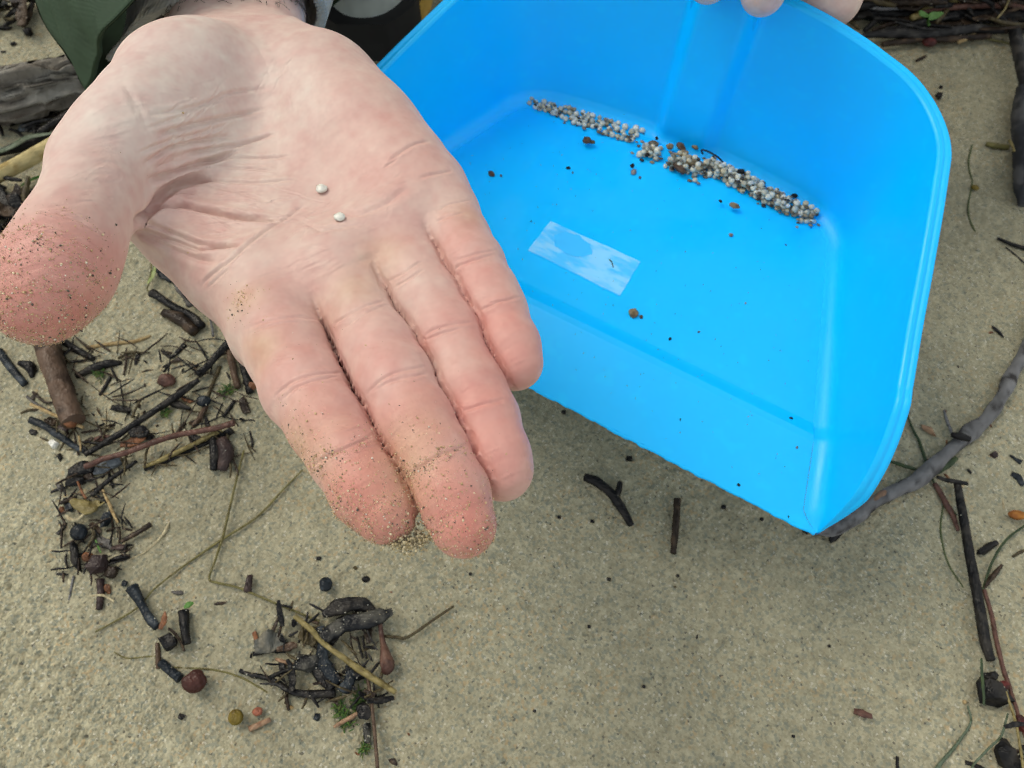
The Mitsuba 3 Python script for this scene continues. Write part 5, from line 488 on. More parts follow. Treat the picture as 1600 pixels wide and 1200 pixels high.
def numbered(name, parent=None):
    key = f"{parent}__{name}" if parent else name
    n = taken.get(key, 0)
    taken[key] = n + 1
    return key if n == 0 else f"{key}_{n:03d}"


def thing(name, label, category, group=None):
    key = numbered(name)
    labels[key] = {"label": label, "category": category, **({"group": group} if group else {})}
    return key


def put(key, mesh, bsdf, smooth=40, color=None, **more):
    if color is not None and smooth not in (True, False):   # colours on a mesh with sharp edges: split it first
        old, mesh = cKDTree(np.array(mesh.vertices)), trimesh.graph.smooth_shade(mesh, angle=math.radians(smooth), facet_minarea=None)
        color, smooth = np.asarray(color)[old.query(np.array(mesh.vertices))[1]], True
    scene[key] = mikit.ply(mesh, bsdf, smooth=smooth, color=color, **more)
    return key


def bsdf(key, d):
    scene[key] = d


def two(d):
    return {"type": "twosided", "bsdf": d}


def rgb(*c):
    return {"type": "rgb", "value": list(c)}


VC = {"type": "mesh_attribute", "name": "vertex_color"}


def curve(pts, n):
    """A smooth run through the points (rows may carry radii)."""
    p = np.asarray(pts, float)
    if len(p) == 2:
        return p[0] + (p[1] - p[0]) * np.linspace(0, 1, n)[:, None]
    q = np.vstack([2 * p[0] - p[1], p, 2 * p[-1] - p[-2]])
    out = []
    for t in np.linspace(0, len(p) - 1 - 1e-6, n):
        i = int(t)
        u = t - i
        a, b, c, d = q[i:i + 4]
        out.append(0.5 * (2 * b + (c - a) * u + (2 * a - 5 * b + 4 * c - d) * u * u + (3 * b - a - 3 * c + d) * u ** 3))
    return np.array(out)


def tube_mesh(pts, sides=8, per=None, flat=1.0, rough=0.1, seed=0, caps=0.35):
    """A closed tube along (x, y, z, r) rows with uneven skin; flat < 1 squashes it downwards."""
    p = np.asarray(pts, float)
    length = np.linalg.norm(np.diff(p[:, :3], axis=0), axis=1).sum()
    r = max(p[:, 3].mean(), 2e-4)
    n = per or int(np.clip(length / (r * 0.75), 6, 70))
    c = curve(p, n)
    c[:, 3] = np.maximum(c[:, 3], 1e-4)
    if seed:                                              # nothing the sea leaves is quite straight
        w = np.linspace(0, length / (r * 9), n)
        c[:, 0] += r * 1.5 * rough / 0.12 * 0.5 * (meshkit.fbm(np.stack([w, 0 * w + seed, 0 * w], -1), 2, 1) - 0.5)
        c[:, 1] += r * 1.5 * rough / 0.12 * 0.5 * (meshkit.fbm(np.stack([w, 0 * w + seed, 0 * w], -1), 2, 2) - 0.5)
    t = np.gradient(c[:, :3], axis=0)
    t /= np.linalg.norm(t, axis=1, keepdims=True) + 1e-12
    a = np.cross(t, [0, 0, 1.0])
    a /= np.linalg.norm(a, axis=1, keepdims=True) + 1e-9
    b = np.cross(a, t)
    ang = np.arange(sides) * 2 * np.pi / sides
    s = np.r_[0, np.cumsum(np.linalg.norm(np.diff(c[:, :3], axis=0), axis=1))]
    # the bark: long ridges and knots
    ring = np.stack(np.broadcast_arrays(np.cos(ang)[None] * 1.6, np.sin(ang)[None] * 1.6, (s / (r * 5))[:, None]), -1) + seed * 7.1
    k = 1 + rough * 2.4 * (meshkit.fbm(ring, 3, seed % 97) - 0.5) + rough * 1.2 * (meshkit.noise(np.stack([s / (r * 3), s * 0, s * 0 + seed], -1))[:, None] - 0.5)
    rad = c[:, 3:4] * k
    off = np.cos(ang)[None, :, None] * a[:, None] + np.sin(ang)[None, :, None] * b[:, None] * flat
    v = (c[:, None, :3] + rad[..., None] * off).reshape(-1, 3)
    i, j = np.meshgrid(np.arange(n - 1), np.arange(sides), indexing="ij")
    q = np.stack([i * sides + j, i * sides + (j + 1) % sides, (i + 1) * sides + (j + 1) % sides, (i + 1) * sides + j], -1).reshape(-1, 4)
    ends = [c[0, :3] - t[0] * c[0, 3] * caps, c[-1, :3] + t[-1] * c[-1, 3] * caps]
    e = n * sides
    J = np.arange(sides)
    f = np.vstack([q[:, [0, 2, 1]], q[:, [0, 3, 2]], np.stack([J * 0 + e, J, (J + 1) % sides], 1),
                   np.stack([J * 0 + e + 1, e - sides + (J + 1) % sides, e - sides + J], 1)])
    v = np.vstack([v, ends])
    m = trimesh.Trimesh(v, f[:, ::-1], process=False)
    if m.volume < 0:
        m.invert()
    return m


def tint(v, base, seed=0, scale=500.0, amount=0.5, second=None):
    """Pigment per vertex: the base colour broken up by grain, with flecks of a second colour."""
    g = meshkit.fbm(np.asarray(v) * scale + seed, 3, seed % 89)[:, None]
    c = np.asarray(base)[None] * (1 - amount + 2 * amount * g)
    if second is not None:
        w = np.clip((meshkit.fbm(np.asarray(v) * scale * 0.6 + 31 + seed, 3, seed % 61) - 0.52) * 7, 0, 1)[:, None]
        c = c * (1 - w) + np.asarray(second)[None] * w
    return np.clip(c, 0.003, 0.95)


def with_smooth(mesh, angle=True):
    return mesh


# ================================================================ materials
def dry_crust(p):
    """Where the sand has dried to a loose crust (lower left), with a ragged border."""
    edge = -0.105 - 0.95 * p.y + 0.07 * (mikit.fbm(p.x * 22, p.y * 22, 1.0, 3) - 0.5) + 0.03 * (mikit.fbm(p.x * 110, p.y * 110, 4.0, 3) - 0.5)
    return mikit.smoothstep(0.0, 0.03, edge - p.x)


def sand_color(p, n, uv):
    a = mikit.voronoi(p.x * 1200, p.y * 1200)[2]
    b = mikit.voronoi(p.x * 900 + 31, p.y * 900)[2]
    mott = mikit.fbm(p.x * 330, p.y * 330, 7.0, 3)
    broad = mikit.fbm(p.x * 14, p.y * 14, 2.0, 3)
    patch = mikit.smoothstep(0.45, 0.62, mikit.fbm(p.x * 46 + 9, p.y * 46, 5.0, 3))
    c = mikit.mix((0.232, 0.216, 0.146), (0.396, 0.370, 0.258), 0.75 * a + 0.9 * (mott - 0.5) + 0.12)
    c = mikit.mix(c, (0.37, 0.275, 0.150), mikit.smoothstep(0.82, 0.94, b) * (0.15 + 0.5 * patch))      # ochre grains
    c = mikit.mix(c, (0.150, 0.175, 0.150), mikit.smoothstep(0.22, 0.10, b) * 0.55)                      # slate grains
    c = mikit.mix(c, (0.56, 0.54, 0.46), mikit.smoothstep(0.965, 0.98, a) * 0.5)                         # quartz
    c = mikit.mix(c, (0.05, 0.05, 0.045), mikit.smoothstep(0.014, 0.008, a) * 0.6)                        # dark grains
    dry = dry_crust(p)
    return c * (0.80 + 0.36 * broad) * (1.0 + 0.36 * dry)


def sand_relief(p, n, uv):
    d = mikit.voronoi(p.x * 1200, p.y * 1200)
    dry = dry_crust(p)
    return (0.00045 + 0.0003 * dry) * (1 - dr.minimum(d[0], 1.0)) + (0.0004 + 0.0003 * dry) * d[2] + 0.0007 * mikit.noise(p.x * 430, p.y * 430) + 0.0004 * mikit.noise(p.x * 900, p.y * 900)


bsdf("sand_mat", {"type": "bumpmap", "arbitrary": mikit.proc(sand_relief, 2.5e-4), "scale": 1.0,
                  "bsdf": {"type": "principled", "base_color": mikit.proc(sand_color), "roughness": 0.75, "specular": 0.25}})


def skin_relief(p, n, uv):
    """Pores, and the fine transverse lines of fingers and thumb ball."""
    along, across = p.x * 0.47 - p.y * 0.88, p.x * 0.88 + p.y * 0.47
    wob = 0.0016 * mikit.fbm(p.x * 160, p.y * 160, p.z * 160, 2)
    thenar = mikit.smoothstep(0.055, 0.025, dr.sqrt(dr.square(p.x + 0.125) + dr.square(p.y - 0.15)))
    u = dr.lerp(along, p.x * 0.62 - p.y * 0.78, thenar)
    v = dr.lerp(across, p.x * 0.78 + p.y * 0.62, thenar)
    lines = mikit.noise((u + wob) * 1500, v * 170, p.z * 300)
    long_ = mikit.noise((u + wob) * 620, v * 90 + 5, p.z * 120)
    q = mikit.fbm(p.x * 900, p.y * 900, p.z * 900, 3)
    return 0.00010 * q + 0.00020 * lines + 0.00026 * long_ * (0.5 + thenar)


bsdf("skin_mat", {"type": "bumpmap", "arbitrary": mikit.proc(skin_relief, 1.5e-4), "scale": 1.0,
                  "bsdf": {"type": "principled", "base_color": VC, "roughness": 0.5, "specular": 0.36}})


def plastic_color(p, n, uv):
    s = mikit.smoothstep(0.62, 0.74, mikit.fbm(p.x * 190, p.y * 190, p.z * 190, 3))
    return mikit.mix((0.0, 0.455, 0.98), (0.0, 0.475, 0.98), s)


def plastic_gloss(p, n, uv):
    """Handled plastic: glossy, with duller rubbed patches and sweeping scratches."""
    s = mikit.fbm(p.x * 60, p.y * 60, p.z * 60, 3)
    k = mikit.noise((p.x * 0.86 - p.y * 0.51) * 1700, (p.x * 0.51 + p.y * 0.86) * 45, p.z * 200)
    return 0.32 + 0.12 * mikit.smoothstep(0.35, 0.7, s) + 0.12 * mikit.smoothstep(0.75, 0.95, k)


bsdf("blue_plastic", two({"type": "principled", "base_color": mikit.proc(plastic_color), "roughness": mikit.proc(plastic_gloss), "specular": 0.34}))
def label_color(p, n, uv):
    s = mikit.smoothstep(0.35, 0.75, mikit.fbm((p.x * 0.86 - p.y * 0.51) * 130, (p.x * 0.51 + p.y * 0.86) * 420, 3.0, 4))
    return mikit.mix((0.20, 0.57, 0.90), (0.06, 0.48, 0.93), s)


bsdf("label_paper", two({"type": "principled", "base_color": mikit.proc(label_color), "roughness": 0.6, "specular": 0.25}))
bsdf("label_worn", two({"type": "principled", "base_color": rgb(0.04, 0.465, 0.94), "roughness": 0.5, "specular": 0.25}))


def bark_relief(p, n, uv):
    return 0.0011 * mikit.fbm(p.x * 520, p.y * 520, p.z * 520, 4) + 0.00035 * mikit.noise(p.x * 2100, p.y * 2100, p.z * 2100)


BARK = mikit.proc(bark_relief, 2e-4)
bsdf("litter_wet", {"type": "bumpmap", "arbitrary": BARK, "scale": 1.0, "bsdf": {"type": "principled", "base_color": VC, "roughness": 0.28, "specular": 0.20}})
bsdf("litter_dry", {"type": "bumpmap", "arbitrary": BARK, "scale": 1.0, "bsdf": {"type": "principled", "base_color": VC, "roughness": 0.8, "specular": 0.2}})
bsdf("pellet_mat", {"type": "principled", "base_color": VC, "roughness": 0.32, "specular": 0.5})
bsdf("grit_mat", {"type": "principled", "base_color": VC, "roughness": 0.4, "specular": 0.5})


def weave(p, n, uv):
    return 0.00012 * (dr.sin(p.x * 5200 + p.z * 2100) * dr.sin(p.y * 5200 - p.z * 2300)) + 0.0006 * mikit.fbm(p.x * 120, p.y * 120, p.z * 120, 3)


bsdf("jacket_mat", two({"type": "bumpmap", "arbitrary": mikit.proc(weave, 2e-4), "scale": 1.0,
                        "bsdf": {"type": "principled", "base_color": VC, "roughness": 0.62, "specular": 0.16}}))
bsdf("knit_mat", two({"type": "principled", "base_color": VC, "roughness": 0.9, "specular": 0.2, "sheen": 0.4}))
bsdf("rubber_mat", two({"type": "principled", "base_color": VC, "roughness": 0.55, "specular": 0.4}))

PALETTE = {
    "black": ((.007, .007, .008), (.028, .025, .022)), "char_blue": ((.010, .014, .019), (.045, .055, .065)), "dark_brown": ((.022, .015, .011), (.075, .05, .032)),
    "brown": ((.095, .062, .042), (.05, .03, .02)), "brown_bark": ((.105, .068, .048), (.035, .022, .016)), "red_brown": ((.115, .058, .045), (.06, .03, .024)),
    "rust": ((.20, .085, .04), (.09, .04, .02)), "tan": ((.36, .27, .14), (.24, .16, .07)), "straw": ((.46, .38, .19), (.34, .25, .10)),
    "straw_olive": ((.22, .18, .075), (.11, .085, .03)), "olive": ((.15, .135, .05), (.09, .075, .03)), "olive_dark": ((.075, .06, .03), (.04, .03, .018)),
    "olive_green": ((.09, .11, .05), (.06, .08, .03)), "green_dark": ((.035, .055, .028), (.05, .075, .03)), "green_grey": ((.10, .13, .09), (.06, .08, .045)),
    "bright_green": ((.07, .17, .035), (.10, .22, .05)), "pale_green": ((.26, .30, .12), (.18, .24, .08)), "grey_bark": ((.15, .15, .155), (.028, .026, .026)),
    "grey": ((.10, .095, .09), (.05, .045, .04)), "grey_blue": ((.10, .115, .13), (.06, .07, .08)), "grey_sand": ((.075, .078, .070), (.16, .145, .11)),
    "purple_brown": ((.030, .020, .020), (.075, .052, .048)), "pale": ((.42, .37, .24), (.32, .26, .16)), "white": ((.72, .72, .68), (.55, .53, .48)),
    "nut_brown": ((.055, .02, .016), (.03, .014, .012)), "olive_bud": ((.15, .11, .02), (.09, .06, .012)), "red_pebble": ((.28, .10, .06), (.2, .07, .04)),
    "tan_pink": ((.30, .19, .12), (.2, .11, .065)), "sandy_black": ((.008, .009, .011), (.07, .068, .058)), "brown_pod": ((.13, .07, .05), (.06, .03, .025)),
    "orange_seed": ((.32, .13, .025), (.22, .08, .018)), "dark_red": ((.09, .018, .016), (.04, .01, .01)), "slate": ((.026, .028, .034), (.085, .085, .09)),
    "dark_grey": ((.018, .018, .019), (.06, .056, .052)), "weathered": ((.20, .185, .165), (.06, .05, .042)), "tan_dark": ((.20, .155, .09), (.10, .075, .04)),
    "brown_grey": ((.13, .115, .09), (.06, .05, .035)), "pebble": ((.24, .22, .20), (.12, .11, .10)),
}


# ================================================================ the sand
def sand_height(x, y):
    x, y = np.asarray(x, float), np.asarray(y, float)
    p = np.stack(np.broadcast_arrays(x, y, 0 * x), -1)
    return 0.0060 * (meshkit.fbm(p * 9.0, 3, 3) - 0.5) + 0.0036 * (meshkit.fbm(p * 26.0, 2, 19) - 0.5) + 0.0016 * (meshkit.fbm(p * 60.0, 2, 5) - 0.5)


def sand_mesh():
    fine = 0.00100
    def axis(a, b):
        mid = np.arange(a, b, fine)
        out = np.cumsum(fine * 1.22 ** np.arange(1, 58))
        return np.concatenate([(a - out)[::-1], mid, mid[-1] + out])
    X, Y = np.meshgrid(axis(-0.38, 0.38), axis(-0.02, 0.53))
    P = np.stack([X, Y, 0 * X], -1)
    z = sand_height(X, Y)
    # loose dry crust at the lower left, smooth damp sand elsewhere
    edge = -0.105 - 0.95 * Y + 0.05 * (meshkit.fbm(P * 18.0, 3, 9) - 0.5)
    dry = np.clip((edge - X) / 0.05, 0, 1)
    z = z + (0.0008 + 0.0011 * dry) * (meshkit.fbm(P * 240.0, 2, 11) - 0.5) + (0.0008 + 0.0017 * dry) * (meshkit.noise(P * 640.0, 13) - 0.5)
    fade = np.exp(-np.maximum(np.hypot(X, Y - 0.2) - 2.0, 0) / 2.0)
    v = np.stack([X, Y, z * fade], -1).reshape(-1, 3)
    h, w = X.shape
    i, j = np.meshgrid(np.arange(h - 1), np.arange(w - 1), indexing="ij")
    a = (i * w + j).ravel()
    f = np.vstack([np.stack([a, a + 1, a + w + 1], 1), np.stack([a, a + w + 1, a + w], 1)])
    return trimesh.Trimesh(v, f, process=False)


put("sand", sand_mesh(), "sand_mat", smooth=True)
labels["sand"] = {"label": "damp coarse beach sand strewn with wrack", "category": "sand", "kind": "structure"}


# ================================================================ the dustpan
PX = T().translate(PAN_ORIGIN).rotate([0, 0, 1], PAN_TURN)
PM = np.array(PX.matrix, float)


def pan_to_world(v):
    return np.asarray(v) @ PM[:3, :3].T + PM[:3, 3]


HALF_FRONT, HALF_BACK, DEPTH, BOW, FLARE, RAMP = 0.1309, 0.0874, 0.1472, 0.0105, 0.20, 0.034


def floor_z(y):
    """The lip rises to a low ridge; behind it the floor lies a little deeper."""
    return np.interp(y, [-1, 0, RAMP - 0.002, RAMP + 0.001, RAMP + 0.007, RAMP + 0.011, 1], [-.0064, -.0064, .0017, .0019, -.0001, 0, 0])


def pan_outline():
    """The floor's edge from the front right corner round the back to the front left: points, outward normals, heights of the wall."""
    from shapely.geometry import Polygon
    slope = (HALF_BACK - HALF_FRONT) / DEPTH
    xs = np.linspace(-1, 1, 41)
    back = [(HALF_BACK * q, DEPTH + BOW * (1 - q * q)) for q in xs[::-1]]
    y0 = -0.15
    ring = [(HALF_FRONT + slope * y0, y0)] + back + [(-(HALF_FRONT + slope * y0), y0)]
    g = Polygon(ring).buffer(-0.030, quad_segs=24).buffer(0.030, quad_segs=24)
    c = np.array(g.exterior.coords)[:-1]
    if Polygon(c).exterior.is_ccw is False:
        c = c[::-1]
    k = np.argmin(np.abs(c[:, 1] + 0.11) + (c[:, 0] < 0) * 9)
    c = np.roll(c, -k, 0)
    s = np.r_[0, np.cumsum(np.linalg.norm(np.diff(c, axis=0), axis=1))]
    q = np.arange(0, s[-1], 0.0003)
    p = np.stack([np.interp(q, s, c[:, 0]), np.interp(q, s, c[:, 1])], 1)
    i0 = np.argmax(p[:, 1] >= 0)
    i1 = len(p) - np.argmax(p[::-1, 1] >= 0)
    p = p[i0:i1]
    # denser near the front corners, where the wall rises fast
    u = np.linspace(0, 1, 321)
    u = u + 0.12 * np.sin(2 * np.pi * u) / (2 * np.pi) * -1
    idx = u * (len(p) - 1)
    p = np.stack([np.interp(idx, np.arange(len(p)), p[:, 0]), np.interp(idx, np.arange(len(p)), p[:, 1])], 1)
    t = np.gradient(p, axis=0)
    t /= np.linalg.norm(t, axis=1, keepdims=True)
    n = np.stack([t[:, 1], -t[:, 0]], 1)
    side = np.interp(p[:, 1], [0, .002, .0075, .0157, .0238, .041, .063, .0846, .110, .132, .150], [.0008, .009, .0226, .0318, .037, .0437, .0487, .0546, .061, .0656, .0685])
    rear = np.interp(np.abs(p[:, 0]), [0, .024, .041, .059, .075, .092], [.0785, .0778, .0765, .0740, .0708, .0655])
    w = np.clip((p[:, 1] - 0.125) / 0.022, 0, 1)
    w = w * w * (3 - 2 * w)
    h = side * (1 - w) + np.maximum(side * 0, rear) * w
    for _ in range(6):
        h[1:-1] = (h[:-2] + 2 * h[1:-1] + h[2:]) / 4
    return p, n, h


def pan_meshes():
    p, n, h = pan_outline()
    zf = floor_z(p[:, 1])
    # a rounded rib down the middle of the back wall, where the handle's socket is
    q = np.clip(1 - np.abs(p[:, 0]) / 0.0165, 0, 1) * (p[:, 1] > 0.1)
    rib = 0.0058 * np.clip(q * 2.2, 0, 1) ** 1.5 * (3 - 2 * np.clip(q * 2.2, 0, 1) ** 0.8) / 1.0
    rib = np.minimum(rib, 0.0058)
    k = np.clip(h / 0.022, 0.12, 1)                       # everything small near the front corners
    rows = []
    R0 = 0.0075
    a0 = math.atan(1 / FLARE)
    fil = R0 * k
    # inner fillet: from the floor (tangent along the outward direction) up to the wall's slope
    for t in np.linspace(0, 1, 9):
        ang = t * a0
        rows.append((-fil * math.tan(a0 / 2) + fil * np.sin(ang), fil * (1 - np.cos(ang))))
    o1, z1 = rows[-1]
    for t in (0.12, 0.3, 0.5, 0.7, 0.86, 0.95, 1.0):
        z = z1 + (h - z1) * t
        rows.append((o1 + (z - z1) * FLARE, z))
    ot = rows[-1][0]
    rim = [(.0004, .0006), (.0012, .0010), (.0022, .0010), (.0028, .0004), (.0034, .0004), (.0040, .0009), (.0049, .0009), (.0056, .0004), (.0058, -.0006), (.0058, -.0045), (.0052, -.005), (.0030, -.005)]
    for a, b in rim:
        rows.append((ot + a * k, h + b * k))
    split = 16
    for t in (0.8, 0.5, 0.25, 0.0):
        z = (h - 0.005 * k) * t - 0.0022 * (1 - t)
        rows.append((z * FLARE + 0.0024 * k + 0.0006, z))
    prof = np.array([[np.broadcast_to(a, h.shape), np.broadcast_to(b, h.shape)] for a, b in rows])   # rows, 2, N
    up = np.clip(prof[:, 1] / 0.012, 0, 1) ** 0.5
    off = prof[:, 0] - rib[None] * up * np.where(np.arange(len(rows))[:, None] <= split, 1, 1)
    x = p[None, :, 0] + n[None, :, 0] * off
    y = p[None, :, 1] + n[None, :, 1] * off
    V = np.stack([x, y, prof[:, 1] + zf[None]], -1)
    N = len(p)

    def strip(r0, r1):
        m = r1 - r0
        v = V[r0:r1].reshape(-1, 3)
        i, j = np.meshgrid(np.arange(m - 1), np.arange(N - 1), indexing="ij")
        a = (i * N + j).ravel()
        return trimesh.Trimesh(v, np.vstack([np.stack([a, a + 1, a + N + 1], 1), np.stack([a, a + N + 1, a + N], 1)]), process=False)

    walls, rimm, outer = strip(0, split), strip(split - 1, split + len(rim)), strip(split + len(rim) - 1, len(rows))
    # the floor inside the fillet, front to back, with its ramp down to the lip
    b = V[0]
    from shapely.geometry import Polygon, LineString, box
    poly = Polygon(b[:, :2]).buffer(0)
    verts, faces = [], []
    cuts = [-0.01, RAMP - 0.002, RAMP + 0.001, RAMP + 0.007, RAMP + 0.011, 0.3]
    for lo_, hi_ in zip(cuts[:-1], cuts[1:]):
        part = poly.intersection(box(-1, lo_, 1, hi_))
        v2, f2 = trimesh.creation.triangulate_polygon(part, engine="earcut")
        faces.append(f2 + sum(len(a) for a in verts))
        verts.append(np.column_stack([v2, floor_z(v2[:, 1])]))
    floor = trimesh.Trimesh(np.vstack(verts), np.vstack(faces), process=False)
    floor.merge_vertices()
    ramp = floor.submesh([np.flatnonzero(floor.triangles_center[:, 1] < RAMP - 0.002)], append=True)
    rest = floor.submesh([np.flatnonzero(floor.triangles_center[:, 1] >= RAMP - 0.002)], append=True)
    under = floor.copy()
    under.vertices = under.vertices - [0, 0, 0.0022]
    under.invert()
    return rest, ramp, walls, rimm, outer, under


pan = thing("dustpan", "bright blue plastic dustpan held out over the sand with pale pellets inside", "dustpan")
floor, ramp, walls, rim, outer, under = pan_meshes()
for name, m, s in (("floor", floor, 30), ("lip_ramp", ramp, False), ("wall", walls, 60), ("rim", rim, 50), ("outer_shell", trimesh.util.concatenate([outer, under]), 40)):
    m.vertices = pan_to_world(m.vertices)
    put(f"{pan}__{name}", m, "blue_plastic", smooth=s)
# the front lip: a thin rounded edge, chewed by use
lip = np.linspace(-HALF_FRONT + 0.0005, HALF_FRONT - 0.0005, 260)
lp = np.stack([lip, -0.0002 + 0.0007 * (meshkit.noise(np.stack([lip * 420, lip * 0, lip * 0], -1), 2) - 0.5), 0 * lip + floor_z(0) - 0.0009, 0 * lip + 0.0010], -1)
m = tube_mesh(lp, 6, 260, 1.0, 0.1, 3)
m.vertices = pan_to_world(m.vertices)
put(f"{pan}__lip", m, "blue_plastic", smooth=True)


def handle_mesh():
    rows = []
    for t in np.linspace(0, 1, 24):
        y, z = 0.168 + 0.135 * t, 0.068 + 0.045 * t - 0.012 * math.sin(t * math.pi)
        w, hh = 0.0155 + 0.002 * math.sin(t * 3.0) - (0.006 * max(0, t - .9) / .1), 0.0095 - (0.004 * max(0, t - .9) / .1)
        a = np.linspace(0, 2 * np.pi, 24, endpoint=False)
        c, s = np.sign(np.cos(a)) * np.abs(np.cos(a)) ** .7, np.sign(np.sin(a)) * np.abs(np.sin(a)) ** .7
        rows.append(np.stack([w * c, 0 * a + y, z + hh * s], -1))
    v = np.array(rows)
    n, k = v.shape[:2]
    i, j = np.meshgrid(np.arange(n - 1), np.arange(k), indexing="ij")
    a, b = (i * k + j).ravel(), (i * k + (j + 1) % k).ravel()
    f = np.vstack([np.stack([a, b, b + k], 1), np.stack([a, b + k, a + k], 1)])
    m = trimesh.Trimesh(np.vstack([v.reshape(-1, 3), v[0].mean(0), v[-1].mean(0)]), f, process=False)
    e = n * k
    J = np.arange(k)
    m.faces = np.vstack([m.faces, np.stack([J * 0 + e, (J + 1) % k, J], 1), np.stack([J * 0 + e + 1, e - k + J, e - k + (J + 1) % k], 1)])
    return m


m = handle_mesh()
m.vertices = pan_to_world(m.vertices)
put(f"{pan}__handle", m, "blue_plastic", smooth=50)


def flat_sheet(pts, z, wob=0.0006, seed=1):
    from shapely.geometry import Polygon
    p = np.asarray(pts)
    q = []
    for a, b in zip(p, np.roll(p, -1, 0)):
        for t in np.linspace(0, 1, 14, endpoint=False):
            q.append(a + (b - a) * t)
    q = np.array(q)
    q = q + wob * (np.stack([meshkit.noise(np.column_stack([q * 400, 0 * q[:, 0] + k]), seed) for k in (0, 9)], -1) - 0.5)
    m = trimesh.creation.extrude_polygon(Polygon(q).buffer(0), 0.00012, engine="earcut")
    m.apply_translation([0, 0, z])
    m.vertices = pan_to_world(m.vertices)
    return m


put(f"{pan}__label_remnant", flat_sheet(PAN_LABEL, 0.0001), "label_paper", smooth=False)
labels[f"{pan}__label_remnant"] = {"label": "pale oblong remnant of a paper label stuck on the floor of the dustpan"}
put(f"{pan}__label_worn_spot", flat_sheet(PAN_LABEL_OVAL, 0.00026, 0.0012, 5), "label_worn", smooth=False)
labels[f"{pan}__label_worn_spot"] = {"label": "bluer worn oval on the label remnant"}

m = tube_mesh([(*q, 0.0005, 0.00022) for q in LABEL_HAIR], 5, 8, 1, 0.1, 3)
m.vertices = pan_to_world(m.vertices)
put(thing("bristle", "single short black bristle on the label remnant", "bristle"), m, "rubber_mat", smooth=True, color=np.tile([.015, .015, .017], (len(m.vertices), 1)))

# ================================================================ what lies in the dustpan


def pellet_mesh(seed):
    m = trimesh.creation.icosphere(subdivisions=2, radius=1.0)
    v = m.vertices
    r = np.hypot(v[:, 0], v[:, 1])
    v = np.column_stack([v[:, :2] * (1.06 + 0.05 * np.sin(seed)), np.sign(v[:, 2]) * np.abs(v[:, 2]) ** 0.85 * 0.78])
    v = v * (1 + 0.34 * (meshkit.noise(v * 1.6 + seed * 11, seed) - 0.5))[:, None]
    return trimesh.Trimesh(v, m.faces, process=False)


def lump_mesh(seed, sub=2, rough=0.5, squash=0.7):
    m = trimesh.creation.icosphere(subdivisions=sub, radius=1.0)
    v = m.vertices * (1 + rough * (meshkit.fbm(m.vertices * 1.7 + seed * 5, 3, seed) - 0.5))[:, None]
    return trimesh.Trimesh(v * [1, 1, squash], m.faces, process=False)


PELLETS = []
for k, c in enumerate([(.46, .48, .41), (.40, .42, .36), (.52, .53, .45), (.36, .36, .28), (.42, .38, .26), (.33, .35, .30), (.58, .59, .52), (.28, .24, .15)]):
    m = pellet_mesh(k)
    PELLETS.append(mikit.ply(m, "pellet_mat", smooth=True, color=tint(m.vertices, c, k, 2.0, 0.12, np.asarray(c) * 0.8)))

pile_rng = np.random.RandomState(21)
placed = []
for run, (share, layers) in zip(PILE, ((70, 1), (200, 2))):
    r = np.asarray(run)
    s = np.r_[0, np.cumsum(np.linalg.norm(np.diff(r, axis=0), axis=1))]
    for k in range(share * 12):
        u = pile_rng.uniform(0, 1)
        c = np.array([np.interp(u * s[-1], s, r[:, 0]), np.interp(u * s[-1], s, r[:, 1])])
        if share == 70:
            wide, keep = 0.0030 + 0.0030 * min(1, u * 2), 1
        else:
            gap = 0.10 < u < 0.17
            wide, keep = (0.0068 if u > 0.17 else 0.0055) * (1 - 0.35 * max(0, u - 0.75) / 0.25), not gap
        across = pile_rng.uniform(-1, 1)
        c = c + np.array([0, -1]) * across * wide + pile_rng.normal(0, 0.0004, 2)
        rad = pile_rng.uniform(0.00105, 0.00165)
        if not keep:
            continue
        wall = DEPTH + BOW * (1 - (c[0] / HALF_BACK) ** 2) - 0.0030 - (0.0058 if abs(c[0]) < 0.016 else 0)
        c[1] = min(c[1], wall - (1 + across) * wide * 0.8 - abs(pile_rng.normal(0, 0.0004)))
        if len(placed) and sum(q[4] == share for q in placed) >= share:
            break
        d = [(math.hypot(c[0] - q[0], c[1] - q[1]), q) for q in placed]
        close = [q for e, q in d if e < (rad + q[3]) * 0.84]
        if not close:
            placed.append((c[0], c[1], rad * 0.75, rad, share))
        elif layers == 2 and abs(across) < 0.75 and len(close) >= 2 and max(q[2] for q in close) < 0.003:
            z = max(q[2] + math.sqrt(max(0.0, (rad + q[3]) ** 2 * 0.72 - math.hypot(c[0] - q[0], c[1] - q[1]) ** 2)) for q in close)
            if z < 0.0058:
                placed.append((c[0], c[1], z, rad, share))
for x, y, z, rad, share in placed:
    key = thing("plastic_pellet", "small pale translucent plastic pellet in the pile along the back wall of the dustpan" if share == 200 else "small pale translucent plastic pellet in the row left of the dustpan rib",
                "pellet", "pellets piled right of the rib" if share == 200 else "pellets in the row left of the rib")
    t = pile_rng.uniform(0, 360)
    ax = pile_rng.normal(0, 1, 3)
    ax /= np.linalg.norm(ax)
    d = dict(PELLETS[pile_rng.choice(8, p=[.2, .2, .15, .1, .1, .12, .08, .05])])
    d["to_world"] = PX.translate([x, y, z]).rotate(ax.tolist(), float(pile_rng.uniform(0, 50))).rotate([0, 0, 1], float(t)).scale([rad, rad, rad])
    scene[key] = d

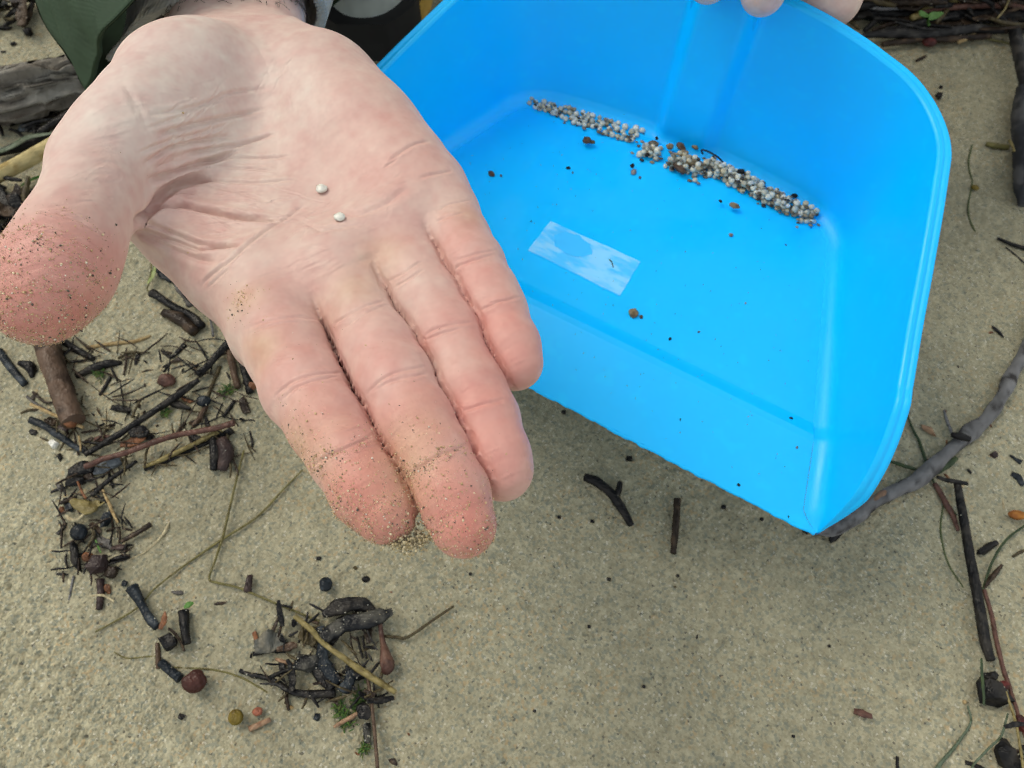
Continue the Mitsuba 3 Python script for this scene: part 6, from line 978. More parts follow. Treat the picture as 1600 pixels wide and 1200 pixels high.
NAMES = {"brown": "brown", "olive_dark": "dark olive", "pebble": "grey", "black": "black", "grey": "grey", "tan_dark": "tan", "grey_blue": "blue grey", "char_blue": "slate", "brown_grey": "grey brown"}
for k, (x, y, r, c) in enumerate(PAN_CRUMBS):
    m = lump_mesh(k + 40, 2, 0.9, 0.6)
    r = r * (0.55 if y < 0.10 and r < 0.0016 else 0.9)
    m.apply_scale([r * rng.uniform(0.9, 1.4), r * rng.uniform(0.7, 1), r])
    m.apply_transform(trimesh.transformations.rotation_matrix(rng.uniform(0, 6.28), [0, 0, 1]))
    v = m.vertices + [x, y, r * 0.45 + floor_z(y)]
    if y > 0.128:
        v[:, 2] += 0.0022
    m = trimesh.Trimesh(pan_to_world(v), m.faces, process=False)
    a, b = PALETTE[c]
    place_ = "in the pile" if y > 0.128 else ("near the lip" if y < 0.05 else "on the floor")
    key = thing("crumb", f"{NAMES[c]} crumb {place_} of the dustpan", "crumb", f"{NAMES[c]} crumbs {place_} of the dustpan")
    put(key, m, "litter_dry", smooth=True, color=tint(m.vertices, a, k, 900, 0.5, b))
m = tube_mesh([(q[0], min(q[1], .1500) - .001, 0.0066 + 0.0028 * math.sin(i * .62), 0.00042) for i, q in enumerate(PAN_BRISTLE)], 6, 24, 1, 0.1, 3)
m.vertices = pan_to_world(m.vertices)
put(thing("root_fibre", "black curled fibre arched on top of the pellet pile", "fibre"), m, "litter_wet", smooth=True, color=tint(m.vertices, PALETTE["black"][0]))
# coarse grit caught between the pellets
gm, gcol = [], []
for _ in range(480):
    x, y, z, rad, share = placed[pile_rng.randint(len(placed))]
    o = lump_mesh(int(pile_rng.randint(40)), 1, 0.9, 0.8)
    r = pile_rng.uniform(0.0003, 0.0009)
    o.vertices = o.vertices * [r * 1.5, r, r * .8] + [x + pile_rng.normal(0, .0019), y - abs(pile_rng.normal(0, .0013)), max(.0004, z + pile_rng.normal(0, .0012))]
    gm.append(o)
    gcol.append(np.tile(PALETTE[["brown_grey", "olive_dark", "tan_dark", "black", "brown_grey", "olive_dark"][pile_rng.randint(6)]][0], (len(o.vertices), 1)))
m = trimesh.util.concatenate(gm)
m.vertices = pan_to_world(m.vertices)
put("grit_among_pellets", m, "grit_mat", smooth=True, color=np.vstack(gcol))
labels["grit_among_pellets"] = {"label": "brown and olive grit caught between the pellets along the back of the dustpan", "category": "grit", "kind": "stuff"}
# scattered specks of sand in the dustpan
sp, sc = [], []
for k in range(260):
    x, y = rng.uniform(-0.10, 0.11), rng.uniform(0.004, 0.14)
    if abs(x) > HALF_FRONT - 0.3 * y - 0.012:
        continue
    r = rng.uniform(0.00012, 0.0003)
    o = trimesh.creation.icosahedron()
    o.vertices = o.vertices * [r, r, r * .7] + [x, y, r * .4 + floor_z(y)]
    sp.append(o)
    sc.append(np.tile(PALETTE[["pebble", "grey", "char_blue", "grey_blue", "tan_dark"][rng.randint(5)]][0], (12, 1)))
m = trimesh.util.concatenate(sp)
m.vertices = pan_to_world(m.vertices)
put("sand_specks", m, "grit_mat", smooth=False, color=np.vstack(sc))
labels["sand_specks"] = {"label": "fine specks of sand scattered over the dustpan floor", "category": "sand", "kind": "stuff"}

# ================================================================ the person: right hand held out, palm up
person = "person"
labels[person] = {"label": "person in a dark green jacket holding out an open palm and a blue dustpan", "category": "person"}


def press_lines(mesh, lines):
    """Presses creases into the skin: each line (depth mm, width mm, points) with soft raised borders."""
    cloud = cKDTree(np.vstack([curve(np.asarray(p, float), max(8, len(p) * 6)) for d, w, p in lines if d > 0.15]))
    mesh = refine(mesh, cloud.query(mesh.triangles_center, distance_upper_bound=0.0017)[0] < 0.0017)
    v, n = np.array(mesh.vertices), np.array(mesh.vertex_normals)
    move = np.zeros(len(v))
    for depth, width, pts in lines:
        c = curve(np.asarray(pts, float), max(8, len(pts) * 6))
        seg = np.linspace(0, 1, len(c))
        w = width * 1e-3
        near_ = np.all((v > c.min(0) - 4 * w - 0.001) & (v < c.max(0) + 4 * w + 0.001), axis=1)
        idx = np.flatnonzero(near_)
        if not len(idx):
            continue
        d, k = cKDTree(c).query(v[idx])
        end = np.clip(np.minimum(seg[k], 1 - seg[k]) / 0.22, 0, 1)
        end = 0.15 + 0.85 * end * (2 - end)
        g = -np.exp(-(d / (0.5 * w)) ** 2) + 0.38 * np.exp(-((d - 1.35 * w) / (0.75 * w)) ** 2)
        move[idx] += depth * 1e-3 * end * g
    mesh.vertices = v + n * move[:, None]
    return mesh


def skin_tint(v, patches, seed=0):
    base = np.tile([0.548, 0.390, 0.345], (len(v), 1))
    colors = {"red": (0.47, 0.185, 0.145), "pink": (0.54, 0.258, 0.225), "ochre": (0.49, 0.32, 0.205), "pale": (0.57, 0.462, 0.420)}
    wob = meshkit.fbm(v * 130 + seed, 3, 4)
    for x, y, z, rad, key, strength in patches:
        d = np.linalg.norm(v - [x, y, z], axis=1) / (rad * 1e-3)
        w = strength * np.exp(-(d * (0.55 + 0.9 * wob)) ** 2 * 0.95)[:, None]
        base = base * (1 - w) + np.asarray(colors[key]) * w
    blot = meshkit.fbm(v * 320 + 7, 3, 8)[:, None] - 0.5
    fine = meshkit.noise(v * 1400, 6)[:, None] - 0.5
    return np.clip(base * (1 + 0.26 * blot * np.array([0.5, 1.4, 1.3]) + 0.22 * (meshkit.fbm(v * 95 + 2, 2, 12)[:, None] - 0.5) * np.array([0.4, 1.3, 1.2]) + 0.06 * fine), 0.02, 0.9)


right_field = lambda P: hand_field(P, RIGHT_HAND)
hand = field_mesh(right_field, np.array([-0.25, -0.025, 0.085]), np.array([0.045, 0.385, 0.24]), 0.00105, 1)
PALM_TREE = cKDTree(np.array(hand.vertices))
lines = [(d, w, np.asarray(p) * 1e-4) for d, w, p in PALM_LINES]
hr = np.random.RandomState(3)
for n_, c, ex, ey, hw, hh, ang, spread, length, depth, width in HATCH:
    for _ in range(n_):
        u, w_ = hr.uniform(-hw, hw), hr.uniform(-hh, hh)
        a, L = math.radians(ang + hr.normal(0, spread)), hr.uniform(*length) / 2
        q = np.array([np.asarray(c) + np.asarray(ex) * (u + math.cos(a) * L * s + hr.normal(0, .8)) + np.asarray(ey) * (w_ - math.sin(a) * L * s + hr.normal(0, .8)) for s in np.linspace(-1, 1, 7)])
        dist, k = PALM_TREE.query(q)
        if dist.max() < 0.004:
            lines.append((depth * hr.uniform(0.5, 1.2), width, np.array(hand.vertices)[k]))
hand = press_lines(hand, lines)
put(f"{person}__hand", hand, "skin_mat", smooth=True, color=skin_tint(np.array(hand.vertices), SKIN_PATCHES))
labels[f"{person}__hand"] = {"label": "open right hand, palm up, with sandy fingertips"}

# ---- the left hand: round the dustpan's handle, thumb over the back wall
LEFT_HAND = dict(
    fingers=[
        [(.060, .215, .090, .0105), (.046, .192, .1090, .0100), (.038, .1605, .1040, .0096), (.037, .1580, .0895, .0088)],
        [(.045, .222, .094, .0105), (.024, .196, .1100, .0100), (.016, .1605, .1020, .0094), (.014, .1580, .0865, .0086)],
        [(.044, .234, .082, .0100), (.018, .238, .060, .0093), (-.010, .238, .058, .0086), (-.022, .238, .074, .0078)],
        [(.046, .250, .087, .0092), (.020, .255, .066, .0083), (-.006, .255, .064, .0077), (-.016, .255, .077, .0070)]],
    thumb=[(.058, .215, .084, .0125), (.060, .190, .076, .0108), (.050, .1850, .066, .0095)],
    mounds=[([(.034, .204, .076, .013), (.042, .224, .083, .016), (.058, .245, .090, .016), (.078, .285, .102, .019), (.110, .345, .120, .022), (.150, .43, .15, .026)], .01),
            ([(.050, .210, .094, .014), (.066, .250, .106, .016), (.090, .290, .114, .018)], .01)],
    web=.004, thumb_web=.006)
left_field = lambda P: hand_field(P, LEFT_HAND)
left = field_mesh(left_field, np.array([-0.04, 0.145, 0.035]), np.array([0.18, 0.46, 0.18]), 0.0015, 1)
left = press_lines(left, [(.5, .8, [(.029, .152, .101), (.037, .150, .102), (.045, .152, .101)]), (.45, .8, [(.008, .152, .099), (.016, .150, .100), (.024, .152, .099)])])
left.vertices = pan_to_world(left.vertices + [-0.021, 0.001, -0.0015])
put(f"{person}__hand_001", left, "skin_mat", smooth=True, color=skin_tint(np.array(left.vertices), [], 9))
labels[f"{person}__hand_001"] = {"label": "left hand gripping the handle of the blue dustpan"}


def loft(rings, steps, around, thick, fold=0.0, seed=1, freq=40.0):
    """A cloth tube through rings of points, with a turned hem at its first ring and folds."""
    R = []
    for r in rings:
        r = np.asarray(r)
        R.append(curve(np.vstack([r, r[:1]]), around + 1)[:-1])
    R = np.array(R)
    V = np.array([curve(R[:, k], steps) for k in range(around)]).transpose(1, 0, 2)
    c = V.mean(1, keepdims=True)
    out = V - c
    out /= np.linalg.norm(out, axis=-1, keepdims=True)
    V = V + out * (fold * 2 * (meshkit.fbm(V * [freq, freq * .35, freq], 3, seed) - 0.5))[..., None]
    inner = V - out * thick
    layers = np.concatenate([inner[::-1], (V[:1] + inner[:1]) / 2 + (V[:1] - V[1:2]) * 0.15, V])
    n, k = layers.shape[:2]
    i, j = np.meshgrid(np.arange(n - 1), np.arange(k), indexing="ij")
    a, b = (i * k + j).ravel(), (i * k + (j + 1) % k).ravel()
    return trimesh.Trimesh(layers.reshape(-1, 3), np.vstack([np.stack([a, b, b + k], 1), np.stack([a, b + k, a + k], 1)]), process=False)


m = loft(SLEEVE_RINGS, 60, 120, 0.0025, 0.010, 3, 26.0)
put(f"{person}__sleeve", m, "jacket_mat", smooth=True, color=tint(m.vertices, (.026, .048, .028), 3, 120, 0.22))
labels[f"{person}__sleeve"] = {"label": "wide dark green waterproof jacket sleeve"}
m = loft(CUFF_RINGS, 50, 420, 0.004, 0.003, 5, 60.0)
v = np.array(m.vertices)
ribs = np.tile(np.sin(np.arange(420) * 2 * np.pi / 420 * 84), len(v) // 420)
v = v + np.array(m.vertex_normals) * (0.0005 * ribs)[:, None]
m = trimesh.Trimesh(v, m.faces, process=False)
put(f"{person}__cuff", m, "knit_mat", smooth=True, color=tint(m.vertices, (.34, .345, .33), 4, 900, 0.2))
labels[f"{person}__cuff"] = {"label": "grey ribbed knit cuff at the right wrist"}
# fine dark hairs on the wrist
hv, hf = [], 0
hairs = []
vv, nn = np.array(hand.vertices), np.array(hand.vertex_normals)
cand = np.flatnonzero((vv[:, 1] > 0.258) & (vv[:, 1] < 0.325) & (nn[:, 2] > 0.05) & (vv[:, 0] < -0.088))
for k in hr.choice(cand, 230):
    p0, n0 = vv[k], nn[k]
    d = np.array([hr.normal(0.6, .5), -abs(hr.normal(.5, .4)), 0.1])
    d -= n0 * (d @ n0)
    d /= np.linalg.norm(d) + 1e-9
    L = hr.uniform(0.006, 0.014)
    side = np.cross(n0, d) * hr.normal(0, .35)
    hairs.append(tube_mesh([(*(p0), 0.00007), (*(p0 + d * L * .5 + n0 * .0012 + side * L * .3), 0.00007), (*(p0 + d * L + n0 * .0008 + side * L), .00003)], 4, 7, 1, 0))
m = trimesh.util.concatenate(hairs)
put(f"{person}__wrist_hair", m, "rubber_mat", smooth=False, color=np.tile([.03, .02, .016], (len(m.vertices), 1)))
labels[f"{person}__wrist_hair"] = {"label": "fine dark hair on the right wrist", "kind": "stuff"}
# left sleeve, out of the frame
ringsL = []
for (cx, cy, cz, r) in ((.100, .325, .116, .040), (.135, .40, .14, .048), (.20, .56, .20, .060)):
    a = np.linspace(0, 2 * np.pi, 10, endpoint=False)
    d = np.array([.45, .85, .28])
    d /= np.linalg.norm(d)
    e1 = np.cross(d, [0, 0, 1]); e1 /= np.linalg.norm(e1)
    e2 = np.cross(e1, d)
    ringsL.append([np.array([cx, cy, cz]) + r * (np.cos(t) * e1 + np.sin(t) * e2) for t in a])
m = loft(ringsL, 30, 60, 0.0025, 0.006, 8, 30.0)
m.vertices = pan_to_world(m.vertices)
put(f"{person}__sleeve_001", m, "jacket_mat", smooth=True, color=tint(m.vertices, (.026, .048, .028), 3, 120, 0.22))


# ---- the rest of the crouching person, beyond the frame
def body_field(chains, k):
    def field(P):
        P = np.asarray(P, np.float32)
        d = np.full(len(P), 0.2, np.float32)
        for joints, own in chains:
            m = near(P, joints, 0.12)
            d[m] = smooth_min(d[m], chain(P[m], joints, own), k)
        return d
    return field


elbow = pan_to_world([[.215, .60, .22]])[0]
r_elbow = np.mean(SLEEVE_RINGS[2], 0)
torso = body_field([
    ([(.06, 1.02, .34, .150), (.06, .94, .55, .150), (.05, .82, .76, .145), (.05, .74, .90, .075)], .03),
    ([(-.06, .86, .70, .110), (-.15, .80, .80, .080), (.05, .78, .84, .085), (.25, .80, .80, .080), (.16, .86, .70, .110)], .03),
    ([(-.15, .80, .80, .078), (-.25, .74, .46, .078), (*(r_elbow + [0, .03, .01]), .100)], .03),
    ([(.25, .80, .80, .078), (.36, .84, .52, .066), (*elbow, .058)], .03),
    ([(.05, .74, .88, .080), (.05, .72, .93, .074)], .02)], 0.04)
m = field_mesh(torso, np.array([-.50, .45, .08]), np.array([.60, 1.25, 1.08]), 0.02, 1)
m.vertices = np.array(m.vertices) + np.array(m.vertex_normals) * (0.012 * (meshkit.fbm(np.array(m.vertices) * [9, 9, 22], 3, 4) - 0.5))[:, None]
put(f"{person}__jacket", m, "jacket_mat", smooth=True, color=tint(m.vertices, (.026, .048, .028), 3, 60, 0.22))
legs = body_field([
    ([(.00, 1.04, .34, .110), (-.17, .66, .50, .078), (-.09, .70, .10, .050)], .03),
    ([(.12, 1.04, .34, .110), (.32, .70, .50, .078), (.30, .86, .10, .050)], .03)], 0.05)
m = field_mesh(legs, np.array([-.35, .50, .0]), np.array([.50, 1.25, .65]), 0.02, 1)
put(f"{person}__trousers", m, "jacket_mat", smooth=True, color=tint(m.vertices, (.022, .024, .030), 3, 60, 0.22))
head = body_field([
    ([(.05, .71, .93, .060), (.05, .70, 1.00, .062)], .02),
    ([(.05, .665, 1.075, .088), (.05, .640, 1.030, .074), (.05, .600, 0.990, .046)], .02),
    ([(.05, .575, 1.055, .012), (.05, .548, 1.022, .015)], .006),
    ([(.03, .575, 1.000, .013), (.07, .575, 1.000, .013)], .006),
    ([(-.042, .672, 1.05, .018), (-.046, .676, 1.025, .012)], .006), ([(.142, .672, 1.05, .018), (.146, .676, 1.025, .012)], .006)], 0.012)
m = field_mesh(head, np.array([-.10, .48, .85]), np.array([.20, .82, 1.22]), 0.009, 1)
put(f"{person}__head", m, "skin_mat", smooth=True, color=skin_tint(np.array(m.vertices), [], 5))
hair = body_field([([(.05, .700, 1.095, .090), (.05, .66, 1.115, .080)], .02), ([(.05, .735, 1.05, .070), (.05, .745, 1.00, .050)], .02)], 0.02)
m = field_mesh(hair, np.array([-.10, .50, .90]), np.array([.20, .88, 1.24]), 0.011, 1)
put(f"{person}__hair", m, "knit_mat", smooth=True, color=tint(m.vertices, (.03, .022, .016), 2, 500, 0.4))


# ---- the shoe beyond the wrist
def shoe_parts():
    sx, sy = SHOE_TOE
    L = 0.28
    t = np.linspace(0, 1, 60)
    half = 0.032 * np.interp(t, [0, .02, .06, .14, .3, .5, .75, .92, 1], [.35, .55, .78, .95, 1, .84, .72, .62, .3])
    top = np.interp(t, [0, .03, .1, .25, .45, .6, 1], [.030, .042, .052, .062, .085, .105, .11])
    cx = sx + 0.004 * np.sin(t * 3)
    A = np.linspace(0, np.pi, 33)

    def cover(t0, t1, grow, z0, zmax=9.0):
        sel = (t >= t0) & (t <= t1)
        rows = []
        for i in np.flatnonzero(sel):
            c, s = np.cos(A), np.sin(A)
            x = cx[i] + (half[i] + grow) * np.sign(c) * np.abs(c) ** 0.75
            z = z0 + (top[i] + grow - z0) * s ** 0.7
            rows.append(np.stack([x, 0 * A + sy + L * t[i], np.minimum(z, zmax)], -1))
        v = np.array(rows)
        n, k = v.shape[:2]
        i, j = np.meshgrid(np.arange(n - 1), np.arange(k - 1), indexing="ij")
        a = (i * k + j).ravel()
        f = np.vstack([np.stack([a, a + 1, a + k + 1], 1), np.stack([a, a + k + 1, a + k], 1)])
        front = np.arange(k)
        v2 = np.vstack([v.reshape(-1, 3), [[cx[np.flatnonzero(sel)[0]], v[0, 0, 1] - 0.004 * (t0 == 0), z0 + (top[np.flatnonzero(sel)[0]] - z0) * .45]]])
        f = np.vstack([f, np.stack([front[:-1] * 0 + n * k, front[1:], front[:-1]], 1)])
        return trimesh.Trimesh(v2, f, process=False)

    def slab(grow, z0, z1, t0=0, t1=1):
        from shapely.geometry import Polygon
        k = (t >= t0) & (t <= t1)
        p = np.vstack([np.column_stack([cx + half + grow, sy + L * t])[k], np.column_stack([cx - half - grow, sy + L * t])[k][::-1]])
        m = trimesh.creation.extrude_polygon(Polygon(p).buffer(0.004).buffer(0), z1 - z0, engine="earcut")
        m.apply_translation([0, -0.002, z0])
        return m
    return cover(0, 1, 0.0, .014), slab(0.003, .002, .031, 0, .13), slab(0.001, -0.002, .0165), slab(0.0050, .012, .026, .10)


upper, toe, sole, trim = shoe_parts()
for n_, shift in enumerate(((0, 0, 0), (.30 - SHOE_TOE[0], .62 - SHOE_TOE[1], 0))):
    shoe = f"{person}__shoe" + ("_001" if n_ else "")
    for part, m, mat, s, c, f_ in (("", upper, "knit_mat", 50, (.34, .37, .345), 160), ("__toe_cap", toe, "rubber_mat", 50, (.012, .012, .013), 200),
                                   ("__sole", sole, "rubber_mat", 30, (.02, .02, .02), 200), ("__trim", trim, "rubber_mat", 30, (.42, .26, .055), 300)):
        m = m.copy()
        m.apply_translation(shift)
        put(shoe + part, m, mat, smooth=s, color=tint(m.vertices, c, 2, f_, 0.25))
labels[f"{person}__shoe"] = {"label": "pale grey shoe with an ochre trim and black toe"}

# ================================================================ grit on the skin, pellets on the palm
SKIN = np.array(hand.vertices)
NORM = np.array(hand.vertex_normals)
tree = cKDTree(SKIN)
gr = np.random.RandomState(12)
ico = trimesh.creation.icosahedron()
GRIT = [(.50, .36, .20), (.42, .29, .15), (.58, .48, .32), (.34, .22, .12), (.07, .06, .05), (.62, .57, .48), (.30, .24, .17)]
PROB = [.24, .2, .16, .12, .12, .06, .10]


def grain(p, n, r):
    q = ico.vertices * gr.uniform(0.7, 1.25, 3) * r
    a = gr.normal(0, 1, 3)
    a /= np.linalg.norm(a)
    q = q @ trimesh.transformations.rotation_matrix(gr.uniform(0, 6.28), a)[:3, :3].T
    return q + p + n * r * 0.35


gv, gc = [], []
for x, y, z, rad, count in GRIT_SPOTS:
    ids = np.array(tree.query_ball_point([x, y, z], rad * 2.4e-3))
    if not len(ids):
        continue
    d = np.linalg.norm(SKIN[ids] - [x, y, z], axis=1) / (rad * 1e-3)
    w = np.exp(-d * d * 0.9) * (0.15 + meshkit.fbm(SKIN[ids] * 420, 3, 2) ** 2 * 2)
    for k in gr.choice(ids, int(count * 1.4), p=w / w.sum()):
        r = gr.choice([.00006, .00009, .00013, .00020, .00030], p=[.46, .32, .15, .055, .015])
        gv.append(grain(SKIN[k] + gr.normal(0, .0002, 3), NORM[k], r))
        gc.append(np.tile(np.asarray(GRIT[gr.choice(7, p=PROB)]) * gr.uniform(.8, 1.15), (12, 1)))
v = np.vstack(gv)
f = (ico.faces[None] + np.arange(len(gv))[:, None, None] * 12).reshape(-1, 3)
put("sand_grains", trimesh.Trimesh(v, f, process=False), "grit_mat", smooth=False, color=np.vstack(gc))
labels["sand_grains"] = {"label": "ochre sand grains stuck to the thumb and fingertips", "category": "sand", "kind": "stuff"}
gv, gc = [], []
for p in GRIT_CLUMP:
    for _ in range(70):
        q = np.asarray(p) + gr.normal(0, 1, 3) * [.0013, .0009, .0009]
        gv.append(grain(q, np.zeros(3), gr.uniform(.00015, .00038)))
        gc.append(np.tile(np.asarray([(.42, .36, .22), (.50, .43, .28), (.34, .28, .15), (.16, .14, .09)][gr.randint(4)]), (12, 1)))
f = (ico.faces[None] + np.arange(len(gv))[:, None, None] * 12).reshape(-1, 3)
put("sand_clump", trimesh.Trimesh(np.vstack(gv), f, process=False), "grit_mat", smooth=False, color=np.vstack(gc))
labels["sand_clump"] = {"label": "crumbling clump of damp sand under the tip of the index finger", "category": "sand", "kind": "stuff"}
for k, p in enumerate(PALM_PELLETS):
    i = tree.query(p)[1]
    n = NORM[i]
    m = pellet_mesh(k + 3)
    m.vertices = m.vertices * (1 + 0.55 * (meshkit.fbm(m.vertices * 2.3 + k, 3, k) - 0.5))[:, None] * [0.00160, 0.00140, 0.00105]
    m.vertices = m.vertices + SKIN[i] + n * 0.0009
    key = thing("plastic_pellet", ["whitish crusted pellet on the palm, the upper of the two", "whitish crusted pellet on the palm, the lower of the two, nearer the fingers"][k], "pellet")
    put(key, m, "pellet_mat", smooth=True, color=tint(m.vertices, (.60, .60, .55), k, 700, 0.12, (.47, .43, .34)))

# ================================================================ litter on the sand


latest, wrack_grains, dust = {}, [], np.random.RandomState(17)


def litter(name, pal, wet, flat, rough, pts, label, category, group=None, into=None):
    seed = len(scene) + (len(into) if into is not None else 0)
    if into is not None:
        key = None
    elif ">" in name:                                       # a part of the thing just built
        holder, name = name.split(">")
        key = numbered(name, latest[holder])
        labels[key] = {"label": label}
    else:
        key = latest[name] = thing(name, label, category, group)
    p = np.asarray(pts, float)
    p[:, 2] += sand_height(p[:, 0], p[:, 1])
    a, b = PALETTE[pal]
    big = p[:, 3].max()
    leafy = name.endswith("leaf")
    sides = 48 if name == "driftwood_log" else 18 if big > 0.0045 else (10 if big > 0.0016 else 7)
    per = None
    if leafy or flat < 0.5:
        per = 14
    if name in ("driftwood_log",):
        per = 220
    elif name in ("branch", "driftwood_stick", "reed"):
        per = 120
    elif name in ("bark_chunk", "wood_chip", "dead_leaf", "seaweed_frond", "pebble", "nut", "tip", "broken_end"):
        per = 16
        sides = 14
    if category in ("pebble", "nut", "bud", "seed", "berry"):
        d = p[-1, :3] - p[0, :3]
        L = np.linalg.norm(d) / 2 + big * 0.15 if len(p) > 2 else np.linalg.norm(d) / 2 + big * 0.45
        m = lump_mesh(seed, 3, 0.30 if category != "bud" else 0.1, 0.9)
        m.apply_scale([L, big, big * 0.85])
        m.apply_transform(trimesh.transformations.rotation_matrix(math.atan2(d[1], d[0]), [0, 0, 1]))
        m.apply_translation(p[:, :3].mean(0))
    elif name in ("wood_chip", "bark_chunk", "tip"):          # broken, angular pieces
        hr_ = np.random.RandomState(seed)
        d = p[-1, :3] - p[0, :3]
        L = np.linalg.norm(d) / 2 + big * 0.2
        q = hr_.uniform(-1, 1, (16 if big < 0.003 else 26, 3))
        q /= (np.abs(q) ** 3).sum(1, keepdims=True) ** (1 / 3)
        q *= hr_.uniform(0.72, 1.08, (len(q), 1))
        m = trimesh.convex.convex_hull(q * [L, big, big * max(0.55, flat * 0.8)]).subdivide().subdivide()
        m.vertices = m.vertices * (1 + 0.42 * (meshkit.fbm(m.vertices / big * 1.5 + seed, 3, seed % 31) - 0.5))[:, None]
        m.apply_transform(trimesh.transformations.rotation_matrix(math.atan2(d[1], d[0]), [0, 0, 1]))
        m.apply_translation(p[:, :3].mean(0))
    else:
        m = tube_mesh(p, sides, per, flat, rough, seed, caps=0.25)
    v = np.array(m.vertices)
    jag = {"leaf": .35, "seaweed_frond": .45, "bark_strip": .3, "twig": .30, "driftwood_stick": .10, "branch": .12, "dead_leaf": .5, "pebble": .14, "nut": .22}.get(name, 0)
    if jag:
        n = np.array(m.vertex_normals)
        v = v + n * (jag * big * 1.6 * (meshkit.fbm(v / big * 1.3 + seed, 3, seed % 31) - 0.5))[:, None]
    if name == "driftwood_log":                                   # long weather checks in the grain
        s = np.repeat(np.arange(len(v)) // sides, 1)
        ang = (np.arange(len(v)) % sides) * 2 * np.pi / sides
        g = meshkit.fbm(np.stack([np.cos(ang) * 5.0, np.sin(ang) * 5.0, s * 0.014], -1), 4, 5)
        v = v + np.array(m.vertex_normals) * (-0.006 * np.clip((g - 0.48) * 5, 0, 1) - 0.002 * (g - 0.5) * 4)[:, None]
    if leafy:
        c = v.mean(0)
        v[:, 2] += 0.35 * np.hypot(v[:, 0] - c[0], v[:, 1] - c[1]) * meshkit.noise(np.array([[seed * 1.7, 0, 0]]))[0]
    m = trimesh.Trimesh(v, m.faces, process=False)
    angular = name in ("wood_chip", "bark_chunk", "tip")
    col = tint(v, a, seed, min(1.1 / big, 1400), 0.45, b)
    if name == "driftwood_log":                                   # silvered and brown fibres run along the wood
        k = np.clip(meshkit.fbm(np.stack([np.cos(ang) * 9.0, np.sin(ang) * 9.0, s * 0.016 + 3], -1), 3, 6) * 1.9 - 0.45, 0, 1)[:, None]
        col = np.asarray((.30, .29, .26)) * k + np.asarray((.085, .068, .052)) * (1 - k)
        col = col * (0.75 + 0.5 * meshkit.fbm(v * 700, 3, 7)[:, None])
    if into is not None:                                  # too fine to be told apart: joined with the rest
        into.append((m, col))
        return None
    put(key, m, "litter_wet" if wet else "litter_dry", smooth=28 if angular else True, color=col)
    if wet and big > 0.0012 and a[0] < 0.05:
        sandy = pal == "sandy_black" or "tangle" in label
        up_ = np.flatnonzero(np.array(m.vertex_normals)[:, 2] > 0.2)
        if len(up_):
            for k in dust.choice(up_, int((26 if sandy else 1.5) * min(1, big / 0.003))):
                wrack_grains.append((v[k] + dust.normal(0, big * .25, 3) * [1, 1, 0], dust.uniform(.00014, .00036)))
    return key


for item in LITTER:
    key = litter(*item)
    if item[0] == "branch":
        # a patch where the bark is gone
        q = np.asarray(item[5])
        c = curve(q, 60)
        w = c[(c[:, 0] > q[2, 0] + 0.004) & (c[:, 0] < q[3, 0] - 0.001)]
        w = w[:: max(1, len(w) // 5)].copy()
        w[:, 2] += w[:, 3] * 0.52 + sand_height(w[:, 0], w[:, 1])
        w[:, 3] *= [0.3] + [0.62] * (len(w) - 2) + [0.25]
        m = tube_mesh(w, 12, 20, 0.95, 0.15, 3)
        put(f"{key}__bare_patch", m, "litter_dry", smooth=True, color=tint(m.vertices, (.20, .125, .085), 4, 700, 0.4))
        labels[f"{key}__bare_patch"] = {"label": "brown patch where the bark is gone"}

lr = random.Random(8)
matted = []
for count, quad, lift, wr, lrange, ang, kinds, label, group in HEAPS:
    q = np.asarray(quad)
    for _ in range(count):
        s, t = lr.random(), lr.random()
        c = (q[0] * (1 - s) + q[1] * s) * (1 - t) + (q[3] * (1 - s) + q[2] * s) * t
        name, pal, flat = lr.choice(kinds)
        w = lr.uniform(*wr) * (2.2 if flat < 1 else 1)
        a = lr.uniform(0, math.pi) if ang is None else lr.gauss(ang, 0.45)
        L = lr.uniform(*lrange) / 2
        d = np.array([math.cos(a), math.sin(a)]) * L
        z = lr.uniform(0, lift) + w * 0.6 * flat
        tilt = lr.uniform(-1, 1) * min(lift, L) * 0.5
        rows = [(*(c - d), z + abs(tilt) - tilt, w * .7), (*(c + lr.uniform(-.2, .2) * d[::-1]), z + abs(tilt), w), (*(c + d), z + abs(tilt) + tilt, w * .5)]
        cat = {"dead_leaf": "leaf", "grass_strand": "grass"}.get(name, name)
        litter(name, pal, 1, flat, 0.15, rows, label + " " + name.replace("_", " "), cat, group + ", " + name.replace("_", " "), matted if group.startswith(("fibres", "small bits of the tangle")) else None)

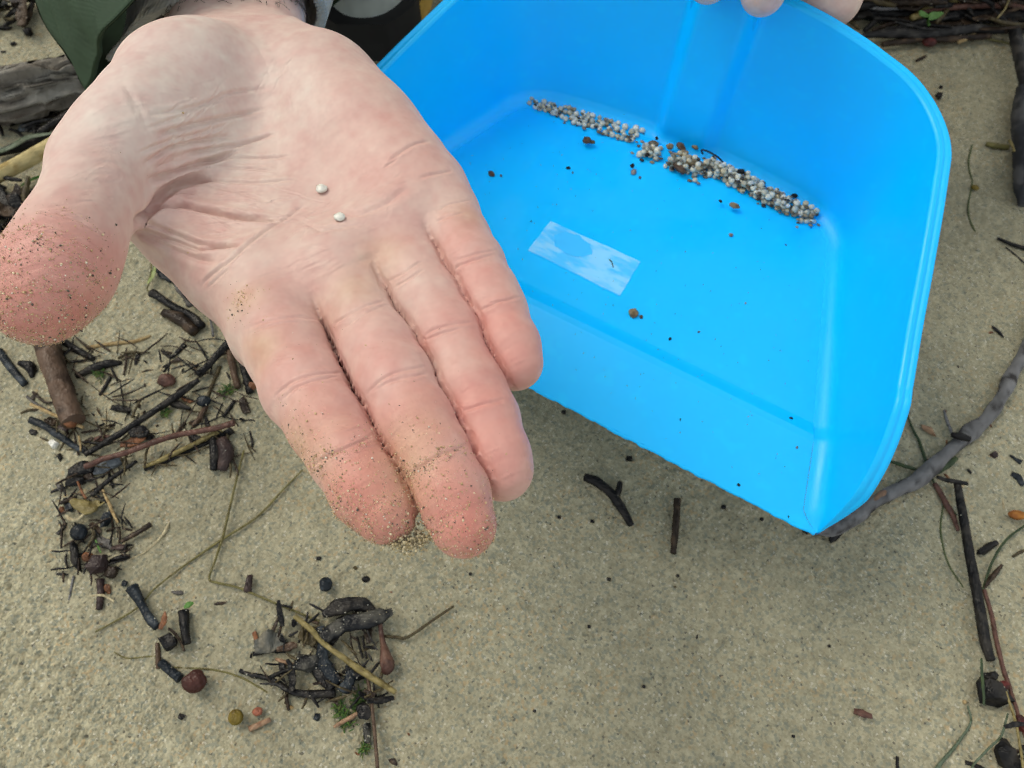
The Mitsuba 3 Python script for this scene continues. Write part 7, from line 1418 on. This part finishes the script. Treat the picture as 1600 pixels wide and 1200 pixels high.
m = trimesh.util.concatenate([a for a, b in matted])
put("wrack_fibres", m, "litter_wet", smooth=True, color=np.vstack([b for a, b in matted]))
labels["wrack_fibres"] = {"label": "matted fine dark fibres among the sticks and in the tangle at the left", "category": "wrack", "kind": "stuff"}
# sand thrown over the wet wrack
gv = [grain(p, np.array([0, 0, 1.0]), r) for p, r in wrack_grains]
gc = [np.tile(np.asarray([(.34, .33, .27), (.25, .24, .19), (.42, .42, .37), (.24, .20, .13)][k % 4]), (12, 1)) for k in range(len(gv))]
f = (ico.faces[None] + np.arange(len(gv))[:, None, None] * 12).reshape(-1, 3)
put("sand_on_wrack", trimesh.Trimesh(np.vstack(gv), f, process=False), "grit_mat", smooth=False, color=np.vstack(gc))
labels["sand_on_wrack"] = {"label": "pale sand grains sticking to the wet black wrack", "category": "sand", "kind": "stuff"}
# tufts of moss caught in the wrack
mr = np.random.RandomState(2)
MOSS_LABELS = ["tiny green moss tuft on the black flaky twig", "green moss tuft left of the index finger", "dull green moss tuft under the long black stick", "green moss tuft below the dark tangle, left",
               "green moss tuft below the dark tangle, right", "green moss tuft below the dark tangle, lowest left", "green moss tuft by the black sandy peg", "green moss tuft beside the black knob"]
for (x, y, w), lab in zip(MOSS, MOSS_LABELS):
    blades, cols = [], []
    for _ in range(46):
        p = np.array([x, y, 0.001]) + np.r_[mr.normal(0, w * .3, 2), 0]
        p[2] += float(sand_height(p[0], p[1]))
        d = np.r_[mr.normal(0, 1, 2), abs(mr.normal(.5, .4))]
        d *= mr.uniform(.0015, .004) / np.linalg.norm(d)
        b = tube_mesh([(*p, .00028), (*(p + d * .6), .0003), (*(p + d + [0, 0, -.0006]), .00012)], 5, 5, 1, 0)
        blades.append(b)
        cols.append(np.tile(np.asarray([(.05, .11, .03), (.08, .15, .03), (.10, .12, .04), (.03, .06, .02)][mr.randint(4)]), (len(b.vertices), 1)))
    m = trimesh.util.concatenate(blades)
    put(thing("moss_tuft", lab, "moss"), m, "litter_wet", smooth=False, color=np.vstack(cols))
